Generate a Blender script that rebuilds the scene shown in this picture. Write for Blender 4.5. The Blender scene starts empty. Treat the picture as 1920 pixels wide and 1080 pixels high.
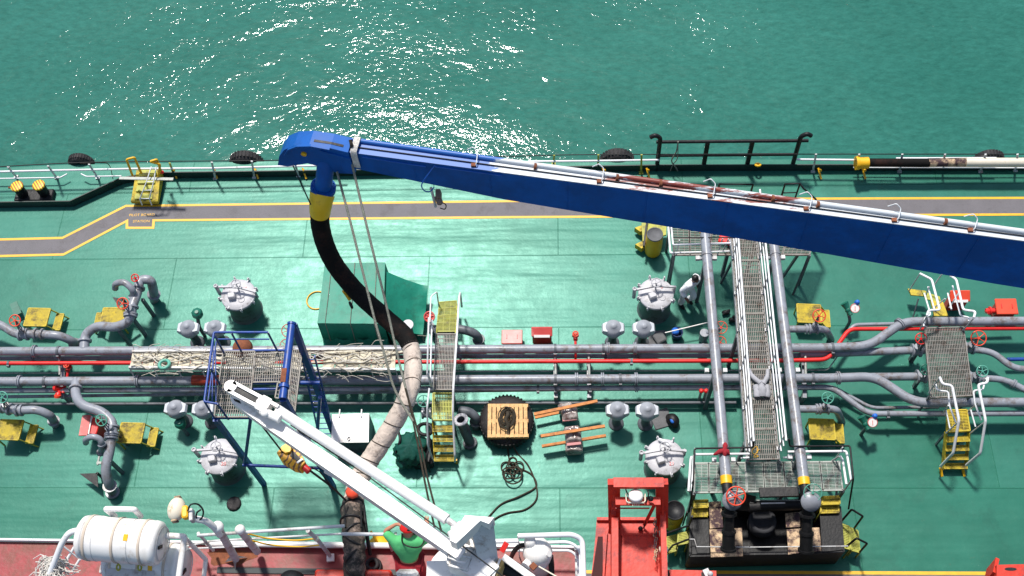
import bpy, math, random
from mathutils import Vector, Matrix, Quaternion
R = math.radians
rnd = random.Random(11)
scene = bpy.context.scene
col = scene.collection

# ------------------------------------------------------------------ camera
H = 27.0
THETA, YAW, ROLL, FPX = R(61.0), 0.0865, 0.0827, 2074.0
Fv = Vector((-math.sin(YAW)*math.cos(THETA), math.cos(YAW)*math.cos(THETA), -math.sin(THETA)))
r0 = Vector((math.cos(YAW), math.sin(YAW), 0))
u0 = r0.cross(Fv)
Rv = r0*math.cos(ROLL) - u0*math.sin(ROLL)
Uv = r0*math.sin(ROLL) + u0*math.cos(ROLL)
cam_d = bpy.data.cameras.new('camera'); cam = bpy.data.objects.new('camera', cam_d); col.objects.link(cam)
cam_d.sensor_width = 36.0; cam_d.lens = FPX/1920*36; cam_d.clip_end = 5000; cam_d.clip_start = 0.1
M = Matrix((Rv, Uv, -Fv)).transposed().to_4x4(); M.translation = (0, 0, H)
cam.matrix_world = M
scene.camera = cam

def ray(px, py):
    return Fv*FPX + Rv*(px-960) - Uv*(py-540)
def P(px, py, z=0.0):
    """point of the world at height z seen at that spot of the photograph"""
    d = ray(px, py); t = (z-H)/d.z
    return Vector((d.x*t, d.y*t, z))

# ------------------------------------------------------------------ sky and sun
SUNPX = (745, 690)
sd = ray(*SUNPX).normalized()
SUN = Vector((sd.x, sd.y, -sd.z))
elev = math.asin(SUN.z); azim = math.atan2(SUN.x, SUN.y)
w = bpy.data.worlds.new('World'); scene.world = w; w.use_nodes = True
nt = w.node_tree; bg = nt.nodes['Background']; bg.inputs['Strength'].default_value = 0.125
sky = nt.nodes.new('ShaderNodeTexSky'); sky.sky_type = 'NISHITA'; sky.sun_disc = False
sky.sun_elevation = elev; sky.sun_rotation = azim; sky.air_density = 1.0; sky.dust_density = 1.5
nt.links.new(sky.outputs[0], bg.inputs[0])
sl = bpy.data.lights.new('sun', 'SUN'); sl.energy = 4.35; sl.angle = R(5.5); sl.color = (1, 0.965, 0.90)
so = bpy.data.objects.new('sun', sl); col.objects.link(so); so.location = (0, 0, 60)
so.rotation_euler = SUN.to_track_quat('Z', 'Y').to_euler()
scene.view_settings.view_transform = 'Standard'; scene.view_settings.look = 'None'
scene.view_settings.exposure = 0.10; scene.view_settings.gamma = 1

# ------------------------------------------------------------------ materials
def nodes(m):
    m.use_nodes = True
    t = m.node_tree; return t, t.nodes, t.links, t.nodes['Principled BSDF']
def paint(name, c, rough=0.45, metal=0.0, var=0.18, vscale=3.0, bump=0.0, bscale=20.0, dirt=None, dscale=2.0, damt=0.35, spec=0.5):
    m = bpy.data.materials.new(name); t, N, L, b = nodes(m)
    ge = N.new('ShaderNodeNewGeometry'); n = N.new('ShaderNodeTexNoise')
    n.inputs['Scale'].default_value = vscale; n.inputs['Detail'].default_value = 6; n.inputs['Roughness'].default_value = 0.65
    L.new(ge.outputs['Position'], n.inputs['Vector'])
    ra = N.new('ShaderNodeValToRGB'); L.new(n.outputs['Fac'], ra.inputs[0])
    ra.color_ramp.elements[0].position = 0.3; ra.color_ramp.elements[1].position = 0.7
    lo = [max(0, x*(1-var)) for x in c]; hi = [min(1, x*(1+var)) for x in c]
    ra.color_ramp.elements[0].color = (*lo, 1); ra.color_ramp.elements[1].color = (*hi, 1)
    out = ra.outputs[0]
    if dirt:
        n2 = N.new('ShaderNodeTexNoise'); n2.inputs['Scale'].default_value = dscale; n2.inputs['Detail'].default_value = 9
        n2.inputs['Roughness'].default_value = 0.75; L.new(ge.outputs['Position'], n2.inputs['Vector'])
        r2 = N.new('ShaderNodeValToRGB'); L.new(n2.outputs['Fac'], r2.inputs[0])
        r2.color_ramp.elements[0].position = 1-damt-0.13; r2.color_ramp.elements[1].position = 1-damt
        mx = N.new('ShaderNodeMix'); mx.data_type = 'RGBA'
        L.new(r2.outputs[0], mx.inputs[0]); L.new(out, mx.inputs[6]); mx.inputs[7].default_value = (*dirt, 1)
        out = mx.outputs[2]
    L.new(out, b.inputs['Base Color'])
    mr = N.new('ShaderNodeMapRange'); L.new(n.outputs['Fac'], mr.inputs[0])
    mr.inputs[3].default_value = max(0.03, rough-0.1); mr.inputs[4].default_value = min(1, rough+0.12)
    L.new(mr.outputs[0], b.inputs['Roughness'])
    b.inputs['Metallic'].default_value = metal; b.inputs['Specular IOR Level'].default_value = spec
    if bump:
        n3 = N.new('ShaderNodeTexNoise'); n3.inputs['Scale'].default_value = bscale; n3.inputs['Detail'].default_value = 5
        L.new(ge.outputs['Position'], n3.inputs['Vector'])
        bu = N.new('ShaderNodeBump'); bu.inputs['Strength'].default_value = bump; bu.inputs['Distance'].default_value = 0.02
        L.new(n3.outputs['Fac'], bu.inputs['Height']); L.new(bu.outputs[0], b.inputs['Normal'])
    return m
RUST = (0.16, 0.05, 0.02)
grey = paint('pipe_grey_paint', (0.265, 0.28, 0.315), 0.34, var=0.13, vscale=2.5, bump=0.15, dirt=(0.15, 0.12, 0.105), dscale=3, damt=0.36)
collary = paint('collar_yellow_paint', (0.95, 0.60, 0.02), 0.45, var=0.06, dirt=(0.6, 0.33, 0.03), dscale=5, damt=0.3)
dkgrey = paint('dark_grey_paint', (0.115, 0.125, 0.14), 0.45, bump=0.2, dirt=(0.05, 0.05, 0.05), damt=0.35)
hatchg = paint('hatch_grey_paint', (0.50, 0.49, 0.51), 0.5, var=0.1, vscale=6, bump=0.2, dirt=(0.22, 0.2, 0.19), dscale=5, damt=0.33)
hatchs = paint('hatch_side_paint', (0.10, 0.14, 0.13), 0.5, bump=0.3, dirt=(0.04, 0.05, 0.04), dscale=5)
dome = paint('vent_grey_paint', (0.34, 0.355, 0.39), 0.42, var=0.08, vscale=5, bump=0.1)
flap = paint('vent_pale_paint', (0.55, 0.57, 0.60), 0.45, var=0.06)
white = paint('white_gloss_paint', (0.87, 0.84, 0.80), 0.35, var=0.05, vscale=2, dirt=(0.60, 0.52, 0.44), dscale=3.5, damt=0.33)
cream = paint('cream_paint', (0.78, 0.70, 0.55), 0.4, var=0.08, dirt=(0.5, 0.35, 0.2), dscale=6, damt=0.3)
offwhite = paint('worn_white_paint', (0.60, 0.60, 0.60), 0.45, var=0.1, dirt=(0.35, 0.30, 0.27), dscale=4, damt=0.36)
railw = paint('white_rail_paint', (0.80, 0.80, 0.80), 0.3, var=0.05, vscale=4, dirt=(0.3, 0.2, 0.15), dscale=7, damt=0.27)
red = paint('signal_red_paint', (0.72, 0.022, 0.018), 0.4, var=0.12, bump=0.1)
orange = paint('orange_red_paint', (0.80, 0.075, 0.03), 0.4, var=0.1)
pinkred = paint('faded_red_paint', (0.62, 0.08, 0.07), 0.38, var=0.1, dirt=(0.75, 0.25, 0.22), dscale=3)
steelred = paint('red_lead_paint', (0.62, 0.030, 0.010), 0.5, var=0.14, vscale=1.5, bump=0.25, bscale=12, dirt=(0.26, 0.016, 0.014), dscale=2.2, damt=0.36)
green = paint('valve_green_paint', (0.01, 0.13, 0.085), 0.4, var=0.2, vscale=8)
gwheel = paint('pale_green_paint', (0.10, 0.36, 0.27), 0.4, var=0.2, vscale=8)
yellow = paint('bright_yellow_paint', (0.86, 0.46, 0.01), 0.42, var=0.08, vscale=5, bump=0.1)
olive = paint('step_yellow_paint', (0.55, 0.41, 0.02), 0.6, var=0.2, vscale=6, bump=0.3, dirt=(0.17, 0.12, 0.02), dscale=4.5, damt=0.37)
oliveg = paint('yellow_green_paint', (0.40, 0.40, 0.05), 0.55, var=0.2, vscale=6, dirt=(0.18, 0.15, 0.03), dscale=4)
blue = paint('crane_blue_paint', (0.004, 0.105, 0.42), 0.5, spec=0.25, dirt=(0.005, 0.080, 0.31), dscale=0.8, damt=0.42, var=0.15, vscale=1.3, bump=0.12, bscale=6)
sblue = paint('scaffold_blue_paint', (0.012, 0.06, 0.30), 0.4, var=0.2, vscale=4, dirt=(0.02, 0.03, 0.09), dscale=6)
black = paint('black_steel_paint', (0.008, 0.008, 0.009), 0.5, var=0.3, vscale=5, bump=0.3, bscale=14, dirt=(0.025, 0.022, 0.022), dscale=3.5, damt=0.36, spec=0.35)
rubber = paint('black_rubber', (0.016, 0.014, 0.015), 0.7, var=0.3, vscale=8, bump=0.8, bscale=30, dirt=(0.06, 0.05, 0.05), dscale=5)
hosebk = paint('hose_rubber', (0.006, 0.005, 0.0045), 0.8, spec=0.2, var=0.3, vscale=5, bump=0.5, bscale=18, dirt=(0.03, 0.013, 0.009), dscale=1.6, damt=0.36)
hosewh = paint('hose_wrap_cloth', (0.60, 0.50, 0.42), 0.8, var=0.15, vscale=4, bump=1.0, bscale=14, dirt=(0.22, 0.17, 0.14), dscale=6, damt=0.33)
hosegr = paint('stained_hose_cloth', (0.27, 0.20, 0.16), 0.8, var=0.3, vscale=6, bump=1.0, bscale=20, dirt=(0.03, 0.025, 0.02), dscale=4, damt=0.5)
grating = paint('galvanised_grating', (0.20, 0.185, 0.165), 0.55, metal=0.2, var=0.25, vscale=9, dirt=(0.09, 0.05, 0.035), dscale=5)
gratpale = paint('pale_grating', (0.34, 0.36, 0.33), 0.55, metal=0.2, var=0.2, vscale=9, dirt=(0.16, 0.12, 0.10), dscale=5)
wood = paint('pale_pallet_wood', (0.72, 0.44, 0.19), 0.75, var=0.2, vscale=9, bump=0.6, bscale=26, dirt=(0.38, 0.2, 0.08), dscale=7)
beamw = paint('orange_timber', (0.58, 0.22, 0.06), 0.7, var=0.25, vscale=8, bump=0.5, dirt=(0.3, 0.1, 0.03), dscale=6)
oldwood = paint('stained_plywood', (0.62, 0.44, 0.27), 0.8, var=0.35, vscale=4, bump=0.8, bscale=9, dirt=(0.06, 0.03, 0.035), dscale=3.2, damt=0.44)
plank = paint('bleached_planking', (0.66, 0.60, 0.46), 0.8, var=0.18, vscale=5, bump=0.7, bscale=20, dirt=(0.30, 0.25, 0.18), dscale=6, damt=0.38)
ropeb = paint('bleached_rope', (0.58, 0.54, 0.46), 0.9, var=0.25, vscale=12, bump=0.8, bscale=60)
ropeg = paint('grey_rope', (0.26, 0.26, 0.21), 0.9, var=0.3, vscale=14, bump=1, bscale=70)
roped = paint('dark_brown_rope', (0.045, 0.035, 0.022), 0.9, var=0.4, vscale=14, bump=1, bscale=70)
wire = paint('greased_wire', (0.015, 0.015, 0.016), 0.5, metal=0.3)
tarp = paint('green_tarpaulin', (0.010, 0.24, 0.155), 0.55, var=0.12, vscale=2, bump=1.0, bscale=3.5, dirt=(0.012, 0.17, 0.11), dscale=3)
tarpd = paint('dark_green_tarpaulin', (0.008, 0.07, 0.05), 0.35, var=0.3, vscale=3, bump=1.0, bscale=7)
clearw = paint('clear_wrapping', (0.42, 0.37, 0.34), 0.16, var=0.25, vscale=9, bump=1.0, bscale=11, dirt=(0.16, 0.10, 0.09), dscale=4, damt=0.42, spec=0.8)
pinkw = paint('pink_carton', (0.50, 0.20, 0.20), 0.6, var=0.2)
skin = paint('skin', (0.50, 0.22, 0.13), 0.5, var=0.06)
skind = paint('dark_skin', (0.17, 0.07, 0.045), 0.5, var=0.06)
hairm = paint('black_hair', (0.01, 0.008, 0.008), 0.5)
coverw = paint('white_coverall', (0.90, 0.90, 0.92), 0.85, var=0.05, bump=0.5, bscale=10)
shirtg = paint('green_shirt', (0.10, 0.50, 0.18), 0.85, var=0.1, vscale=4, bump=0.5, bscale=9)
pantsr = paint('dark_red_trousers', (0.30, 0.01, 0.02), 0.85, var=0.15, bump=0.5, bscale=9)
caprd = paint('red_cap', (0.72, 0.012, 0.01), 0.6, var=0.05)
navy = paint('navy_plastic', (0.01, 0.03, 0.10), 0.4, var=0.3)
brblue = paint('bright_blue_plastic', (0.02, 0.14, 0.55), 0.4)
matgrey = paint('grey_mat', (0.13, 0.13, 0.135), 0.85, var=0.2, vscale=6, bump=0.5)
yellink = paint('walkway_yellow', (0.80, 0.43, 0.012), 0.5, var=0.12, vscale=4, dirt=(0.45, 0.25, 0.05), dscale=9, damt=0.28)
walkg = paint('walkway_grey', (0.135, 0.125, 0.135), 0.6, var=0.16, vscale=1.2, bump=0.5, bscale=60, dirt=(0.10, 0.09, 0.095), dscale=1.5)
reddeck = paint('red_deck_paint', (0.31, 0.032, 0.036), 0.5, var=0.2, vscale=1.4, bump=0.3, bscale=10, dirt=(0.20, 0.045, 0.03), dscale=1.8, damt=0.40)
rustm = paint('rust', (0.22, 0.07, 0.03), 0.85, var=0.4, vscale=8, bump=0.6)
hullm = paint('hull_dark_paint', (0.03, 0.04, 0.04), 0.6, var=0.2, vscale=0.5)
coam = paint('coaming_black_paint', (0.012, 0.03, 0.026), 0.5, var=0.3, vscale=3, bump=0.2)
mopm = paint('frayed_rope_fibre', (0.72, 0.68, 0.62), 0.95, var=0.25, vscale=20, bump=1, bscale=60)

def striped(name, a, b_, scale, rot=0.0, dist=0.3):
    m = bpy.data.materials.new(name); t, N, L, b = nodes(m)
    tc = N.new('ShaderNodeTexCoord'); mp = N.new('ShaderNodeMapping'); mp.inputs['Rotation'].default_value = (0, 0, rot)
    wv = N.new('ShaderNodeTexWave'); wv.inputs['Scale'].default_value = scale; wv.inputs['Distortion'].default_value = dist
    ra = N.new('ShaderNodeValToRGB'); ra.color_ramp.interpolation = 'CONSTANT'
    ra.color_ramp.elements[0].color = (*a, 1); ra.color_ramp.elements[1].color = (*b_, 1); ra.color_ramp.elements[1].position = 0.5
    L.new(tc.outputs['Object'], mp.inputs[0]); L.new(mp.outputs[0], wv.inputs[0]); L.new(wv.outputs['Fac'], ra.inputs[0]); L.new(ra.outputs[0], b.inputs['Base Color'])
    b.inputs['Roughness'].default_value = 0.5
    return m
stripe = striped('yellow_red_stripes', (0.80, 0.62, 0.03), (0.42, 0.12, 0.02), 4.2, R(-35))
bandm = striped('red_yellow_band', (0.30, 0.008, 0.008), (0.33, 0.06, 0.01), 9, 0)
blockm = striped('yellow_black_block', (0.16, 0.07, 0.02), (0.85, 0.40, 0.01), 3.2, R(30), 7)
blockm.node_tree.nodes['Color Ramp'].color_ramp.elements[1].position = 0.24

# flaking boom top: white, blue and red lead in patches along the beam
def flaking():
    m = bpy.data.materials.new('flaking_white_paint'); t, N, L, b = nodes(m)
    tc = N.new('ShaderNodeTexCoord'); sp = N.new('ShaderNodeSeparateXYZ'); L.new(tc.outputs['Object'], sp.inputs[0])
    mp = N.new('ShaderNodeMapping'); mp.inputs['Scale'].default_value = (0.9, 5, 5); L.new(tc.outputs['Object'], mp.inputs[0])
    n = N.new('ShaderNodeTexNoise'); n.inputs['Scale'].default_value = 1.6; n.inputs['Detail'].default_value = 7; n.inputs['Roughness'].default_value = 0.7
    L.new(mp.outputs[0], n.inputs['Vector'])
    def zone(lo, hi, bias):                # a plateau along x that raises the chance of bare paint
        a = N.new('ShaderNodeMapRange'); a.interpolation_type = 'SMOOTHSTEP'; L.new(sp.outputs[0], a.inputs[0])
        a.inputs[1].default_value = lo-0.8; a.inputs[2].default_value = lo
        c = N.new('ShaderNodeMapRange'); c.interpolation_type = 'SMOOTHSTEP'; L.new(sp.outputs[0], c.inputs[0])
        c.inputs[1].default_value = hi; c.inputs[2].default_value = hi+0.8; c.inputs[3].default_value = 1; c.inputs[4].default_value = 0
        mu = N.new('ShaderNodeMath'); mu.operation = 'MULTIPLY'; L.new(a.outputs[0], mu.inputs[0]); L.new(c.outputs[0], mu.inputs[1])
        ad = N.new('ShaderNodeMath'); ad.operation = 'MULTIPLY_ADD'; L.new(mu.outputs[0], ad.inputs[0]); ad.inputs[1].default_value = bias; L.new(n.outputs['Fac'], ad.inputs[2])
        r = N.new('ShaderNodeValToRGB'); L.new(ad.outputs[0], r.inputs[0]); r.color_ramp.elements[0].position = 0.70; r.color_ramp.elements[1].position = 0.74
        return r.outputs[0]
    m1 = N.new('ShaderNodeMix'); m1.data_type = 'RGBA'; L.new(zone(0.9, 3.6, 0.20), m1.inputs[0]); m1.inputs[6].default_value = (0.62, 0.65, 0.67, 1); m1.inputs[7].default_value = (0.23, 0.045, 0.03, 1)
    m2 = N.new('ShaderNodeMix'); m2.data_type = 'RGBA'; L.new(zone(-8, -1.4, 0.40), m2.inputs[0]); L.new(m1.outputs[2], m2.inputs[6]); m2.inputs[7].default_value = (0.02, 0.12, 0.42, 1)
    L.new(m2.outputs[2], b.inputs['Base Color']); b.inputs['Roughness'].default_value = 0.45
    return m
flake = flaking()

# deck: green gloss paint on welded plates
def deckmat():
    m = bpy.data.materials.new('green_deck_paint'); t, N, L, b = nodes(m)
    tc = N.new('ShaderNodeTexCoord')
    br = N.new('ShaderNodeTexBrick'); L.new(tc.outputs['Object'], br.inputs['Vector'])
    br.inputs['Scale'].default_value = 1.0; br.inputs['Brick Width'].default_value = 7.3; br.inputs['Row Height'].default_value = 2.28
    br.inputs['Mortar Size'].default_value = 0.014; br.inputs['Mortar Smooth'].default_value = 0.6; br.inputs['Bias'].default_value = 0.0
    br.inputs['Color1'].default_value = (0.024, 0.145, 0.096, 1); br.inputs['Color2'].default_value = (0.038, 0.176, 0.126, 1)
    br.inputs['Mortar'].default_value = (0.018, 0.15, 0.09, 1)
    n = N.new('ShaderNodeTexNoise'); n.inputs['Scale'].default_value = 0.35; n.inputs['Detail'].default_value = 8; n.inputs['Roughness'].default_value = 0.65
    L.new(tc.outputs['Object'], n.inputs['Vector'])
    ra = N.new('ShaderNodeValToRGB'); L.new(n.outputs['Fac'], ra.inputs[0])
    ra.color_ramp.elements[0].position = 0.3; ra.color_ramp.elements[0].color = (0.66, 0.66, 0.66, 1)
    ra.color_ramp.elements[1].position = 0.72; ra.color_ramp.elements[1].color = (1.25, 1.2, 1.25, 1)
    mu = N.new('ShaderNodeMix'); mu.data_type = 'RGBA'; mu.blend_type = 'MULTIPLY'; mu.inputs[0].default_value = 0.8
    L.new(br.outputs['Color'], mu.inputs[6]); L.new(ra.outputs[0], mu.inputs[7])
    # grime blotches and pale scuffs
    n2 = N.new('ShaderNodeTexNoise'); n2.inputs['Scale'].default_value = 2.2; n2.inputs['Detail'].default_value = 10; n2.inputs['Roughness'].default_value = 0.8
    L.new(tc.outputs['Object'], n2.inputs['Vector'])
    r2 = N.new('ShaderNodeValToRGB'); L.new(n2.outputs['Fac'], r2.inputs[0]); r2.color_ramp.elements[0].position = 0.60; r2.color_ramp.elements[1].position = 0.72
    m2 = N.new('ShaderNodeMix'); m2.data_type = 'RGBA'; sc = N.new('ShaderNodeMath'); sc.operation = 'MULTIPLY'; sc.inputs[1].default_value = 0.45
    L.new(r2.outputs[0], sc.inputs[0]); L.new(sc.outputs[0], m2.inputs[0]); L.new(mu.outputs[2], m2.inputs[6]); m2.inputs[7].default_value = (0.06, 0.19, 0.135, 1)
    n3 = N.new('ShaderNodeTexNoise'); n3.inputs['Scale'].default_value = 9; n3.inputs['Detail'].default_value = 8; n3.inputs['Roughness'].default_value = 0.7
    L.new(tc.outputs['Object'], n3.inputs['Vector'])
    r3 = N.new('ShaderNodeValToRGB'); L.new(n3.outputs['Fac'], r3.inputs[0]); r3.color_ramp.elements[0].position = 0.70; r3.color_ramp.elements[1].position = 0.74
    m3 = N.new('ShaderNodeMix'); m3.data_type = 'RGBA'; L.new(r3.outputs[0], m3.inputs[0]); L.new(m2.outputs[2], m3.inputs[6]); m3.inputs[7].default_value = (0.35, 0.45, 0.38, 1)
    n5 = N.new('ShaderNodeTexNoise'); n5.inputs['Scale'].default_value = 0.9; n5.inputs['Detail'].default_value = 10; n5.inputs['Roughness'].default_value = 0.72; n5.inputs['Distortion'].default_value = 0.4
    L.new(tc.outputs['Object'], n5.inputs['Vector'])
    r5 = N.new('ShaderNodeValToRGB'); L.new(n5.outputs['Fac'], r5.inputs[0]); r5.color_ramp.elements[0].position = 0.54; r5.color_ramp.elements[1].position = 0.70; r5.color_ramp.elements[1].color = (0.5, 0.5, 0.5, 1)
    m5 = N.new('ShaderNodeMix'); m5.data_type = 'RGBA'; L.new(r5.outputs[0], m5.inputs[0]); L.new(m3.outputs[2], m5.inputs[6]); m5.inputs[7].default_value = (0.020, 0.085, 0.060, 1)
    r6 = N.new('ShaderNodeValToRGB'); L.new(n5.outputs['Fac'], r6.inputs[0]); r6.color_ramp.elements[0].position = 0.26; r6.color_ramp.elements[0].color = (0.6, 0.6, 0.6, 1); r6.color_ramp.elements[1].position = 0.35; r6.color_ramp.elements[1].color = (0, 0, 0, 1)
    m6 = N.new('ShaderNodeMix'); m6.data_type = 'RGBA'; L.new(r6.outputs[0], m6.inputs[0]); L.new(m5.outputs[2], m6.inputs[6]); m6.inputs[7].default_value = (0.13, 0.10, 0.05, 1)
    L.new(m6.outputs[2], b.inputs['Base Color'])
    mr = N.new('ShaderNodeMapRange'); L.new(n2.outputs['Fac'], mr.inputs[0]); mr.inputs[1].default_value = 0.3; mr.inputs[2].default_value = 0.75
    mr.inputs[3].default_value = 0.28; mr.inputs[4].default_value = 0.44; b.inputs['Specular Tint'].default_value = (0.50, 0.95, 0.82, 1)
    L.new(mr.outputs[0], b.inputs['Roughness']); b.inputs['Specular IOR Level'].default_value = 0.5
    # plates buckle a little between the frames
    mp = N.new('ShaderNodeMapping'); mp.inputs['Scale'].default_value = (0.16, 1.15, 1); L.new(tc.outputs['Object'], mp.inputs[0])
    n4 = N.new('ShaderNodeTexNoise'); n4.inputs['Scale'].default_value = 1.0; n4.inputs['Detail'].default_value = 3; L.new(mp.outputs[0], n4.inputs['Vector'])
    bu = N.new('ShaderNodeBump'); bu.inputs['Strength'].default_value = 0.75; bu.inputs['Distance'].default_value = 0.06; L.new(n4.outputs['Fac'], bu.inputs['Height'])
    bu2 = N.new('ShaderNodeBump'); bu2.inputs['Strength'].default_value = 0.3; bu2.inputs['Distance'].default_value = 0.010; L.new(n3.outputs['Fac'], bu2.inputs['Height']); L.new(bu.outputs[0], bu2.inputs['Normal'])
    bu3 = N.new('ShaderNodeBump'); bu3.inputs['Strength'].default_value = 0.8; bu3.inputs['Distance'].default_value = 0.012; L.new(br.outputs['Fac'], bu3.inputs['Height']); L.new(bu2.outputs[0], bu3.inputs['Normal'])
    L.new(bu3.outputs[0], b.inputs['Normal'])
    return m
deckm = deckmat()

def seamat():
    m = bpy.data.materials.new('sea_water'); t, N, L, b = nodes(m)
    tc = N.new('ShaderNodeTexCoord')
    n = N.new('ShaderNodeTexNoise'); n.inputs['Scale'].default_value = 0.09; n.inputs['Detail'].default_value = 8; n.inputs['Roughness'].default_value = 0.6
    mp0 = N.new('ShaderNodeMapping'); mp0.inputs['Rotation'].default_value = (0, 0, R(35)); mp0.inputs['Scale'].default_value = (1, 2.2, 1)
    L.new(tc.outputs['Object'], mp0.inputs[0]); L.new(mp0.outputs[0], n.inputs['Vector'])
    ra = N.new('ShaderNodeValToRGB'); L.new(n.outputs['Fac'], ra.inputs[0])
    ra.color_ramp.elements[0].position = 0.3; ra.color_ramp.elements[0].color = (0.020, 0.128, 0.096, 1)
    ra.color_ramp.elements[1].position = 0.7; ra.color_ramp.elements[1].color = (0.032, 0.165, 0.126, 1)
    nf = N.new('ShaderNodeTexNoise'); nf.inputs['Scale'].default_value = 2.4; nf.inputs['Detail'].default_value = 9; nf.inputs['Roughness'].default_value = 0.78; L.new(mp0.outputs[0], nf.inputs['Vector'])
    rf = N.new('ShaderNodeValToRGB'); L.new(nf.outputs['Fac'], rf.inputs[0]); rf.color_ramp.elements[0].position = 0.32; rf.color_ramp.elements[0].color = (0.70, 0.74, 0.74, 1); rf.color_ramp.elements[1].position = 0.68; rf.color_ramp.elements[1].color = (1.35, 1.22, 1.25, 1)
    mf = N.new('ShaderNodeMix'); mf.data_type = 'RGBA'; mf.blend_type = 'MULTIPLY'; mf.inputs[0].default_value = 1; L.new(ra.outputs[0], mf.inputs[6]); L.new(rf.outputs[0], mf.inputs[7])
    L.new(mf.outputs[2], b.inputs['Base Color'])
    b.inputs['Roughness'].default_value = 0.085; b.inputs['IOR'].default_value = 1.33
    def nz(scale, detail, rough, sx, sy, rot, dist=0.0):
        mp = N.new('ShaderNodeMapping'); mp.inputs['Scale'].default_value = (sx, sy, 1); mp.inputs['Rotation'].default_value = (0, 0, R(rot))
        L.new(tc.outputs['Object'], mp.inputs[0])
        k = N.new('ShaderNodeTexNoise'); k.inputs['Scale'].default_value = scale; k.inputs['Detail'].default_value = detail; k.inputs['Roughness'].default_value = rough
        k.inputs['Distortion'].default_value = dist
        L.new(mp.outputs[0], k.inputs['Vector']); return k.outputs['Fac']
    big = nz(0.16, 2, 0.5, 1, 1.6, 30); mid = nz(0.75, 3, 0.55, 1, 1.6, -20, 0.6); small = nz(4.5, 2.5, 0.55, 1, 1.35, 25, 0.6)
    gust = nz(0.11, 3, 0.6, 1, 1.4, 40)
    gr = N.new('ShaderNodeMapRange'); L.new(gust, gr.inputs[0]); gr.inputs[1].default_value = 0.35; gr.inputs[2].default_value = 0.65; gr.inputs[3].default_value = 0.5; gr.inputs[4].default_value = 1.7
    prev = None
    for src, dist, gated in ((big, 0.22, False), (mid, 0.065, False), (small, 0.0152, True)):
        bu = N.new('ShaderNodeBump'); bu.inputs['Strength'].default_value = 1.0
        if gated:
            mm = N.new('ShaderNodeMath'); mm.operation = 'MULTIPLY'; L.new(gr.outputs[0], mm.inputs[0]); mm.inputs[1].default_value = dist; L.new(mm.outputs[0], bu.inputs['Distance'])
        else: bu.inputs['Distance'].default_value = dist
        L.new(src, bu.inputs['Height'])
        if prev: L.new(prev, bu.inputs['Normal'])
        prev = bu.outputs[0]
    L.new(prev, b.inputs['Normal'])
    return m
seam = seamat()

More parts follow.
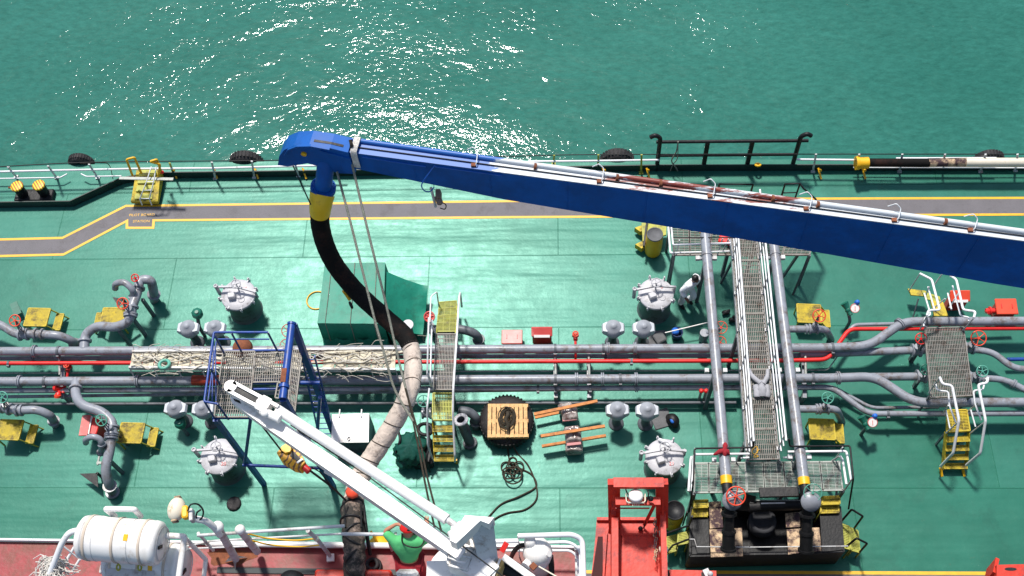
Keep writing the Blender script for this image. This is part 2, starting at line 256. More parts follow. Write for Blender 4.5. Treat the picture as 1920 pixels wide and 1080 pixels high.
# ------------------------------------------------------------------ mesh helpers
def frame(d):
    d = d.normalized(); a = Vector((0, 0, 1)) if abs(d.z) < 0.9 else Vector((1, 0, 0))
    x = d.cross(a).normalized(); return x, d.cross(x).normalized()
V = Vector
class MB:
    def __init__(s): s.v = []; s.f = []; s.sm = []
    def add(s, vs, fs, smooth=False):
        o = len(s.v); s.v += [V(q) for q in vs]
        for f in fs: s.f.append([i+o for i in f]); s.sm.append(smooth)
        return s
    def hexa(s, b, t):                      # four bottom corners, four top corners
        return s.add(list(b)+list(t), [(3,2,1,0),(4,5,6,7),(0,1,5,4),(1,2,6,5),(2,3,7,6),(3,0,4,7)])
    def box(s, c, size, rz=0.0, rx=0.0, bev=0.0):
        hx, hy, hz = [q/2 for q in size]; m = Matrix.Rotation(rz, 3, 'Z') @ Matrix.Rotation(rx, 3, 'X'); c = V(c)
        if bev > 0:
            b = min(bev, hx*.9, hy*.9, hz*.9); ring = []
            out = [(hx-b, hy), (-hx+b, hy), (-hx, hy-b), (-hx, -hy+b), (-hx+b, -hy), (hx-b, -hy), (hx, -hy+b), (hx, hy-b)]
            vs = []
            for z, k in ((-hz, 1), (-hz+b, 0), (hz-b, 0), (hz, 1)):
                for x, y in out:
                    if k: x = math.copysign(max(abs(x)-b, 0), x); y = math.copysign(max(abs(y)-b, 0), y)
                    vs.append(c + m @ V((x, y, z)))
            fs = [[8*r+i, 8*r+(i+1) % 8, 8*r+8+(i+1) % 8, 8*r+8+i] for r in range(3) for i in range(8)]
            fs += [list(range(7, -1, -1)), list(range(24, 32))]
            return s.add(vs, fs)
        q = [c + m @ V((x*hx, y*hy, z*hz)) for z in (-1, 1) for x, y in ((-1,-1),(1,-1),(1,1),(-1,1))]
        return s.hexa(q[:4], q[4:])
    def bar(s, a, b, w_, h_, up=(0, 0, 1)):
        a, b = V(a), V(b); d = (b-a).normalized(); u = V(up)
        if abs(d.dot(u)) > 0.98: u = V((0, 1, 0))
        x = d.cross(u).normalized(); y = x.cross(d).normalized(); x *= w_/2; y *= h_/2
        return s.hexa([a-x-y, a+x-y, b+x-y, b-x-y], [a-x+y, a+x+y, b+x+y, b-x+y])
    def tube(s, pts, r, n=10, closed=False, cap=True):
        pts = [V(q) for q in pts]; m = len(pts)
        rs = r if isinstance(r, (list, tuple)) else [r]*m
        prev = None; vs = []
        for i, p in enumerate(pts):
            if closed: d = pts[(i+1) % m]-pts[i-1]
            else: d = pts[min(i+1, m-1)]-pts[max(i-1, 0)]
            if d.length < 1e-9: d = V((0, 0, 1))
            d.normalize()
            if prev is None: x, y = frame(d)
            else:
                x = prev - d*prev.dot(d)
                if x.length < 1e-6: x, _ = frame(d)
                x.normalize(); y = d.cross(x)
            prev = x
            for k in range(n):
                a = 2*math.pi*k/n; vs.append(p + (x*math.cos(a)+y*math.sin(a))*rs[i])
        fs = []
        for i in range(m if closed else m-1):
            j = (i+1) % m
            for k in range(n): fs.append((i*n+k, i*n+(k+1) % n, j*n+(k+1) % n, j*n+k))
        s.add(vs, fs, True)
        if cap and not closed:
            s.add(vs[:n], [tuple(range(n-1, -1, -1))]); s.add(vs[-n:], [tuple(range(n))])
        return s
    def cyl(s, a, b, r, n=16, r2=None): return s.tube([a, b], [r, r if r2 is None else r2], n)
    def lathe(s, prof, o=(0, 0, 0), ax=(0, 0, 1), n=24):     # profile of (radius, height)
        o = V(o); ax = V(ax).normalized(); x, y = frame(ax); vs = []; fs = []
        for r, h in prof:
            for k in range(n):
                a = 2*math.pi*k/n; vs.append(o+ax*h+(x*math.cos(a)+y*math.sin(a))*max(r, 1e-4))
        for i in range(len(prof)-1):
            for k in range(n): fs.append((i*n+k, i*n+(k+1) % n, (i+1)*n+(k+1) % n, (i+1)*n+k))
        return s.add(vs, fs, True)
    def torus(s, c, R_, r, ax=(0, 0, 1), n=28, k=8, sq=1.0):
        ax = V(ax).normalized(); x, y = frame(ax); c = V(c)
        pts = [c + (x*math.cos(2*math.pi*i/n)+y*math.sin(2*math.pi*i/n)*sq)*R_ for i in range(n)]
        return s.tube(pts, r, k, closed=True)
    def prism(s, poly, z0, z1):
        n = len(poly); vs = [V((p[0], p[1], z0)) for p in poly]+[V((p[0], p[1], z1)) for p in poly]
        fs = [tuple(range(n-1, -1, -1)), tuple(range(n, 2*n))]+[(i, (i+1) % n, n+(i+1) % n, n+i) for i in range(n)]
        return s.add(vs, fs)
    def sheet(s, poly): return s.add(poly, [tuple(range(len(poly)))])
    def ball(s, c, r, n=14, sc=(1, 1, 1)):
        c = V(c); vs = []; m = n//2
        for i in range(m+1):
            t = math.pi*i/m
            for k in range(n):
                a = 2*math.pi*k/n; vs.append(c+V((math.sin(t)*math.cos(a)*r*sc[0], math.sin(t)*math.sin(a)*r*sc[1], math.cos(t)*r*sc[2])))
        fs = [(i*n+k, (i+1)*n+k, (i+1)*n+(k+1) % n, i*n+(k+1) % n) for i in range(m) for k in range(n)]
        return s.add(vs, fs, True)
    def grid(s, a, b, c, d, along=0.045, across=0.11, wd=0.011, dep=0.03):
        wd *= 1.45; dep *= 1.3   # a-b long edge, d-c the other: bars of a grating
        a, b, c, d = map(V, (a, b, c, d)); L1 = (b-a).length; L2 = (d-a).length
        n2 = max(2, round(L2/along)); n1 = max(2, round(L1/across))
        for i in range(n2+1):
            t = i/n2; s.bar(a.lerp(d, t), b.lerp(c, t), wd, dep)
        for i in range(n1+1):
            t = i/n1; s.bar(a.lerp(b, t)-V((0, 0, .002)), d.lerp(c, t)-V((0, 0, .002)), wd*0.9, dep*0.7)
        return s

def wloc(o):
    l = V((0, 0, 0))
    while o is not None: l = l + o.location; o = o.parent
    return l
def setp(o, label=None, cat=None, group=None, kind=None):
    if label: o['label'] = label
    if cat: o['category'] = cat
    if group: o['group'] = group
    if kind: o['kind'] = kind
    return o
SPLIT = {'legs': 'leg', 'trestle': 'trestle_leg', 'treads': 'tread', 'wrap_ties': 'wrap_tie', 'cables': 'cable', 'brackets': 'bracket'}
def pieces(mb):
    n = len(mb.v); par = list(range(n))
    def find(a):
        while par[a] != a: par[a] = par[par[a]]; a = par[a]
        return a
    seen = {}
    for i, q in enumerate(mb.v):
        k = (round(q.x, 4), round(q.y, 4), round(q.z, 4))
        if k in seen: par[find(i)] = find(seen[k])
        else: seen[k] = i
    for f in mb.f:
        for j in f[1:]: par[find(j)] = find(f[0])
    groups = {}
    for fi, f in enumerate(mb.f): groups.setdefault(find(f[0]), []).append(fi)
    out = []
    for fl in groups.values():
        m = MB(); idx = {}
        for fi in fl:
            g = []
            for j in mb.f[fi]:
                if j not in idx: idx[j] = len(m.v); m.v.append(mb.v[j])
                g.append(idx[j])
            m.f.append(g); m.sm.append(mb.sm[fi])
        out.append(m)
    return out
def mesh(name, mb, mat, parent=None, loc=None):
    if name in SPLIT and parent is not None:
        for m in pieces(mb): o = mesh1(SPLIT[name], m, mat, parent)
        return o
    return mesh1(name, mb, mat, parent, loc)
def mesh1(name, mb, mat, parent=None, loc=None):
    """link a mesh; its points are given in world space, stored relative to the parent (or to loc)"""
    me = bpy.data.meshes.new(name); base = wloc(parent) if parent is not None else V(loc or (0, 0, 0))
    me.from_pydata([tuple(q-base) for q in mb.v], [], mb.f)
    me.polygons.foreach_set('use_smooth', mb.sm); me.materials.append(mat); me.update()
    o = bpy.data.objects.new(name, me); col.objects.link(o)
    if parent is not None: o.parent = parent
    else: o.location = base
    return o
def thing(name, loc, label, cat, group=None):
    o = bpy.data.objects.new(name, None); col.objects.link(o); o.location = loc; o.empty_display_size = 0.1
    return setp(o, label, cat, group)
def single(name, mb, mat, label, cat, group=None, kind=None):
    c = sum(mb.v, V((0, 0, 0)))/len(mb.v); c.z = min(q.z for q in mb.v)
    return setp(mesh(name, mb, mat, None, c), label, cat, group, kind)
kids = {}
def copy_tree(src, parent=None):
    c = src.copy(); col.objects.link(c); c.parent = parent
    for ch in [q for q in list(bpy.data.objects) if q.parent is src]: copy_tree(ch, c)
    return c
def dup(src, loc, rz, label):
    c = copy_tree(src); c.location = loc; c.rotation_euler = (0, 0, rz); c['label'] = label; return c
def bend(pts, rad=0.3, k=6):
    pts = [V(q) for q in pts]; out = [pts[0]]
    for i in range(1, len(pts)-1):
        a, p, b = pts[i-1], pts[i], pts[i+1]; r1 = min(rad, (a-p).length*.48, (b-p).length*.48)
        s_ = p+(a-p).normalized()*r1; e = p+(b-p).normalized()*r1
        for j in range(k+1):
            t = j/k; out.append(s_*(1-t)**2+p*2*t*(1-t)+e*t*t)
    out.append(pts[-1]); return out
def smooth(pts, k=8):
    pts = [V(q) for q in pts]; q = [pts[0]*2-pts[1]]+pts+[pts[-1]*2-pts[-2]]; out = []
    for i in range(1, len(q)-2):
        p0, p1, p2, p3 = q[i-1:i+3]
        for j in range(k):
            t = j/k; out.append(0.5*((2*p1)+(p2-p0)*t+(2*p0-5*p1+4*p2-p3)*t*t+(3*p1-p0-3*p2+p3)*t**3))
    out.append(pts[-1]); return out
def flange(mb, p, d, r, w_=0.045):
    d = V(d).normalized(); mb.cyl(V(p)-d*w_/2, V(p)+d*w_/2, r*1.42, 18)
def wheel(mb, c, ax, R_, r=0.014, sp=5, ph=0.3):
    ax = V(ax).normalized(); mb.torus(c, R_, r, ax, 24, 7); x, y = frame(ax); c = V(c)
    for k in range(sp):
        a = ph+2*math.pi*k/sp; mb.tube([c, c+(x*math.cos(a)+y*math.sin(a))*R_], r*0.75, 6)
    mb.cyl(c-ax*0.03, c+ax*0.02, 0.03, 10)
def txt(body, size, loc, rz, mat, parent, name='lettering', flat=True):
    cu = bpy.data.curves.new(name, 'FONT'); cu.body = body; cu.size = size; cu.align_x = 'CENTER'; cu.align_y = 'CENTER'; cu.extrude = 0.002
    o = bpy.data.objects.new(name, cu); col.objects.link(o); cu.materials.append(mat)
    bpy.context.view_layer.update()
    dg = bpy.context.evaluated_depsgraph_get(); me = bpy.data.meshes.new_from_object(o.evaluated_get(dg)); bpy.data.objects.remove(o)
    o = bpy.data.objects.new(name, me); col.objects.link(o); o.location = V(loc)-(wloc(parent) if parent else V((0, 0, 0))); o.rotation_euler = (0, 0, rz); o.parent = parent
    return o
def skinned(name, joints, edges, mat, parent, sub=2):
    """joints: list of (point, radius); grown with a skin modifier, first joint is the root"""
    me = bpy.data.meshes.new(name); base = wloc(parent); me.from_pydata([tuple(V(j[0])-base) for j in joints], edges, []); me.materials.append(mat)
    o = bpy.data.objects.new(name, me); col.objects.link(o); o.parent = parent
    md = o.modifiers.new('skin', 'SKIN'); md.use_smooth_shade = True
    sv = me.skin_vertices
    if not sv:
        bpy.context.view_layer.objects.active = o; sv = me.skin_vertices
    for i, j in enumerate(joints):
        r = j[1]; sv[0].data[i].radius = r if isinstance(r, tuple) else (r, r)
    sv[0].data[0].use_root = True
    ms = o.modifiers.new('sub', 'SUBSURF'); ms.levels = sub; ms.render_levels = sub
    return o
# ================================================================== SETTING
mb = MB(); mb.sheet([(-900, -300, -8), (900, -300, -8), (900, 1600, -8), (-900, 1600, -8)])
setp(mesh('sea', mb, seam), kind='structure')

edge = [P(-900, 345), P(-60, 318, 0), P(120, 309, 0), P(480, 303, 0), P(960, 300, 0), P(1500, 299, 0), P(1980, 299, 0), P(3300, 300, 0)]
near_y = 6.2
mb = MB(); pl = [(-22, near_y), (30, near_y)] + [(q.x, q.y) for q in reversed(edge)]
mb.prism(pl, -0.25, 0.0)
setp(mesh('tanker_deck', mb, deckm), kind='structure')
mb = MB(); pl2 = [(-21.9, near_y+.1), (29.9, near_y+.1)] + [(q.x, q.y-.02) for q in reversed(edge)]
mb.prism(pl2, -9, -0.252)
setp(mesh('tanker_hull', mb, hullm), kind='structure')

def strip(pts_a, pts_b, z): # polygon between two px polylines
    mb = MB(); a = [P(x, y, z) for x, y in pts_a]; b = [P(x, y, z) for x, y in pts_b]
    mb.sheet(a+b[::-1]); return mb
up = [(-400, 454), (0, 449), (117, 446), (236, 386), (960, 377), (1500, 372.5), (1920, 371), (2200, 370)]
lo = [(-400, 485), (0, 480), (119, 477), (238, 414), (238, 427), (287, 427), (288, 413), (960, 407), (1700, 403), (1920, 402), (2200, 401)]
setp(mesh('walkway', strip(up, lo, 0.004), walkg), kind='structure')
def line(pts, wd, z=0.008):
    mb = MB(); q = [P(x, y, z) for x, y in pts]; n = len(q); L_ = []; R__ = []
    for i, p in enumerate(q):
        d1 = (q[i]-q[i-1]).normalized() if i else None; d2 = (q[i+1]-q[i]).normalized() if i < n-1 else None
        t = ((d1 or d2)+(d2 or d1)).normalized(); nn = V((-t.y, t.x, 0)); k = wd/2/max(0.5, nn.dot(V((-(d2 or d1).y, (d2 or d1).x, 0))))
        L_.append(p+nn*k); R__.append(p-nn*k)
    vs = L_+R__; mb.add(vs, [(i+n, i+n+1, i+1, i) for i in range(n-1)]); return mb
mb = line(up, 0.075); mb2 = line(lo, 0.075); mb.add(mb2.v, mb2.f)
wl = setp(mesh('walkway_border', mb, yellink), kind='structure')
setp(txt('PILOT BOARD', 0.12, P(266, 403, 0.006), 0.02, yellink, None, 'walkway_lettering'), kind='structure')
setp(txt('STATION', 0.12, P(265, 415, 0.006), 0.02, yellink, None, 'walkway_lettering'), kind='structure')
# the walkway on the near side
ny = P(1700, 1074.5).y
mb = MB(); mb.sheet([(-21.5, near_y+.05, .004), (29, near_y+.05, .004), (29, ny, .004), (-21.5, ny, .004)]); setp(mesh('walkway', mb, walkg), kind='structure')
mb = MB(); mb.sheet([(-21.5, ny-.04, .008), (29, ny-.04, .008), (29, ny+.04, .008), (-21.5, ny+.04, .008)]); setp(mesh('walkway_border', mb, yellink), kind='structure')

# coaming (low black plate) along the far side
pts = [P(x, y, 0) for x, y in [(-500, 396), (0, 389), (138, 387), (232, 344), (285, 334), (960, 325), (1105, 322), (1230, 320), (1920, 319), (2300, 319)]]
mb = MB()
for a, b in zip(pts[:-1], pts[1:]): mb.bar(a+V((0, 0, .15)), b+V((0, 0, .15)), 0.03, 0.30)
single('deck_coaming', mb, coam, 'low black coaming plate running along the far deck edge', 'coaming')

# ================================================================== FAR RAILING
def edge_at(px):
    q = P(px, 302, 0); x = q.x
    for a, b in zip(edge[:-1], edge[1:]):
        if a.x <= x <= b.x: return a.lerp(b, (x-a.x)/(b.x-a.x))
    return edge[-1]
coam_y = lambda px: P(px, 322, 0)
rt = thing('ship_railing', P(960, 322, 0), 'long low railing of white pipe, stanchions and top wire along the far deck edge', 'railing')
wirepx = [(-60, 316), (120, 306), (250, 303), (480, 301), (700, 297), (960, 293), (1100, 290), (1500, 289), (1990, 289)]
# the wire hangs 0.95 m up over the stanchion line
wp = [P(x, y, 0.95) for x, y in wirepx]
mb = MB(); mb.tube(smooth(wp, 6), 0.016, 6); mesh('top_wire', mb, wire, rt)
wh = [(-60, 323), (60, 319), (250, 315.5), (420, 313.5), (480, 311)]
mb = MB(); mb.tube([P(x, y+.5, 0.62) for x, y in [(-60, 323), (60, 320), (250, 316), (400, 315), (490, 312.5), (640, 309)]], 0.032, 8); mesh('rail_pipe', mb, railw, rt)
mb = MB(); mb.tube([P(x, y, 0.62) for x, y in [(990, 303), (1100, 302), (1236, 300)]], 0.032, 8); mesh('rail_pipe', mb, railw, rt)
mb = MB(); mb.tube([P(x, y, 0.62) for x, y in [(1494, 299), (1690, 301)]], 0.032, 8); mesh('rail_pipe', mb, railw, rt)
mb = MB(); mb.tube([P(x, y, 0.62) for x, y in [(1680, 297), (1868, 296.5)]], 0.032, 8); mesh('rail_pipe', mb, railw, rt)
mb = MB(); mb.tube([P(1600, 314, 0.3), P(1990, 315, .3)], 0.02, 8); mesh('rail_pipe', mb, railw, rt)
mb = MB(); mb.tube(bend([P(-60, 336, .25), P(113, 333, .25), P(126, 326, .25)], .05), 0.022, 8); mesh('rail_pipe', mb, railw, rt)
mb = MB(); mb.tube(bend([P(152, 326, .25), P(162, 331, .25), P(228, 330, .25)], .05), 0.022, 8); mesh('rail_pipe', mb, railw, rt)
# black cable loop that sags along the wire
mb = MB(); mb.tube(smooth([P(150, 306, .95), P(190, 305, .9), P(205, 310, .6), P(212, 336, .05)], 6), 0.012, 6); mesh('lashing', mb, roped, rt)
for i, (bx, by, tx, ty) in enumerate([(31, 332, 15, 313), (107, 334, 90, 311), (184, 334, 167, 308), (325, 325, 318, 305.5), (404, 335, 397, 304), (477, 333, 472, 302), (560, 330, 551, 300),
                      (1038, 308, 1039, 291), (1121, 316, 1122, 290), (1202, 325, 1203, 290), (1524, 322, 1530, 289), (1607, 312, 1611, 289), (1686, 322, 1692, 289), (1767, 308, 1772, 289), (1838, 322, 1848, 289), (1903, 320, 1908, 289)]):
    b = P(bx, by, 0); b.y = max(b.y, coam_y(bx).y-.3); t = P(tx, ty, 0.97)
    mb = MB(); mb.bar(b, t, 0.055, 0.03, (0, 1, 0)); mb.box(b+V((0, 0, .02)), (.12, .10, .04))
    m_ = oliveg if i in (3, 7, 8, 9) else offwhite
    mesh('stanchion', mb, m_, rt)
for px in (322, 398, 475, 565, 1128, 1210, 1532, 1615):
    e = P(px+2, 315, .25); mb = MB(); mb.bar(e, e+V((.1, -.25, -.2)), .05, .03); mb.ball(e+V((.05, -.1, .02)), .045, 8); mesh('clamp', mb, yellow, rt)

# tyres hung outside
def make_tyre(name, R_, r, tread=True):
    t = bpy.data.objects.new(name, None); col.objects.link(t); t.empty_display_size = .1
    prof = []
    for k in range(13):
        a = -math.pi*0.86+2*math.pi*0.86*k/12; prof.append((R_ + r*math.cos(a)*1.0, r*0.95*math.sin(a)))
    mb = MB(); mb.lathe(prof+[(q[0]*1.0-0.02*(1 if 0 < i < 12 else 0), q[1]*.93) for i, q in reversed(list(enumerate(prof)))], (0, 0, 0), (0, 0, 1), 36)
    mesh('casing', mb, rubber, t)
    mb = MB()
    for k in range(30 if tread else 44):
        a = 2*math.pi*k/(30 if tread else 44); c_ = V((math.cos(a)*(R_+r), math.sin(a)*(R_+r), 0)); mb.box(c_*(1 if tread else .985), (0.02, 0.05, r*.9), a+.0)
    mesh('tread', mb, rubber, t)
    return t
tyre0 = make_tyre('fender_tyre', 0.24, 0.20)
tl = ['black tyre fender over the far edge beside the striped bollards', 'black tyre fender over the far edge between the yellow gangway step and the crane tip',
      'black tyre fender over the far edge just left of the black goalpost frame', 'black tyre fender over the far edge above the stored hose at the right']
for i, (px, py, sc) in enumerate([(141, 325, .85), (455, 303, 1.15), (1158, 294, 1.15), (1862, 291, 1.0)]):
    o = tyre0 if i == 0 else copy_tree(tyre0)
    p = P(px, py, 0.12); o.location = (p.x, edge_at(px).y+.14, -0.26 if i else -.08); o.rotation_euler = (R(90), 0, 0); o.scale = (sc, sc, sc)
    setp(o, tl[i], 'tyre', 'tyre fenders along the far side')

# bollards
t = thing('double_bollard', P(64, 372), 'pair of black mooring bollards with striped yellow tops on one base', 'bollard')
b0, b1 = P(48, 372), P(88, 370)
mb = MB(); mb.box((b0+b1)/2+V((0, 0, .09)), ((b1-b0).length+.50, .42, .18), 0.0, 0, .03); mesh('base', mb, black, t)
for b in (b0, b1):
    mb = MB(); mb.cyl(b+V((0, .02, .16)), b+V((0, .02, .62)), .15, 22); p = mesh('post', mb, black, t)
    mb = MB(); mb.lathe([(0, .645), (.15, .64), (.185, .63), (.185, .59), (.15, .585)], b+V((0, .02, 0)), (0, 0, 1), 24); mesh('cap', mb, stripe, p)
mb = MB(); mb.tube(bend([P(16, 352, .5), P(24, 352, .5), P(34, 351, .45)], .03), .03, 8); mesh('cross_bar', mb, rustm, t)

# yellow gangway step box with ladder
c = P(272, 372)
t = thing('gangway_step', c, 'yellow stepped box with two handrails at the far rail above the walkway kink', 'boarding step')
A, B = P(245, 378, .22), P(296, 379, .22); C_, D_ = P(301, 318, .45), P(256, 319, .45)
mb = MB(); bb = [V((q.x, q.y, 0.0)) for q in (A, B, C_, D_)]; mb.hexa([q+V((0, 0, .12)) for q in bb], [A, B, C_, D_]); mesh('stringer_box', mb, olive, t)
mb = MB()
for k in range(4):
    z = .16+.06*k; y0 = A.y+(D_.y-A.y)*k/4; xw = (A.x*(4-k)+D_.x*k)/4
    mb.box((xw+.38, y0+.16, z+.10), (.52, .22, .035))
mesh('treads', mb, oliveg, t)
mb = MB(); lt, lb = P(275, 340, 1.05), P(262, 373, .55); rt_, rb = P(288, 340, 1.05), P(280, 373, .55)
lt2, rt2 = P(284, 312, 1.15), P(293, 313, 1.15)
mb.tube([lb-V((0, .05, .25)), lb, lt, lt2], .018, 6); mb.tube([rb-V((0, .05, .25)), rb, rt_, rt2], .018, 6)
for k in (0.02, 0.5, 0.98): mb.tube([lb.lerp(lt, k), rb.lerp(rt_, k)], .016, 6)
mb.tube([lt.lerp(lt2, .9), rt_.lerp(rt2, .9)], .016, 6)
mesh('ladder', mb, railw, t)
mb = MB(); mb.bar(P(224, 334, .95), P(325, 336, .95), .09, .03); mesh('cross_plank', mb, gratpale, t)
for pts in ([(251, 336, .7), (237, 299, 1.45), (252, 295, 1.45), (265, 325, .7)], [(297, 335, .7), (300, 308, 1.3), (281, 303, 1.45), (294, 299, 1.45), (302, 322, .7)]):
    mb = MB(); mb.tube(bend([P(*q) for q in pts], .06), .035, 8); mesh('handrail', mb, yellow, t)
mb = MB(); mb.ball(P(304, 323, .7), .06, 10); mesh('lamp', mb, red, t)

# black goalpost frame on the far rail
t = thing('pipe_rack_frame', P(1366, 318), 'tall black goalpost frame with slanting posts on the far rail', 'rack frame')
b0, b1 = P(1231, 318), P(1484, 316)
for (bx, by, tx, ty, hk) in [(1231, 318, 1235, 258, -1), (1484, 316, 1500, 258, 1)]:
    b = P(bx, by); tp = P(tx, ty, 1.75); tp.y = b.y+.12
    tp = V((b.x, b.y+.05, 1.50))
    mb = MB(); mb.tube(bend([b, tp, tp+V((.16*hk, 0, .12)), tp+V((.28*hk, 0, .02))], .1), .065, 10); mesh('post', mb, black, t)
z = 1.28; mb = MB(); mb.tube([b0+V((-.1, .06, z)), b1+V((.25, .06, z))], .05, 10); mesh('top_bar', mb, black, t)
mb = MB(); mb.tube([b0+V((0, .06, .62)), b1+V((0, .06, .62))], .045, 10); mesh('lower_bar', mb, black, t)
for k in (.345, .665):
    b = b0.lerp(b1, k); mb = MB(); mb.bar(b, b+V((0, .05, 1.28)), .12, .09, (0, 1, 0)); mesh('upright', mb, black, t)
mb = MB(); q = b0.lerp(b1, .13)+V((0, .02, 1.34)); mb.tube(smooth([q, q+V((-.02, -.06, -.4)), q+V((-.12, -.08, -.8)), q+V((.02, -.1, -1.1)), q+V((.1, -.1, -1.3))], 5), .02, 6)
mb.tube(smooth([q, q+V((.04, -.06, -.7)), q+V((-.06, -.08, -1.0)), q+V((-.12, -.1, -1.3))], 5), .014, 6); mesh('rope', mb, ropeg, t)
mb = MB(); mb.torus(P(1421, 309, .35), .07, .035, (0, .5, 1), 14, 7); single('mooring_ring', mb, yellow, 'small yellow ring behind the right part of the black goalpost frame', 'ring')

# stored hose on the far rail at the right
t = thing('stored_hose', P(1740, 306, .5), 'long stored hose with yellow end collar lying along the far rail at right', 'hose')
z = .72
mb = MB(); mb.cyl(P(1626, 305, z), P(1742, 305.5, z), .125, 16); mesh('rubber_length', mb, hosebk, t)
mb = MB(); mb.cyl(P(1740, 305, z), P(1812, 304, z), .13, 16); mesh('stained_length', mb, oldwood, t)
mb = MB(); mb.cyl(P(1810, 304.5, z), P(2500, 303, z), .135, 16); mesh('wrapped_length', mb, cream, t)
mb = MB(); a, b = P(1604, 306, z), P(1628, 305, z); mb.cyl(a, b, .165, 18); mb.cyl(a, a+(b-a)*.25, .20, 18); mesh('end_collar', mb, yellow, t)

# small black frames of the far platform
for i, (q, lab) in enumerate([([(1346, 352, .1), (1349, 345, 1.0), (1412, 346, 1.0), (1408, 357, .1)], 'small black rail frame just beyond the middle of the blue boom'),
                        ([(1466, 366, .1), (1472, 345, 1.0), (1500, 344, 1.0), (1507, 354, .9), (1511, 357, .9), (1530, 374, .1)], 'angular black handrail beyond the blue boom near the far walkway')]):
    t = thing('handrail_frame', P(q[0][0], q[0][1]+12, 0), lab, 'handrail')
    pp = [P(*k) for k in q]; mb = MB(); mb.tube(pp, .028, 8); mesh('top_rail', mb, black, t)
    a, b = pp[1]-V((0, 0, .45)), pp[2]-V((0, 0, .45)); mb = MB(); mb.tube([a, b], .02, 6); mesh('mid_rail', mb, black, t)
    mb = MB(); mb.tube([pp[1], V((pp[1].x, pp[1].y, 0))], .025, 6); mb.tube([pp[2], V((pp[2].x, pp[2].y, 0))], .025, 6); mesh('legs', mb, black, t)

# ================================================================== MAIN PIPELINES
def pipeline(name, pxs, z, r, m, label, fl=(), rad=.35, cat='pipe', fr=1.0):
    pts = [P(x, y, z) if len(q_) == 2 else P(x, y, q_[2]) for q_ in pxs for x, y in [q_[:2]]]
    mid = pts[len(pts)//2]; t = thing(name, (mid.x, mid.y, 0), label, cat)
    path = bend(pts, rad); mb = MB(); mb.tube(path, r, 18); mesh('pipe', mb, m, t)
    for px in fl:
        x = P(px, 655, z).x if True else 0
        for a, b in zip(pts[:-1], pts[1:]):
            if a.x <= x <= b.x and abs(b.x-a.x) > 1e-6:
                p = a.lerp(b, (x-a.x)/(b.x-a.x)); d = (b-a).normalized()
                if abs(px) % 2: # odd pixel: plain clamp
                    mb = MB(); mb.cyl(p-d*.03, p+d*.03, r*1.18, 18); mb.box(p+V((0, -r*1.2, -.02)), (.07, .06, .10)); mesh('clamp', mb, dkgrey, t)
                else:
                    mb = MB(); flange(mb, p-d*.024, d, r*fr, .03); flange(mb, p+d*.024, d, r*fr, .03); mesh('flange', mb, grey, t)
    return t
pipeline('cargo_pipe', [(-150, 659.5), (1560, 652), (1630, 649), (1694, 603), (2500, 600.5)], .80, .120, grey, 'upper thick grey cargo pipe crossing the whole deck and stepping up at right', (66, 111, 1041, 1131, 1140, 1190, 1561, 1696, 1745), .35)
pipeline('cargo_pipe', [(-150, 716), (1560, 709), (1640, 706), (1714, 755), (2500, 753)], .80, .120, grey, 'lower thick grey cargo pipe crossing the whole deck and stepping down at right', (52, 99, 270, 1041, 1080, 1128, 1161, 1190, 1517, 1564), .35)
pipeline('thin_pipe', [(-150, 672.5), (1500, 666), (1560, 664)], .50, .062, grey, 'thin grey pipe just below the upper thick cargo pipe', (66, 1041, 1135, 1190))
pipeline('fire_main', [(-150, 682), (1480, 676), (1552, 674), (1592, 617), (2500, 613)], .70, .056, red, 'long red fire main between the two thick grey cargo pipes', (23, 1183, 1453), .2)
pipeline('cable_conduit', [(-150, 700.5), (1552, 694), (1590, 640)], .40, .018, gratpale, 'thin pale conduit between the red fire main and the lower cargo pipe', (), .1)
pipeline('thin_pipe', [(-150, 733), (1560, 726), (1628, 776), (2500, 773)], .58, .075, grey, 'thinner grey pipe just below the lower thick cargo pipe', (1009, 1041, 1105, 1190, 1645), .25)
pipeline('thin_pipe', [(-150, 746), (1560, 724), (1634, 765), (1760, 763)], .38, .045, grey, 'narrow grey pipe in the shade under the lower cargo pipes', (), .2)
pipeline('thin_pipe', [(-150, 758), (1380, 755)], .25, .04, dkgrey, 'lowest narrow grey pipe lying near the deck in the pipe shade', (), .2)
pipeline('branch_pipe', [(1500, 664), (1600, 661), (1706, 657)], .60, .105, grey, 'short grey branch pipe ending at the upper left red-wheel valve by the right crossover', (1560,))
pipeline('branch_pipe', [(1600, 707), (1716, 706)], .66, .105, grey, 'short grey branch pipe ending at the green-wheel valve left of the right crossover', ())
pipeline('branch_pipe', [(1822, 655), (1862, 660), (1900, 692), (2500, 694)], .62, .085, grey, 'grey branch pipe bending down right from the red-wheel valve', (), .3)
pipeline('branch_pipe', [(1828, 709), (1884, 711), (1935, 738), (2500, 745)], .62, .085, grey, 'grey branch pipe bending down right from the green-wheel valve', (1886,), .3)
pipeline('blue_pipe', [(1888, 674), (2500, 664)], .40, .05, sblue, 'short blue pipe at the right edge between grey branch pipes', ())
pipeline('thin_pipe', [(1585, 632, .5), (1600, 609, .55), (1730, 606, .55), (1900, 603, .5)], .5, .05, grey, 'pale grey pipe just above the raised red fire main at right', (), .15)
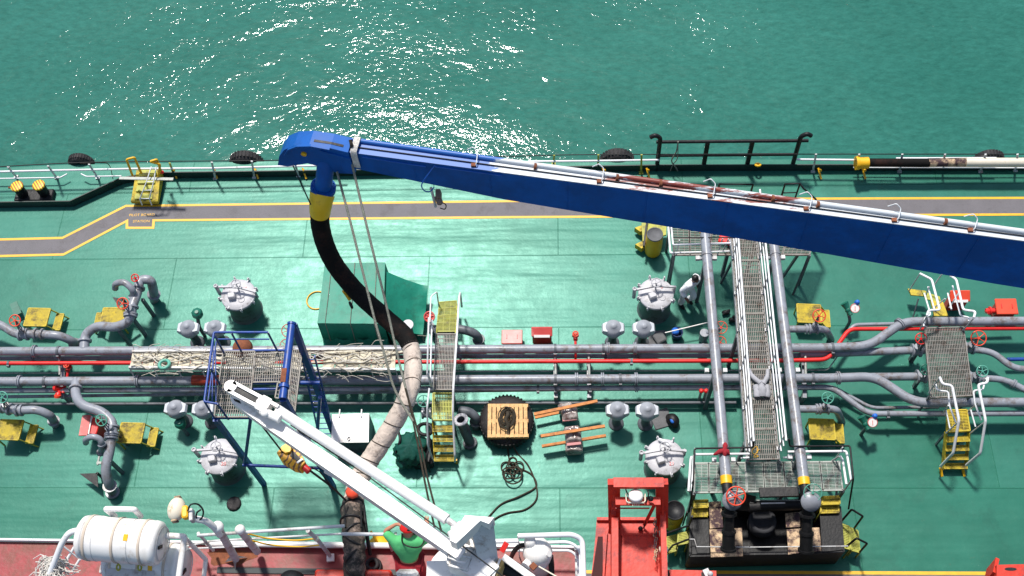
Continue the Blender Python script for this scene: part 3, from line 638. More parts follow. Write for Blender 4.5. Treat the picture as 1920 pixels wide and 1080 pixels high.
for px, lab in [(111, 'left of the striped cargo bundle'), (1041, 'left of the pair right of the middle crossover'), (1104, 'right of the pair right of the middle crossover'), (1510, 'just right of the right-hand athwart pipe')]:
    a, b = P(px, 662, .68), P(px+1, 733, .68)
    t = thing('pipe_support', ((a.x+b.x)/2, (a.y+b.y)/2, 0), 'pale grey support under the main pipes, '+lab, 'pipe support', 'pipe supports under the main lines')
    mb = MB(); a2, b2 = P(px, 667, .66), P(px+1, 703, .66); mb.tube([a2, b2], .035, 8); mesh('tie_bar', mb, gratpale, t)
    mb = MB(); mb.bar(a+V((0, .1, -.25)), b+V((0, -.1, -.25)), .10, .10); mesh('cross_beam', mb, grey, t)
    for q in (a, b): mb = MB(); mb.bar(V((q.x, q.y, 0)), V((q.x, q.y, .4)), .10, .10, (0, 1, 0)); mesh('leg', mb, grey, t)
mb = MB(); a, b = P(361, 713, .80), P(413, 713, .80); mb.cyl(a, b, .135, 16)
single('warning_sleeve', mb, bandm, 'red and yellow striped sleeve round the lower cargo pipe by the blue tower', 'pipe sleeve')

# ================================================================== TANK HATCHES
def make_hatch(mark, rz_arm, extra=False):
    t = thing('tank_hatch', (0, 0, 0), '', 'hatch', 'round tank hatches')
    mb = MB(); mb.lathe([(.46, 0), (.43, .03), (.43, .60), (.47, .61), (.47, .645), (.40, .645)], (0, 0, 0), (0, 0, 1), 40); mesh('coaming', mb, hatchs, t)
    mb = MB(); mb.lathe([(.46, .65), (.475, .66), (.475, .70), (.455, .715), (.30, .735), (0, .745)], (0, 0, 0), (0, 0, 1), 40); lid = mesh('lid', mb, hatchg, t)
    for k in range(8):
        a = 2*math.pi*k/8+.3; c = V((math.cos(a), math.sin(a), 0)); mb = MB()
        mb.box(c*.48+V((0, 0, .70)), (.12, .05, .05), a); mb.cyl(c*.51+V((0, 0, .62)), c*.51+V((0, 0, .80)), .018, 8); mb.bar(c*.54+V((0, 0, .76)), c*.46+V((0, 0, .80)), .03, .02)
        mesh('cleat', mb, hatchg, lid)
    ca = V((math.cos(rz_arm), math.sin(rz_arm), 0)); na = V((-ca.y, ca.x, 0))
    mb = MB(); mb.bar(ca*-.58+na*.06+V((0, 0, .86)), na*.10+V((0, 0, .90)), .05, .05); mb.bar(na*.10+V((0, 0, .90)), ca*.50+na*.05+V((0, 0, .84)), .05, .05)
    mb.cyl(ca*-.58+na*.06+V((0, 0, .55)), ca*-.58+na*.06+V((0, 0, .90)), .05, 12); mb.torus(ca*-.58+na*.06+V((0, 0, .91)), .045, .02, (0, 0, 1), 14, 6)
    mb.cyl(ca*.50+na*.05+V((0, 0, .6)), ca*.50+na*.05+V((0, 0, .86)), .035, 10)
    mesh('swing_arm', mb, hatchg, t)
    mb = MB(); wheel(mb, na*.12+V((0, 0, 1.0)), (0, -.1, 1), .125, .014, 4); mb.cyl(na*.12+V((0, 0, .74)), na*.12+V((0, 0, 1.0)), .022, 8); mesh('hand_wheel', mb, hatchg, t)
    mb = MB(); mb.box(ca*-.12-na*.12+V((0, 0, .80)), (.20, .17, .12), rz_arm+.25, 0, .02); mb.cyl(ca*-.12-na*.12+V((0, 0, .72)), ca*-.12-na*.12+V((0, 0, .76)), .09, 14); mesh('vent_box', mb, hatchg, lid)
    mb = MB(); mb.torus(ca*.14-na*.16+V((0, 0, .738)), .085, .01, (0, 0, 1), 20, 6); mesh('sight_port', mb, hatchg, lid)
    txt(mark[0], .13, V((.16, mark[1], .742+.003)), 0, pinkred, lid, 'tank_number')
    if extra:
        mb = MB(); mb.box((-.03, .38, .78), (.24, .08, .06), -.4, 0, .02); mb.box((.10, .30, .77), (.14, .09, .05), -.5, 0, .02); mesh('rag', mb, coverw, lid)
    return t
for px, py, mk, ra, ex, lab in [(447, 553, ('44', .17), -.12, False, 'round grey tank hatch left of the green tarpaulin, above the pipes'),
                        (1230, 551, ('3', .17), .10, False, 'round grey tank hatch beside the person in white'),
                        (411, 856, ('20', -.22), -.03, False, 'round grey tank hatch below the blue scaffold, above the black cap'),
                        (1246, 857, ('21', -.20), .08, True, 'round grey tank hatch with a white rag above the red steel cradle')]:
    h = make_hatch(mk, ra, ex); q = P(px, py, .90); h.location = (q.x, q.y, 0); h.scale = (1, 1, 1.3); h['label'] = lab

# ================================================================== VENT HEADS
def make_vent():
    t = thing('tank_vent', (0, 0, 0), '', 'tank vent', 'bell-shaped vent heads in pairs')
    mb = MB(); mb.lathe([(.20, 0), (.20, .04), (.13, .05), (.115, .12), (.105, .60), (.17, .66)], (0, 0, 0), (0, 0, 1), 24); st = mesh('stand_pipe', mb, dkgrey, t)
    mb = MB(); mb.lathe([(.12, .60), (.21, .68), (.245, .80), (.235, .92), (.18, 1.01), (.085, 1.045), (.08, 1.075), (0, 1.085)], (0, 0, 0), (0, 0, 1), 30); mesh('bell', mb, dome, t)
    for s_ in (-1, 1):
        mb = MB(); pr = [(s_*.16, .72), (s_*.27, .76), (s_*.30, .86), (s_*.27, .95), (s_*.16, .98)]
        vs = []
        for y in (-.15, .15):
            for x, z in pr: vs.append((x, y*(1 if abs(x) < .2 else .72), z))
        mb.add(vs, [tuple(range(5)), tuple(range(9, 4, -1))]+[(i, (i+1) % 5, 5+(i+1) % 5, 5+i) for i in range(5)]); mesh('side_hood', mb, flap, t)
    
    return t
vent0 = make_vent()
for i, (px, py, lab) in enumerate([(352, 614, 'left bell-shaped vent of the upper left pair by the green valve'), (402, 614, 'right bell-shaped vent of the upper left pair, next to the blue scaffold rail'),
                     (328, 765, 'left bell-shaped vent of the lower left pair above the green box valve'), (380, 766, 'right bell-shaped vent of the lower left pair, under the blue scaffold corner'),
                     (1150, 614, 'left bell-shaped vent of the pair below the upper right hatch'), (1207, 614, 'right bell-shaped vent of the pair below the upper right hatch'),
                     (1158, 768, 'left bell-shaped vent of the pair right of the wrapped bundles'), (1214, 769, 'right bell-shaped vent of the pair right of the wrapped bundles')]):
    q = P(px, py, .93)
    if i == 0: vent0.location = (q.x, q.y, 0); vent0['label'] = lab
    else: dup(vent0, (q.x, q.y, 0), rnd.uniform(-.05, .05), lab)

def green_valve(px, py, z, base, lab, box=True):
    q = P(px, py, z); b = P(base[0], base[1], 0)
    t = thing('vent_valve', (b.x, b.y, 0), lab, 'valve')
    mb = MB(); mb.tube(bend([b, V((b.x, b.y, z*.6)), q], .15), .05, 10); mesh('stem_pipe', mb, dkgrey, t)
    mb = MB(); mb.lathe([(0, -.12), (.13, -.11), (.15, -.04), (.15, .06), (.12, .11), (0, .12)], q, (0, 0, 1), 8); mb.cyl(q+V((.02, -.02, .10)), q+V((.02, -.02, .15)), .05, 10); mesh('cap', mb, green, t)
green_valve(370, 588, .95, (384, 630), 'small dark green capped valve standing between the upper left vents')
green_valve(338, 794, .55, (352, 815), 'dark green box valve beside the lower left vents')

# ================================================================== VALVE ASSEMBLIES
def valve(t, p, d, r, wc, wax, wR, wm, body=grey):
    """gate valve on a pipe: two flanges, a disc body, a yoke and a hand wheel"""
    p = V(p); d = V(d).normalized(); vb = MB()
    flange(vb, p-d*.10, d, r*1.05, .045); flange(vb, p+d*.10, d, r*1.05, .045); vb.cyl(p-d*.10, p+d*.10, r*1.15, 18)
    wc = V(wc); wax = V(wax).normalized(); foot = p+(wc-p)*.35
    vb.tube([p, foot], [r*1.0, r*.75], 14); o = mesh('valve_body', vb, body, t)
    mb = MB(); x, y = frame(wc-p)
    for s_ in (-1, 1): mb.tube([foot+x*s_*r*.6, wc-(wc-p).normalized()*.06+x*s_*.03], .018, 6)
    mb.tube([foot, wc], .016, 8); mesh('yoke', mb, dkgrey, o)
    mb = MB(); wheel(mb, wc, wax, wR, .016, 5, rnd.random()); mesh('hand_wheel', mb, wm, o)
CAMD = V((0, -.45, .9))
def assembly(name, lab, pxs, r, valves, flpx=(), m=grey, rad=.3, cat='pipework'):
    pts = [P(*q) for q in pxs]; mid = pts[len(pts)//2]; t = thing(name, (mid.x, mid.y, 0), lab, cat)
    path = bend(pts, rad, 8); mb = MB(); mb.tube(path, r, 18); mesh('pipe', mb, m, t)
    for (i, f) in flpx:
        a, b = pts[i], pts[i+1]; mb = MB(); flange(mb, a.lerp(b, f), b-a, r*1.0, .05); mesh('flange', mb, m, t)
    for (i, f, wpx, wR, wm) in valves:
        a, b = pts[i], pts[i+1]; valve(t, a.lerp(b, f), b-a, r, P(*wpx), CAMD, wR, wm)
    return t
assembly('pipe_bend', 'upper left corner pipe with red hand wheel and shaded elbow, by the yellow step', [(-30, 598, .8), (8, 612, .8), (30, 628, .8), (62, 626, .8), (112, 629, .8), (139, 641, .5), (141, 652, 0)], .115,
         [(2, .45, (28, 601, 1.45), .15, orange)], [(3, .1), (3, .35), (5, .3)])
mb = MB(); a, b = P(25, 568, .75), P(34, 590, .75); mb.bar(a, b, .20, .04); mb.bar(a+V((-.04, 0, -.3)), b+V((.02, 0, -.3)), .17, .04); mb.bar(P(29, 578, .5), P(31, 586, .5), .05, .45); single('deck_chock', mb, green, 'small dark green plate tilted above the red wheel at far left', 'plate')
t = assembly('pipe_bend', 'S-shaped grey pipe rising from the upper cargo pipe to a hooded valve cluster', [(158, 655, .80), (160, 626, .85), (182, 611, .95), (218, 614, 1.0), (243, 603, 1.05), (246, 580, 1.1), (258, 548, 1.1), (262, 524, 1.1), (283, 524, 1.1), (288, 545, .7), (289, 562, 0)], .128,
         [(4, .9, (230, 569, 1.7), .15, orange)], [(0, .55), (4, .45), (6, .3), (9, .4)], rad=.22)
a = [P(*q) for q in [(250, 556, 1.1), (248, 543, 1.35), (233, 530, 1.45), (218, 532, 1.35), (216, 541, 1.15)]]; mb = MB(); mb.tube(smooth(a, 6), .09, 14); flange(mb, a[0], V((0, .2, .5)), .095, .05); mesh('gooseneck', mb, grey, t)
mb = MB(); wheel(mb, P(253, 521, 1.5), CAMD, .10, .016, 4); mb.cyl(P(253, 521, 1.5), P(258, 530, 1.1), .03, 8); mesh('hand_wheel', mb, red, t)
mb = MB()
for q in [(222, 618), (250, 598), (266, 560)]:
    a = P(q[0], q[1], 1.0); mb.bar(V((a.x, a.y, 0)), V((a.x, a.y, .95)), .08, .08, (0, 1, 0))
mb.bar(P(222, 618, .5), P(250, 598, .5), .07, .07); mesh('legs', mb, dkgrey, t)
t = assembly('pipe_bend', 'S-shaped grey pipe dropping from the lower cargo pipe to a valve and floor elbow', [(143, 712, .80), (141, 740, .9), (152, 760, 1.0), (192, 772, 1.0), (211, 792, 1.0), (210, 810, 1.0), (206, 845, .95), (197, 880, .85), (204, 907, .55), (212, 925, 0)], .125,
         [(4, .9, (190, 788, 1.6), .14, gwheel)], [(0, .6), (5, .2), (5, .35), (8, .25), (8, .9)], rad=.22)
a = [P(*q) for q in [(190, 848, .7), (191, 833, 1.15), (186, 823, 1.3), (172, 819, 1.35), (162, 824, 1.2), (161, 830, 1.0)]]; mb = MB(); mb.tube(smooth(a, 6), .08, 14); flange(mb, a[1], V((0, .2, .5)), .075, .05); flange(mb, a[0], V((0, .2, .5)), .085, .06); mesh('gooseneck', mb, grey, t)
mb = MB(); a = P(186, 868, .9); mb.box(a, (.12, .06, .05)); mb.cyl(P(186, 856, .9), P(183, 872, .9), .03, 8); mesh('drain_cock', mb, gratpale, t)
mb = MB()
for q in [(186, 775), (214, 806), (204, 862)]:
    a = P(q[0], q[1], 1.0); mb.bar(V((a.x, a.y, 0)), V((a.x, a.y, .95)), .08, .08, (0, 1, 0))
mesh('legs', mb, dkgrey, t)
assembly('pipe_bend', 'lower left corner pipe with green wheel ending in a floor elbow', [(-40, 752, .9), (0, 762, .9), (28, 770, .9), (70, 768, .9), (95, 779, .7), (104, 796, 0)], .11,
         [(1, .45, (4, 745, 1.5), .14, gwheel)], [(2, .1), (2, .3), (4, .6)])
assembly('pipe_bend', 'grey elbow beside the upper yellow stair of the middle crossover', [(806, 618, .6), (862, 616, .75), (893, 625, .7), (902, 648, 0)], .12, [], [(2, .5)], m=dkgrey)
assembly('pipe_bend', 'short grey pipe with orange wheel valve above the main pipes, right of the athwart pipes', [(1478, 617, .9), (1515, 617, .9), (1548, 617, .9), (1558, 636, 0)], .095, [(1, .3, (1536, 592, 1.45), .16, orange)], [(0, .9)])
assembly('pipe_bend', 'short grey pipe with green wheel valve below the main pipes, right of the athwart pipes', [(1498, 767, .9), (1535, 767, .9), (1568, 767, .9), (1578, 790, 0)], .095, [(1, .3, (1552, 746, 1.45), .14, gwheel)], [(0, .9)])
# four valves around the right crossover
for p, wv, wm, rr, lab in [((1718, 657, .60), (1727, 635, 1.25), red, .14, 'upper left valve with small red wheel at the right crossover'), ((1727, 706, .66), (1735, 693, 1.2), green, .13, 'lower left valve with dark green wheel at the right crossover'),
                   ((1816, 652, .62), (1835, 634, 1.3), orange, .19, 'upper right valve with large red wheel at the right crossover'), ((1825, 708, .62), (1842, 696, 1.2), gwheel, .14, 'lower right valve with green wheel at the right crossover')]:
    q = P(*p); t = thing('gate_valve', (q.x, q.y, 0), lab, 'valve'); valve(t, q, (1, 0, 0), .12, P(*wv), CAMD, rr, wm)
    mb = MB(); mb.bar((q.x, q.y, 0), (q.x, q.y, q.z-.1), .09, .09, (0, 1, 0)); mesh('leg', mb, dkgrey, t)
    mb = MB(); mb.cyl(q-V((.2, 0, 0)), q+V((.2, 0, 0)), .1, 16); mesh('pipe_stub', mb, grey, t)
q = P(805, 594, 1.0); t = thing('gate_valve', (q.x, q.y-.3, 0), 'faded red hand wheel valve at the left of the middle crossover top', 'valve')
mb = MB(); mb.cyl((q.x, q.y, 0), (q.x, q.y, .5), .09, 14); mesh('valve_body', mb, dkgrey, t); mb = MB(); mb.cyl((q.x, q.y, .5), q, .02, 8); mesh('stem', mb, dkgrey, t)
mb = MB(); wheel(mb, q, CAMD, .135, .02, 6); mb.lathe([(0, 0), (.12, .004)], q-V((0, 0, .02)), CAMD, 20); mesh('hand_wheel', mb, pinkred, t)
q = P(794, 752, .9); t = thing('gate_valve', (q.x, q.y-.2, 0), 'pale green wheel valve left of the middle crossover, below the pipes', 'valve')
b = P(800, 775, .45); valve(t, b, (1, 0, 0), .10, q, CAMD, .15, gwheel)
for px, py, lab in [(540, 620, 'upper thin pink hand wheel beside the thick blue beam'), (537, 648, 'lower thin pink hand wheel beside the thick blue beam')]:
    q = P(px, py, .9); t = thing('gate_valve', (q.x, q.y, 0), lab, 'valve'); mb = MB(); wheel(mb, q, CAMD, .17, .012, 6); mesh('hand_wheel', mb, pinkred, t)
    mb = MB(); mb.cyl((q.x, q.y, 0), q, .03, 8); mb.cyl((q.x, q.y, 0), (q.x, q.y, .45), .07, 12); mesh('stem', mb, grey, t)
for px, py, lab in [(1352, 614, 'upper orange-rimmed wheel right of the left athwart pipe'), (1350, 642, 'lower orange-rimmed wheel right of the left athwart pipe')]:
    q = P(px, py, .8); t = thing('gate_valve', (q.x, q.y, 0), lab, 'valve'); mb = MB(); wheel(mb, q, CAMD, .16, .012, 5); mesh('hand_wheel', mb, orange, t)
    mb = MB(); mb.tube(bend([(q.x-.35, q.y, 0), (q.x-.35, q.y, .5), (q.x-.1, q.y, .5), q], .1), .05, 10); mb.cyl((q.x-.4, q.y, .12), (q.x-.4, q.y, .5), .12, 14); mesh('valve_body', mb, grey, t)

# gauges
for px, py, bx, by, lab in [(1603, 578, 1585, 618, 'green standpipe with round white gauge and blue cap above the right pipes'), (1636, 792, 1614, 815, 'green standpipe with round white gauge and blue cap below the right pipes')]:
    q = P(px, py, .85); b = P(bx, by, 0); t = thing('pressure_gauge', b, lab, 'gauge')
    mb = MB(); mb.tube(bend([b, b+V((.02, 0, .5)), q+V((-.16, -.05, -.12))], .12), .045, 10); mesh('stand', mb, dkgrey, t)
    mb = MB(); k = q+V((-.17, -.02, -.06)); mb.tube([k+V((-.10, .16, .10)), k, k+V((.06, -.14, -.02))], [.11, .055, .06], 12); mb.ball(k, .085, 12); mesh('horn', mb, green, t)
    mb = MB(); mb.lathe([(0, -.05), (.11, -.05), (.125, 0), (.125, .02), (.11, .02)], q, CAMD, 26); g = mesh('gauge_case', mb, pinkred, t)
    mb = MB(); mb.lathe([(.0, .012), (.11, .012)], q, CAMD, 26); mesh('dial', mb, white, g)
    mb = MB(); x, y = frame(CAMD); mb.bar(q+CAMD*.02-y*.05, q+CAMD*.02+y*.07, .012, .006, CAMD); mesh('needle', mb, red, g)
    mb = MB(); mb.lathe([(0, .09), (.05, .085), (.06, .05), (.075, 0)], q+V((.06, .14, .05)), (0, 0, 1), 8); mesh('cap', mb, brblue, t)

# ================================================================== YELLOW STEP STANDS
def make_stand():
    t = thing('step_stand', (0, 0, 0), '', 'step stand', 'yellow grating step stands')
    mb = MB(); mb.grid((-.30, -.26, .52), (.30, -.26, .52), (.30, .26, .52), (-.30, .26, .52), .03, .15, .016, .03)
    for a, b in [((-.31, -.27), (.31, -.27)), ((.31, -.27), (.31, .27)), ((.31, .27), (-.31, .27)), ((-.31, .27), (-.31, -.27))]: mb.bar((*a, .52), (*b, .52), .03, .05)
    mesh('top', mb, olive, t)
    mb = MB(); mb.grid((.40, -.24, .26), (.58, -.24, .26), (.58, .24, .26), (.40, .24, .26), .03, .12, .016, .03)
    for a, b in [((.39, -.25), (.59, -.25)), ((.59, -.25), (.59, .25)), ((.59, .25), (.39, .25)), ((.39, .25), (.39, -.25))]: mb.bar((*a, .26), (*b, .26), .025, .05)
    mesh('step', mb, olive, t)
    for x, y in ((-.29, -.25), (-.29, .25)):
        mb = MB(); mb.bar((x, y, 0), (x, y, .50), .035, .035, (0, 1, 0)); mesh('leg', mb, oliveg, t)
    for y in (-.25, .25):
        mb = MB(); mb.bar((.31, y, .50), (.62, y, 0), .05, .02, (0, 1, 0)); mesh('leg', mb, oliveg, t)
    return t
st0 = make_stand()
for i, (px, py, rz, lab) in enumerate([(70, 595, -.03, 'yellow grating step stand right of the red wheel at upper left'), (212, 594, math.pi, 'yellow grating step stand tucked beside the upper S-shaped pipe'),
                        (18, 806, -.04, 'yellow grating step stand at the lower left edge'), (246, 812, -.03, 'yellow grating step stand right of the lower S-shaped pipe'),
                        (1517, 588, -.05, 'yellow grating step stand behind the orange wheel, right of the athwart pipes'), (1541, 805, -.04, 'yellow grating step stand below the green wheel, right of the athwart pipes')]):
    q = P(px, py, .52)
    if i == 0: st0.location = (q.x, q.y, 0); st0.rotation_euler = (0, 0, rz); st0['label'] = lab
    else: dup(st0, (q.x, q.y, 0), rz, lab)

# ================================================================== RED BOXES, HYDRANTS
def redbox(px, py, z, sx, sy, lab, m=pinkred, tilt=0.0, rz=0.0, hood=True, lip=True):
    q = P(px, py, z); t = thing('hose_box', (q.x, q.y, 0), lab, 'hose box'); 
    mb = MB(); mb.box((q.x, q.y, z*.52), (sx*.92, sy*.7, z*.75), rz, 0, .02); mesh('cabinet', mb, red, t)
    mb = MB(); mb.box((q.x, q.y, z), (sx, sy, .06), rz, tilt, .015); ld = mesh('lid', mb, m, t)
    if lip: mb = MB(); mb.box((q.x, q.y-sy*.42, z-.02+math.sin(tilt)*-sy*.2), (sx*.75, .07, .05), rz, tilt); mesh('white_edge', mb, white, ld)
    else:
        for s_ in (-1, 1): mb = MB(); mb.bar((q.x+s_*sx*.25, q.y-.06, z+.045), (q.x+s_*sx*.25, q.y+.06, z+.045), .015, .02); mesh('handle', mb, red, ld)
    return t
redbox(960, 632, .35, .56, .42, 'faded pink-red flat hose box left of the hooded red box', pinkred, 0, 0, True, False)
redbox(1016, 622, .65, .56, .26, 'red hose box with white front edge above the main pipes in the middle', pinkred, .5)
redbox(1800, 555, .75, .52, .30, 'red hose box with white edge behind the right crossover rails', orange, .5)
t = redbox(1887, 575, .5, .56, .44, 'large red box with side coupling at the right edge under the boom', orange, .15, 0, True, False)
q = P(1858, 583, .35); mb = MB(); mb.cyl(q-V((.14, 0, 0)), q+V((.14, 0, 0)), .07, 14); mb.cyl(q-V((.05, 0, 0)), q-V((.01, 0, 0)), .12, 14); mb.cyl(q-V((.12, 0, 0)), q+V((-.12, -.1, .1)), .04, 10); mesh('coupling', mb, red, t)
q = P(164, 797, .6); t = thing('hose_box', (q.x, q.y, 0), 'red hose box with white strip turned sideways beside the green wheel', 'hose box')
mb = MB(); mb.box((q.x+.12, q.y, .32), (.34, .46, .5), -.12, 0, .02); mesh('cabinet', mb, red, t)
mb = MB(); mb.bar(P(163, 779, .62), P(156, 817, .62), .22, .05); ld = mesh('lid', mb, pinkred, t); mb = MB(); mb.bar(P(171, 781, .60), P(165, 814, .60), .07, .05); mesh('white_edge', mb, white, ld)
def hydrant(px, py, z, base, lab, d):
    q = P(px, py, z); b = P(*base); t = thing('hydrant', (b.x, b.y, 0), lab, 'hydrant')
    mb = MB(); mb.tube(bend([b, V((b.x, b.y, z-.1)), q], .1), .035, 10); mesh('riser', mb, red, t)
    mb = MB(); mb.cyl(q-V((0, .09, 0)), q+V((0, .1, 0)), .06, 14); mb.cyl(q+V((0, .02, 0)), q+V((0, .05, 0)), .09, 14); mb.cyl(q, q+V((0, 0, .12)), .03, 10); mesh('valve_body', mb, red, t)
    mb = MB(); wheel(mb, q+V((d*.02, .02, .15)), (0, -.2, 1), .07, .016, 4); mesh('hand_wheel', mb, orange, t)
hydrant(1079, 632, .85, (1079, 676, .42), 'small red hydrant standing above the upper cargo pipe', 0)
hydrant(128, 690, .55, (127, 712, .4), 'small red hydrant between the two cargo pipes at left', 0)
t = thing('hydrant', P(112, 736, 0), 'red double hydrant with orange cap below the lower cargo pipe at left', 'hydrant')
mb = MB(); a = P(121, 728, .6); b = P(104, 728, .7); c = P(109, 742, .65); mb.tube([P(122, 712, .6), a, P(118, 737, .6)], .045, 10); mb.tube([a, b], .05, 10); mb.tube([P(112, 732, .6), c], .05, 10); mb.cyl(b-V((.02, 0, 0)), b+V((.05, 0, .02)), .085, 12); mb.cyl(c, c+V((0, .06, 0)), .08, 12); mesh('valve_body', mb, red, t)
mb = MB(); mb.cyl(P(108, 741, .7), P(108, 745, .66), .085, 12); mesh('cap', mb, orange, t)
for px, lab in [(1315, 'left'), (1324, 'right')]:
    q = P(px, 733, .7); t = thing('small_valve', (q.x, q.y, 0), f'tiny red-capped valve, {lab} one of two below the lower pipes by the athwart pipe', 'valve')
    mb = MB(); mb.cyl((q.x, q.y, .1), (q.x, q.y, .62), .035, 8); mesh('stem', mb, gratpale, t); mb = MB(); mb.lathe([(.0, .05), (.06, .04), (.07, 0), (.03, -.02)], q, (0, -.3, 1), 6); mesh('cap', mb, red, t)
# ================================================================== MIDDLE CROSSOVER
def onto(p, q, t): return V(p).lerp(V(q), t)
def stair(t, tl, tr, bl, br, n, m=olive, name='tread', fr=.8):
    """open treads between a top edge and a bottom edge"""
    tl, tr, bl, br = map(V, (tl, tr, bl, br))
    for k in range(n):
        f = (k+.5)/n; a, b = tl.lerp(bl, f), tr.lerp(br, f); d = (bl-tl); d.z = 0; d = d/n*fr
        mb = MB(); mb.grid(a, b, b+d, a+d, .035, .16, .012, .025); mb.bar(a, b, .03, .04); mb.bar(a+d, b+d, .02, .04); mesh(name, mb, m, t)
    for a, b in ((tl, bl), (tr, br)): mb = MB(); mb.bar(a-V((0, 0, .02)), b-V((0, 0, .02)), .03, .15); mesh('stringer', mb, m, t)
t = thing('crossover_bridge', P(832, 690, 0), 'narrow grating crossover with yellow stairs and white handrails over the pipes in the middle', 'footbridge')
z = 1.35
tl, tr, bl, br = P(818, 627, z), P(854, 627, z), P(813, 731, z), P(851, 731, z)
mb = MB(); mb.grid(tl, bl, br, tr, .040, .12); 
for a, b in ((tl, bl), (tr, br), (tl, tr), (bl, br)): mb.bar(a, b, .03, .07)
mesh('walk_grating', mb, grating, t)
stair(t, tl-V((0, 0, .05)), tr-V((0, 0, .05)), P(824, 576, .45), P(857, 573, .45), 4, oliveg)
zl = 1.05; a, b, c, d = P(812, 738, zl), P(850, 738, zl), P(849, 788, zl), P(811, 788, zl)
mb = MB(); mb.grid(a, d, c, b, .04, .12, .014, .03)
for p_, q_ in ((a, b), (b, c), (c, d), (d, a)): mb.bar(p_, q_, .03, .08)
mesh('landing', mb, oliveg, t)
stair(t, d-V((0, 0, .06)), c-V((0, 0, .06)), P(815, 863, .22), P(852, 863, .22), 4, olive)
for q in (a, b, c, d, tl, tr): mb = MB(); mb.bar((q.x, q.y, 0), (q.x, q.y, q.z-.03), .05, .05, (0, 1, 0)); mesh('leg', mb, dkgrey, t)
mb = MB(); q = P(855, 862, .25); mb.bar((q.x, q.y, 0), q, .05, .05, (0, 1, 0)); mesh('leg', mb, yellow, t)
zr = 2.25
mb = MB(); mb.tube(bend([P(866, 575, .4), P(863, 548, 1.35), P(861, 556, 1.6), P(857, 622, zr), P(850, 728, zr), P(849, 770, 1.95), P(853, 856, 1.0), P(853, 866, .25)], .1), .028, 10); mesh('handrail', mb, railw, t)
mb = MB(); mb.tube(bend([P(823, 575, .4), P(819, 547, 1.35), P(808, 556, 1.5), P(806, 602, zr-.2)], .08), .02, 8); mesh('handrail', mb, railw, t)
for q in ([(804, 596, zr), (801, 700, zr), (808, 724, 1.5)], [(810, 600, 1.8), (807, 712, 1.8)]): mb = MB(); mb.tube([P(*k) for k in q], .024, 8); mesh('handrail', mb, railw, t)
mb = MB(); mb.tube(bend([P(805, 728, zr-.1), P(801, 762, zr-.2), P(802, 835, 1.1), P(813, 866, .2)], .1), .024, 8); mesh('handrail', mb, railw, t)
for q in [(tr, (858, 622, zr)), (br, (850, 728, zr)), (tl, (806, 602, zr-.2)), (bl, (803, 700, zr-.1)), (c, (850, 770, 1.95)), (d, (801, 765, 1.9))]: mb = MB(); mb.tube([q[0], P(*q[1])], .018, 7); mesh('rail_post', mb, railw, t)

# the capped stub and black bends beside it
t = thing('flanged_pipe_end', P(884, 822, 0), 'black vertical pipe with open pale flange ring beside the lower stair of the middle crossover', 'pipe end')
q = P(864, 787, 1.05); b = P(882, 832, 0); mb = MB(); ax = (q-b).normalized()
mb.tube([b, q], .13, 22, cap=False); mb.tube([q, b], .105, 22, cap=False); mb.cyl(b, b+ax*.06, .19, 20); mesh('pipe', mb, dkgrey, t)
mb = MB(); mb.lathe([(.105, -.03), (.19, -.03), (.19, .015), (.105, .015), (.105, -.03)], q, ax, 30)
x, y = frame(ax)
for k in range(12): a = 2*math.pi*k/12; c = q+(x*math.cos(a)+y*math.sin(a))*.155; mb.cyl(c, c+ax*.03, .012, 6)
mesh('flange', mb, hatchg, t)
assembly('pipe_bend', 'black elbow curving from the open flange to the floor beside the tyre fender', [(862, 770, .55), (880, 772, .6), (892, 782, .5), (893, 800, 0)], .12, [], [(2, .5)], m=dkgrey, rad=.2)

# ================================================================== RIGHT CROSSOVER
t = thing('crossover_bridge', P(1780, 680, 0), 'wide worn grating crossover with zigzag white handrails at the right', 'footbridge')
z = 1.25; tl, tr, br, bl = P(1733, 616, z), P(1806, 614, z), P(1823, 742, z), P(1745, 746, z)
mb = MB(); mb.grid(tl, bl, br, tr, .042, .12)
for a, b in ((tl, bl), (tr, br), (tl, tr), (bl, br)): mb.bar(a, b, .03, .07)
mesh('walk_grating', mb, grating, t)
zl = .95; a, b, c, d = P(1776, 770, zl), P(1812, 769, zl), P(1818, 808, zl), P(1775, 810, zl)
mb = MB(); mb.grid(a, b, c, d, .04, .12, .014, .03)
for p_, q_ in ((a, b), (b, c), (c, d), (d, a)): mb.bar(p_, q_, .03, .08)
mesh('landing', mb, olive, t)
stair(t, d-V((0, 0, .05)), c-V((0, 0, .05)), P(1768, 878, .12), P(1811, 878, .12), 4, olive)
for px in (1766, 1808): mb = MB(); p_ = P(px, 893, 0); q_ = P(px-3, 877, .15); mb.bar(p_, q_, .06, .04); mesh('foot', mb, yellow, t)
a, b, c, d = P(1745, 563, .85), P(1768, 566, .85), P(1778, 592, .85), P(1752, 592, .85)
mb = MB(); mb.prism([(p_.x, p_.y) for p_ in (a, b, c, d)][::-1], .80, .85); mesh('landing', mb, olive, t)
a, b, c, d = P(1702, 541, .5), P(1735, 545, .5), P(1745, 556, .5), P(1708, 553, .5)
mb = MB(); mb.prism([(p_.x, p_.y) for p_ in (a, b, c, d)][::-1], .46, .50); mesh('tread', mb, olive, t)
a, b, c, d = P(1728, 545, .7), P(1762, 556, .7), P(1765, 568, .7), P(1735, 560, .7)
mb = MB(); mb.prism([(p_.x, p_.y) for p_ in (a, b, c, d)][::-1], .66, .70); mesh('tread', mb, oliveg, t)
zr = 2.1
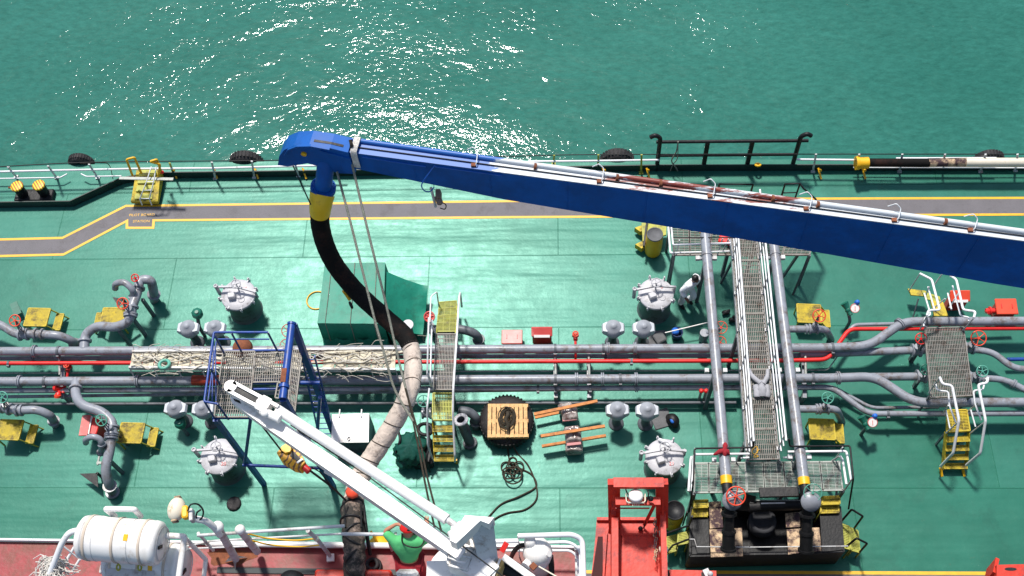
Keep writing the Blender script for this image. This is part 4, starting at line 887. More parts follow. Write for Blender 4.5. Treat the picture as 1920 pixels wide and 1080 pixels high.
for q, r_ in [([(1725, 513, 1.6), (1747, 524, 1.7), (1762, 581, 1.9), (1741, 582, 2.0), (1738, 592, 2.05)], .032), ([(1782, 517, 1.6), (1793, 524, 1.7), (1806, 581, 1.9), (1829, 584, 2.0), (1826, 596, 2.05)], .032),
          ([(1733, 550, 1.2), (1745, 590, 1.5), (1734, 596, 1.6), (1732, 612, 1.7)], .022), ([(1740, 538, 1.3), (1752, 580, 1.6)], .022), ([(1777, 550, 1.2), (1784, 580, 1.5)], .022), ([(1786, 536, 1.3), (1801, 592, 1.6), (1817, 595, 1.7), (1816, 602, 1.7)], .022),
          ([(1762, 707, zr), (1767, 720, zr), (1785, 723, zr), (1798, 788, 1.9), (1787, 850, 1.2), (1764, 874, .4)], .034), ([(1852, 708, zr), (1851, 718, zr), (1834, 721, zr), (1848, 788, 1.9), (1838, 850, 1.2), (1812, 872, .4)], .034),
          ([(1754, 718, 1.7), (1757, 732, 1.7), (1778, 734, 1.7), (1780, 760, 1.6), (1792, 792, 1.5)], .022), ([(1845, 722, 1.7), (1843, 731, 1.7), (1825, 732, 1.7), (1828, 757, 1.6), (1840, 788, 1.5)], .022),
          ([(1774, 770, 1.3), (1781, 803, 1.2)], .02), ([(1820, 768, 1.3), (1829, 800, 1.2)], .02)]:
    mb = MB(); mb.tube(bend([P(*k) for k in q], .07), r_, 8); mesh('handrail', mb, railw, t)
for a, b in [((1704, 546, .5), (1725, 513, 1.6)), ((1735, 556, .7), (1742, 538, 1.4)), ((1750, 537, 1), (1766, 514, 1.5)), ((1738, 592, 2.05), (1725, 618, 1.25)), ((1826, 596, 2.05), (1805, 620, 1.25)), ((1762, 708, zr), (1741, 737, 1.25)),
             ((1778, 760, 1.75), (1768, 774, .95)), ((1798, 790, 1.9), (1774, 812, .95)), ((1764, 874, .4), (1765, 880, 0)), ((1848, 790, 1.9), (1820, 812, .95)), ((1848, 710, zr), (1824, 742, 1.25)), ((1834, 755, 1.6), (1815, 771, .95)), ((1800, 545, 1.2), (1780, 577, .85)), ((1772, 560, 1.4), (1748, 580, .85))]:
    mb = MB(); mb.tube([P(*a), P(*b)], .018, 7); mesh('rail_post', mb, offwhite, t)
mb = MB()
for q in (P(1735, 640, z), P(1745, 740, z), P(1808, 640, z), P(1822, 738, z), P(1776, 808, .95), P(1817, 806, .95), P(1752, 590, .8), P(1776, 590, .8)): mb.bar((q.x, q.y, 0), (q.x, q.y, q.z-.03), .05, .05, (0, 1, 0))
mesh('legs', mb, dkgrey, t)
mb = MB(); mb.tube([P(1712, 595, .1), P(1722, 560, .5)], .02, 6); mesh('brace', mb, dkgrey, t)

# ================================================================== ATHWART PIPES, CATWALK AND MANIFOLD
zp = 2.5
t1 = thing('athwart_pipe', P(1345, 690, 0), 'left of the two thick grey pipes running high across the main pipes', 'pipe')
def athwart(t, top, mid, bot, z, sx):
    a, b = P(*top, z), P(*bot, z); mb = MB(); mb.cyl(a, b, .125, 22); mesh('pipe', mb, grey, t)
    return a, b
a, b = athwart(t1, (1318, 395), None, (1362, 903), zp, 0)
def at_y(a, b, y): f = (y-a.y)/(b.y-a.y); return a.lerp(b, f)
def dress(t, a, b, ups, yb, sup):
    for py in ups:
        p = at_y(a, b, P(1400, py, zp).y); d = (b-a).normalized(); mb = MB(); mb.cyl(p-d*.02, p+d*.02, .142, 20); mb.box(p+V((0, 0, -.16)), (.46, .08, .07)); mesh('clamp', mb, grey, t)
    for py in sup:
        p = at_y(a, b, P(1400, py, zp).y)
        for s_ in (-1, 1): mb = MB(); mb.box(p+V((s_*.22, 0, -.15)), (.10, .10, .10)); mesh('bracket', mb, offwhite, t)
        mb = MB(); mb.bar((p.x, p.y, 0), (p.x, p.y, zp-.16), .09, .09, (0, 1, 0)); mesh('stand', mb, dkgrey, t)
dress(t1, a, b, (478,), 900, (478, 858, 690))
d = (b-a).normalized()
mb = MB(); p = at_y(a, b, P(1400, 908, zp).y); p0 = at_y(a, b, P(1400, 893, zp).y); mb.cyl(p0, p, .135, 22); mesh('yellow_band', mb, yellow, t1)
mb = MB(); p = at_y(a, b, P(1400, 437, zp).y); p0 = at_y(a, b, P(1400, 430, zp).y); mb.cyl(p0, p, .135, 22); mesh('yellow_band', mb, yellow, t1)
mb = MB(); q = at_y(a, b, P(1400, 848, zp).y); 
for ang, ln in ((1.4, .24), (3.5, .26), (4.7, .16), (5.6, .14)): mb.tube([q+V((0, 0, .12)), q+V((math.cos(ang)*ln*.5, math.sin(ang)*ln*.5, .17)), q+V((math.cos(ang)*ln, math.sin(ang)*ln*.9, .06))], [.06, .06, .025], 7)
setp(mesh('knotted_rag', mb, pantsr, None, q), 'dark red rag knotted round the left athwart pipe above the platform', 'rag')
t2 = thing('athwart_pipe', P(1480, 690, 0), 'right of the two thick grey pipes running high across the main pipes', 'pipe')
a2, b2 = athwart(t2, (1443, 395), None, (1507, 900), zp, 0); dress(t2, a2, b2, (478,), 900, (478, 853, 690))
mb = MB(); p = at_y(a2, b2, P(1400, 910, zp).y); p0 = at_y(a2, b2, P(1400, 896, zp).y); mb.cyl(p0, p, .135, 22); mesh('yellow_band', mb, yellow, t2)
# manifold ends
for t, e, wm, wpx, wr, body in ((t1, at_y(a, b, P(1400, 909, zp).y), orange, (1380, 930, 2.75), .21, grey), (t2, at_y(a2, b2, P(1400, 911, zp).y), gwheel, (1524, 924, 2.7), .20, grey)):
    d = V((.03, -1, 0)); end = e+V((.02, -.38, 0)); down = end+V((.02, -.22, -.25)); low = down+V((0, -.55, -.45))
    mb = MB(); mb.tube(bend([e, end, down, low], .2), .12, 18); mesh('black_end', mb, black, t)
    mb = MB(); mb.lathe([(0, .10), (.14, .10), (.16, .07), (.225, .07), (.225, .02), (.18, -.04), (.12, -.14), (0, -.16)], end+V((.06, 0, .05)), CAMD, 26); mesh('valve_body', mb, body, t)
    w_ = P(*wpx); mb = MB(); mb.cyl(end+V((.06, 0, 0)), w_, .02, 8); wheel(mb, w_, CAMD, wr, .017 if wm is orange else .01, 6); mesh('hand_wheel', mb, wm, t)
    mb = MB()
    dd = (low-down).normalized(); 
    for f, rr in ((0.0, .18), (.62, .165)): p = down.lerp(low, f); mb.cyl(p-dd*.03, p+dd*.03, rr, 22)
    mb.cyl(down.lerp(low, .55), low+dd*.16, .145, 22); mb.cyl(low+dd*.12, low+dd*.17, .185, 22); mesh('reducer', mb, black, t)

# catwalk
t = thing('catwalk', P(1410, 660, 0), 'long raised grating catwalk with triple white rails between the two athwart pipes', 'catwalk')
z = 2.0; tl, tr, bl, br = P(1368, 395, z), P(1414, 395, z), P(1402, 864, z), P(1461, 863, z)
n = 9
for k in range(n):
    f0, f1 = k/n, (k+1)/n-.004; q = [tl.lerp(bl, f0), tl.lerp(bl, f1), tr.lerp(br, f1), tr.lerp(br, f0)]
    mb = MB(); mb.grid(*q, .045, .12, .012, .03)
    for i in range(4): mb.bar(q[i], q[(i+1) % 4], .025, .06)
    mesh('grating_panel', mb, grating, t)
for s_, (p0, p1) in enumerate(((tl, bl), (tr, br))):
    mb = MB(); mb.bar(p0-V((0, 0, .1)), p1-V((0, 0, .1)), .06, .16); mesh('side_beam', mb, grey, t)
    q1 = p0.lerp(p1, .985)
    for dz, rr in ((.33, .017), (.66, .017), (1.0, .026)):
        mb = MB(); mb.tube([p0+V((0, 0, dz)), q1+V((0, 0, dz))], rr, 8); mesh('rail', mb, railw, t)
    for k in range(7):
        p = p0.lerp(p1, .06+k*.15); mb = MB(); mb.tube([p, p+V((0, 0, 1.0))], .02, 8); mb.box(p+V((0, 0, .03)), (.08, .08, .05)); mesh('rail_post', mb, offwhite, t)
for f in (.12, .52, .93):
    mb = MB()
    for p0, p1 in ((tl, bl), (tr, br)): p = p0.lerp(p1, f); mb.bar((p.x, p.y, 0), (p.x, p.y, z-.15), .09, .09, (0, 1, 0))
    mesh('trestle', mb, dkgrey, t)
# slumped pale cloth on the catwalk
mb = MB(); q = P(1427, 722, 2.06)
def pil(pts, rs): mb.tube(smooth([q+V(k) for k in pts], 5), [rs[min(int(i/5), len(rs)-1)] for i in range((len(pts)-1)*5+1)], 10)
pil([(-.26, .42, .0), (-.20, .22, .04), (-.02, .02, .06)], [.05, .06, .07]); pil([(.20, .40, .0), (.16, .2, .04), (.04, .0, .06)], [.05, .06, .07]); pil([(0, .08, .02), (0, -.12, .05), (.0, -.30, .0)], [.08, .12, .11]); pil([(-.13, -.02, 0), (-.12, -.2, .02), (-.12, -.32, 0)], [.08, .09, .08]); pil([(.13, -.02, 0), (.12, -.2, .02), (.10, -.32, 0)], [.08, .09, .08])
single('cloth', mb, paint('pale_lilac_cloth', (.37, .37, .40), .9, bump=1.0, bscale=8), 'crumpled pale lilac coverall lying on the catwalk grating', 'cloth')
mb = MB(); q = P(1420, 845, 2.03); pts = [q+V((rnd.uniform(-.14, .14), rnd.uniform(-.16, .16), .01)) for _ in range(9)]; mb.tube(smooth(pts, 6), .008, 5); single('twine', mb, yellow, 'tangle of yellow twine at the near end of the catwalk', 'twine')

# near platform
t = thing('manifold_platform', P(1440, 895, 0), 'pale grating platform with white rails under the near ends of the athwart pipes', 'platform')
z = 1.6; tl, tr, br, bl = P(1302, 869, z), P(1574, 866, z), P(1581, 919, z), P(1302, 924, z)
fr = [0, .09, .36, .46, .60, .83, 1.0]; fr = [0, .10, .355, .475, .615, .72, .865, 1.0]
for f0, f1 in zip(fr[:-1], fr[1:]):
    q = [tl.lerp(tr, f0), tl.lerp(tr, f1-.004), bl.lerp(br, f1-.004), bl.lerp(br, f0)]; mb = MB(); mb.grid(*q, .036, .16, .009, .025)
    for i in range(4): mb.bar(q[i], q[(i+1) % 4], .035, .05)
    mesh('grating_panel', mb, gratpale, t)
mb = MB()
for f in (0, .3, .6, 1):
    for p0, p1 in ((tl, tr), (bl, br)): p = p0.lerp(p1, f); mb.bar((p.x, p.y, 0), (p.x, p.y, z-.03), .08, .08, (0, 1, 0))
    mb.bar(tl.lerp(tr, f)-V((0, 0, .1)), bl.lerp(br, f)-V((0, 0, .8)), .05, .05)
mesh('legs', mb, dkgrey, t)
for q, rr in (([(1291, 921, 2.05), (1295, 861, 2.05), (1297, 856, 2.05)], .03), ([(1297, 921, 2.35), (1301, 852, 2.35), (1405, 851, 2.35)], .03), ([(1405, 858, 2.05), (1389, 859, 2.05)], .025), ([(1477, 847, 2.35), (1587, 846, 2.35), (1596, 900, 2.35)], .03), ([(1468, 858, 2.05), (1484, 858, 2.05)], .025), ([(1575, 855, 2.05), (1580, 862, 2.05), (1587, 908, 2.05)], .03)):
    mb = MB(); mb.tube(bend([P(*k) for k in q], .06), rr, 8); mesh('rail', mb, railw, t)
for q in ([(1413, 828, 2.85), (1412, 839, 2.65), (1302, 841, 2.65), (1300, 905, 2.65), (1292, 960, 1.6)], [(1479, 823, 2.85), (1481, 837, 2.65), (1594, 836, 2.65), (1600, 898, 2.65), (1591, 954, 1.5)]):
    mb = MB(); mb.tube(bend([P(*k) for k in q], .06), .022, 8); mesh('rail', mb, black, t)
for p, q in (((1302, 869, z), (1303, 841, 2.65)), ((1292, 922, z), (1300, 900, 2.65)), ((1380, 868, z), (1392, 840, 2.4)), ((1484, 866, z), (1494, 838, 2.4)), ((1566, 862, z), (1580, 838, 2.5)), ((1583, 920, z), (1600, 895, 2.6)), ((1560, 864, z), (1574, 855, 2.05))):
    mb = MB(); mb.tube([P(*p), P(*q)], .018, 7); mesh('rail_post', mb, offwhite, t)

# drip tray
t = thing('drip_tray', P(1430, 1005, 0), 'large black steel drip tray with stained plywood mats under the manifold', 'drip tray')
zt = 1.05; A, B, C_, D_ = P(1296, 952, zt), P(1575, 949, zt), P(1582, 1034, zt), P(1294, 1042, zt)
def quadbox(q, z0, z1): mb = MB(); b_ = [V((p.x, p.y, z0)) for p in q]; t_ = [V((p.x, p.y, z1)) for p in q]; mb.hexa(b_, t_); return mb
mesh('floor', quadbox([D_, C_, B, A], .30, .36), black, t)
mb = MB()
for p, q in ((A, B), (B, C_), (C_, D_), (D_, A)): mb.bar(V((p.x, p.y, .55)), V((q.x, q.y, .55)), .05, 1.0)
mesh('wall', mb, black, t)
for qq in ([(1298, 973), (1328, 972), (1330, 1038), (1297, 1040)], [(1537, 966), (1574, 964), (1580, 1031), (1541, 1036)], [(1336, 1036), (1476, 1034), (1478, 1040), (1336, 1042)]):
    mesh('cover_plate', quadbox([P(*k, zt) for k in qq][::-1], zt-.02, zt+.03), black, t)
for i, qq in enumerate([[(1329, 941), (1352, 940), (1356, 989), (1331, 991)], [(1330, 993), (1391, 990), (1393, 1043), (1333, 1045)], [(1475, 993), (1500, 991), (1503, 1036), (1478, 1040)], [(1501, 991), (1536, 989), (1540, 1033), (1504, 1037)], [(1472, 963), (1500, 960), (1500, 988), (1474, 989)]]):
    o = mesh('plywood_mat', quadbox([P(*k, zt+.05) for k in qq][::-1], zt+.035, zt+.06), oldwood, t)
mb = MB(); mb.tube([P(*k) for k in ((1292, 1011, 1.3), (1302, 1011, 1.3), (1306, 1025, 1.3), (1404, 1026, 1.3), (1406, 1029, 1.1))], .014, 6); mb.tube([P(1406, 1026, 1.25), P(1590, 1024, 1.25)], .014, 6); mesh('rail_wire', mb, offwhite, t)
mb = MB(); q = P(1430, 975, .95); mb.lathe([(.33, -.3), (.33, 0), (.26, .03), (.23, -.04), (0, -.06)], q, (0, .1, 1), 34); mesh('spool', mb, paint('dull_black_steel', (.03, .03, .035), .8), t)
# hose saddle
t = thing('hose_saddle', P(1435, 940, 0), 'angular black steel saddle rack above the drip tray between the pipe ends', 'hose rack')
z = 1.75; a, b = P(1396, 934, z), P(1514, 931, z)
mb = MB(); mb.bar(P(1424, 924, z+.15), P(1497, 922, z+.15), .22, .10); mesh('top_plate', mb, black, t)
mb = MB(); mb.hexa([P(1397, 926, z-.1), P(1384, 958, 1.2), P(1408, 959, 1.2), P(1418, 932, z-.1)], [P(1397, 925, z+.05), P(1384, 957, 1.35), P(1408, 958, 1.35), P(1418, 931, z+.05)]); mesh('side_plate', mb, black, t)
mb = MB(); mb.hexa([P(1497, 925, z-.1), P(1497, 955, 1.2), P(1516, 955, 1.2), P(1514, 928, z-.1)], [P(1497, 924, z+.05), P(1497, 954, 1.35), P(1516, 954, 1.35), P(1514, 927, z+.05)]); mesh('side_plate', mb, black, t)
mb = MB(); mb.cyl(P(1404, 950, 1.45), P(1500, 946, 1.45), .13, 18); mesh('roller', mb, black, t)
mb = MB(); mb.bar(P(1427, 944, 1.63), P(1472, 943, 1.63), .03, .02); mesh('white_bar', mb, white, t)
mb = MB(); mb.bar(P(1404, 938, 1.6), P(1500, 938, 1.62), .015, .015); mesh('edge_rod', mb, gratpale, t)
mb = MB()
for px in (1410, 1500): q = P(px, 940, 1.6); mb.bar((q.x, q.y, 0), q, .1, .1, (0, 1, 0))
mesh('legs', mb, black, t)
# yellow steps round the tray
def ystep(lab, polys, m=olive, side=None):
    q0 = P(polys[0][0][0], polys[0][0][1], 0); t = thing('access_step', q0, lab, 'steps')
    for poly, z in polys_z(polys):
        mesh('tread', quadbox([P(x, y, z) for x, y in poly][::-1], z-.04, z), m, t)
    return t
def step_at(lab, items, m=olive):
    x0, y0 = items[0][1][0]; t = thing('access_step', P(x0, y0, 0), lab, 'steps', None)
    for z, poly in items:
        q = [P(x, y, z) for x, y in poly]; mb = MB(); mb.grid(*q, .04, .13, .018, .03)
        for i in range(4): mb.bar(q[i], q[(i+1) % 4], .035, .06)
        mesh('tread', mb, m, t)
    zz, poly = items[-1]; mb = MB()
    for z, poly in items:
        for x, y in poly: p = P(x, y, z); mb.bar((p.x, p.y, 0), (p.x, p.y, z), .03, .03, (0, 1, 0))
    mesh('legs', mb, oliveg, t); return t
step_at('small yellow double step at the left corner between platform and drip tray', [(1.28, [(1302, 939), (1327, 938), (1327, 951), (1301, 952)]), (1.14, [(1299, 955), (1326, 954), (1326, 968), (1297, 969)])])
step_at('small yellow double step at the right corner between platform and drip tray', [(1.28, [(1542, 932), (1574, 931), (1574, 945), (1541, 946)]), (1.14, [(1540, 949), (1572, 948), (1572, 961), (1538, 962)])])
t = step_at('yellow stair going down to the right from the drip tray', [(.75, [(1575, 982), (1592, 988), (1594, 1030), (1578, 1026)]), (.45, [(1594, 990), (1608, 996), (1612, 1036), (1597, 1032)])], oliveg)
for q in ([(1577, 978, .9), (1597, 955, 1.6), (1618, 968, 1.4), (1602, 990, .5)], [(1587, 1025, .9), (1606, 1009, 1.5), (1626, 1019, 1.3), (1611, 1036, .4)]):
    mb = MB(); mb.tube(bend([P(*k) for k in q], .05), .026, 8); mesh('handrail', mb, black, t)
t = step_at('yellow stair at the left of the drip tray behind the red cradle', [(.75, [(1290, 998), (1272, 1001), (1270, 1022), (1289, 1018)]), (.45, [(1270, 1003), (1250, 1008), (1250, 1038), (1269, 1032)])], oliveg)
for q in ([(1292, 985, 1.5), (1250, 1000, 1.1)], [(1292, 1011, 1.5), (1262, 1022, 1.2), (1250, 1036, .4)]):
    mb = MB(); mb.tube(bend([P(*k) for k in q], .05), .024, 8); mesh('handrail', mb, black, t)
mb = MB(); mb.tube([P(1288, 960, 1.6), P(1280, 985, .4)], .02, 6); mb.tube([P(1298, 968, 1.9), P(1284, 1004, .3)], .03, 6); mesh('brace', mb, black, t)

# drums
def drum(px, py, z, r, h, lab, m, top, bracket=True):
    q = P(px, py, z); t = thing('drum', (q.x, q.y, 0), lab, 'drum')
    mb = MB(); mb.lathe([(0, z-h), (r*.86, z-h), (r*.93, z-h+.08), (r, z-h*.6), (r, z-h*.35), (r*.93, z-.07), (r*.90, z-.02), (r*.90, z), (0, z)], (q.x, q.y, 0), (0, 0, 1), 30); mesh('shell', mb, m, t)
    mb = MB(); mb.lathe([(r*.92, z-.02), (r*.93, z+.03), (r*.84, z+.03), (r*.82, z+.012), (0, z+.012)], (q.x, q.y, 0), (0, 0, 1), 30); mesh('lid', mb, top, t); return t
drum(1228, 440, .95, .24, .92, 'yellow plastic drum with dark lid beside the far platform, below the boom', yellow, matgrey)
drum(1265, 957, 1.2, .26, .95, 'yellow drum with black lid between red cradle and drip tray', olive, black)
t = thing('drum_rack', P(1215, 445, 0), 'open yellow steel rack behind the yellow drum, half hidden by the boom', 'rack')
for q in ([(1190, 427), (1212, 419), (1212, 432), (1200, 434)], [(1191, 458), (1208, 450), (1208, 462), (1203, 466)]): mesh('bracket', quadbox([P(*k, .3) for k in q][::-1], .1, .3), olive, t)
mesh('tray', quadbox([P(*k, .5) for k in [(1203, 418), (1250, 416), (1249, 440), (1205, 452)]][::-1], .44, .5), oliveg, t)
mb = MB(); mb.bar(P(1213, 415, .55), P(1207, 462, .55), .05, .1); mesh('edge', mb, black, t)

# far platform seen under the boom
t = thing('far_platform', P(1330, 452, 0), 'grating platform with white rails at the far ends of the athwart pipes, under the boom', 'platform')
z = 1.6; tl, tr, br, bl = P(1258, 415, z), P(1545, 410, z), P(1518, 478, z), P(1264, 478, z)
fr = [0, .12, .27, .5, .62, .8, 1.0]
for f0, f1 in zip(fr[:-1], fr[1:]):
    q = [tl.lerp(tr, f0), tl.lerp(tr, f1-.004), bl.lerp(br, f1-.004), bl.lerp(br, f0)]; mb = MB(); mb.grid(*q, .05, .14, .011, .028)
    for i in range(4): mb.bar(q[i], q[(i+1) % 4], .04, .05)
    mesh('grating_panel', mb, grating, t)
for q, rr in (([(1252, 410, 2.1), (1257, 474, 2.1), (1262, 474, 2.1)], .03), ([(1257, 408, 2.4), (1262, 459, 2.4), (1370, 456, 2.4)], .026), ([(1262, 474, 2.0), (1368, 471, 2.0)], .022), ([(1368, 450, 2.4), (1374, 480, 2.1)], .022)):
    mb = MB(); mb.tube(bend([P(*k) for k in q], .04), rr, 8); mesh('rail', mb, railw, t)
mb = MB(); mb.tube([P(1262, 445, 2.6), P(1400, 446, 2.6)], .018, 6); mesh('rail', mb, black, t)
for p, q in (((1268, 478, z), (1274, 450, 2.4)), ((1345, 478, z), (1355, 447, 2.4)), ((1356, 470, z), (1366, 448, 2.3))): mb = MB(); mb.tube([P(*p), P(*q)], .018, 7); mesh('rail_post', mb, offwhite, t)
for p, q in (((1262, 478, 1.55), (1252, 528, 0)), ((1518, 478, 1.55), (1487, 552, .0)), ((1496, 478, 1.55), (1462, 528, 0)), ((1378, 480, 1.5), (1352, 530, 0))):
    mb = MB(); mb.bar(P(*p), P(*q), .06, .06); mesh('brace', mb, dkgrey, t)
mb = MB()
for q in (tl, tr, bl, br): mb.bar((q.x, q.y, 0), (q.x, q.y, z), .07, .07, (0, 1, 0))
mesh('legs', mb, dkgrey, t)
mb = MB(); mb.box(P(1365, 452, 1.72), (.5, .22, .12), -.3, 0, .03); single('red_bag', mb, red, 'red bundle on the far platform beside the catwalk, just under the boom', 'bag')

# ================================================================== BLUE TOWER
t = thing('access_tower', P(520, 790, 0), 'blue steel access tower with grating deck standing over the main pipes at left', 'access tower')
z = 4.2
g = lambda x, y, zz=z: P(x, y, zz)
for q in ([(419, 659), (478, 659), (466, 782), (402, 782)], [(480, 664), (533, 662), (531, 716), (474, 717)], [(521, 718), (531, 718), (529, 748), (516, 746)], [(549, 656), (567, 657), (553, 772), (540, 760)]):
    q = [g(*k) for k in q]; mb = MB(); mb.grid(q[0], q[3], q[2], q[1], .05, .09, .010, .028)
    for i in range(4): mb.bar(q[i], q[(i+1) % 4], .03, .05)
    mesh('grating_panel', mb, grating, t)
def blu(pts, r, name='rail', b=.05):
    mb = MB(); mb.tube(bend([P(*k) for k in pts], b), r, 10); mesh(name, mb, sblue, t)
zr = 5.15
blu([(502, 623, zr), (401, 623, zr), (383, 753, zr), (407, 757, zr)], .028); blu([(505, 636, 4.7), (406, 636, 4.7), (390, 752, 4.7)], .018); blu([(400, 640, 4.5), (398, 752, 4.5)], .014); blu([(404, 650, 4.4), (405, 752, 4.4)], .014)
for a, b in (((502, 623, zr), (520, 658, z)), ((434, 624, zr), (452, 658, z)), ((404, 632, zr-.1), (420, 662, z)), ((394, 690, zr), (412, 720, z)), ((383, 752, zr), (402, 784, z)), ((407, 757, zr), (428, 786, z))): blu([a, b], .024, 'rail_post')
blu([(399, 783, 4.15), (468, 783, 4.15)], .04, 'beam'); blu([(468, 717, 4.1), (600, 718, 4.1)], .05, 'beam'); blu([(470, 730, 4.1), (540, 729, 4.1)], .03, 'beam'); blu([(420, 658, 4.1), (570, 656, 4.1)], .03, 'beam')
mb = MB(); a, b = P(547, 608, 5.6), P(530, 748, 5.6); mb.cyl(a, b, .085, 18); mb.cyl(a+V((0, .03, 0)), a-V((0, .02, 0)), .10, 18); f = a.lerp(b, .82); mb.cyl(f, a.lerp(b, .86), .115, 18); mesh('top_beam', mb, sblue, t)
mb = MB(); c = a.lerp(b, .70); mb.bar(a.lerp(b, .62)+V((-.02, 0, .085)), a.lerp(b, .80)+V((-.02, 0, .085)), .11, .02); mesh('brown_plate', mb, rustm, t)
def leg(top, base, w_=.12):
    mb = MB(); a, b = P(*top), P(*base); mb.bar(a, b, w_, w_, (0, 1, 0)); mesh('leg', mb, sblue, t)
leg((551, 610, 5.55), (622, 803, 0), .13); leg((531, 748, 5.55), (625, 914, 0), .13); leg((404, 786, 4.15), (495, 908, 0), .11)
blu([(470, 784, 4.1), (459, 868, 1.75)], .04, 'brace'); blu([(455, 872, 1.7), (610, 878, 1.5)], .04, 'brace'); blu([(600, 745, 3.2), (595, 808, 1.2)], .045, 'brace')
blu([(420, 659, 4.1), (395, 640, .02)], .03, 'leg') if False else None
mb = MB()
a0, a1, b0, b1 = P(566, 668, 3.9), P(590, 668, 3.9), P(598, 818, 0), P(627, 818, 0)
for p, q in ((a0, b0), (a1, b1)): mb.bar(p, q, .03, .06)
for k in range(14): f = (k+.5)/14; mb.cyl(a0.lerp(b0, f), a1.lerp(b1, f), .014, 6)
mesh('ladder', mb, sblue, t)

# ================================================================== STOWED GANGWAY ON THE PIPES
t = thing('stowed_gangway', P(495, 677, .95), 'long bleached gangway tangled with ropes and netting lying on the main pipes', 'gangway')
z = 1.22; tl, tr, br, bl = P(249, 660, z), P(744, 655, z), P(742, 694, z), P(243, 690, z)
n = 22
for k in range(n):
    f0, f1 = k/n, (k+.93)/n
    if k in (7, 12, 15): continue
    q = [tl.lerp(tr, f0), tl.lerp(tr, f1), bl.lerp(br, f1), bl.lerp(br, f0)]; dz = rnd.uniform(-.012, .012)
    mb = MB(); mb.hexa([p+V((0, 0, -.04+dz)) for p in q[::-1]], [p+V((0, 0, dz)) for p in q[::-1]]); mesh('plank', mb, plank, t)
for p, q in ((tl, tr), (bl, br)):
    mb = MB(); mb.bar(p+V((0, 0, .0)), q+V((0, 0, .0)), .05, .16); mesh('side_rail', mb, offwhite, t)
for k in range(12):
    f = k/11; p = bl.lerp(br, f); mb = MB(); mb.bar(p, p+V((.03, -.10, -.28)), .03, .03); mesh('rail_stub', mb, offwhite, t)
mb = MB()
for k in range(5):
    y0 = rnd.uniform(0, 1); pts = []
    for j in range(30): f = min(1, max(0, j/29*.97+.01)); pts.append(tl.lerp(tr, f).lerp(bl.lerp(br, f), min(1.15, max(-.2, y0+rnd.uniform(-.22, .22))))+V((0, 0, .04+rnd.random()*.09)))
    mb.tube(smooth(pts, 4), rnd.uniform(.010, .018), 5)
mesh('man_rope', mb, ropeb, t)
mb = MB()
for side in (0, 1):
    for k in range(70):
        f = rnd.random()*.96; f2 = f+rnd.uniform(.02, .09); g0 = rnd.uniform(-.25, .30) if side else rnd.uniform(.75, 1.45)
        a = tl.lerp(tr, f).lerp(bl.lerp(br, f), g0); b = tl.lerp(tr, min(1, f2)).lerp(bl.lerp(br, min(1, f2)), g0+rnd.uniform(-.35, .35)); hz = lambda g_: .06 if 0 < g_ < 1 else -.05
        m_ = (a+b)/2+V((rnd.uniform(-.1, .1), rnd.uniform(-.1, .1), rnd.uniform(.0, .10))); mb.tube(smooth([a+V((0, 0, hz(g0))), m_+V((0, 0, .06)), b+V((0, 0, .05))], 5), .009, 4)
mesh('netting', mb, ropeb, t)
mb = MB()
for k in range(9): f = rnd.uniform(.3, .95); a = tl.lerp(tr, f).lerp(bl.lerp(br, f), rnd.random()); mb.bar(a+V((0, 0, .06)), a+V((rnd.uniform(.5, 1.1), rnd.uniform(-.15, .15), .08)), .05, .025)
mesh('loose_batten', mb, plank, t)
mb = MB(); mb.torus(P(308, 683, 1.35), .13, .045, (0, .2, 1), 24, 8); single('rope_ring', mb, gwheel, 'small blue-green ring lying on the left part of the bleached gangway', 'ring')
mb = MB(); mb.lathe([(0, .25), (.15, .22), (.24, .1), (.27, 0), (0, 0)], P(455, 653, 1.3), (0, -.1, 1), 20); single('sack', mb, rustm, 'dark rusty lump behind the blue tower rail on the gangway', 'sack')

# ================================================================== GREEN TARPAULINS
def cloth(nu, nv, fn, thick=.012):
    mb = MB(); vs = [fn(i/nu, j/nv) for j in range(nv+1) for i in range(nu+1)]
    fs = [(j*(nu+1)+i, j*(nu+1)+i+1, (j+1)*(nu+1)+i+1, (j+1)*(nu+1)+i) for j in range(nv) for i in range(nu)]
    mb.add(vs, fs, True); return mb
from mathutils import noise as mn
def nz(x, y, z=0, s_=1.0): return mn.noise(V((x*s_, y*s_, z)))
t = thing('covered_crate', P(660, 600, 0), 'large box under a green tarpaulin with its right side draped out to the deck', 'covered box')
z = 1.3; A, B, C_, D_ = P(609, 494, z), P(722, 492, z), P(719, 607, z), P(595, 606, z)
q = [V((p.x, p.y, 0)) for p in (D_, C_, B, A)]
mb = cloth(16, 16, lambda u, v: D_.lerp(C_, u).lerp(A.lerp(B, u), v)+V((0, 0, -.02*math.sin(u*math.pi)*math.sin(v*math.pi)+.015*nz(u*5, v*5)))); mesh('cover_top', mb, tarp, t)
def skirt(P0, P1, out): 
    return cloth(18, 8, lambda u, v: P0.lerp(P1, u)*1.0+V(out)*(.08*v+.05*v*math.sin(u*17)+.03*v*math.sin(u*41+2))+V((0, 0, -z*v*.97+.0)))
for a, b, o in ((D_, C_, (0, -1, 0)), (C_, B, (1, 0, 0)), (B, A, (0, 1, 0)), (A, D_, (-1, 0, 0))): mesh('cover_side', skirt(a, b, o), tarp, t)
E1, E2, E3, E4 = P(725, 509, 1.28), P(803, 536, .55), P(793, 628, .25), P(722, 600, 1.2)
mesh('drape', cloth(20, 20, lambda u, v: E1.lerp(E2, u).lerp(E4.lerp(E3, u), v)+V((0, 0, -.22*math.sin(u*math.pi)*(.4+.6*v)+.10*nz(u*3.1, v*3.3, 2)*u))), tarp, t)
mb = MB(); p = E3; mb.tube([p, p+V((0, -.1, -.2))], .012, 6); mb.tube([P(783, 629, .4), P(800, 630, .4)], .012, 6); mesh('lashing', mb, ropeg, t)
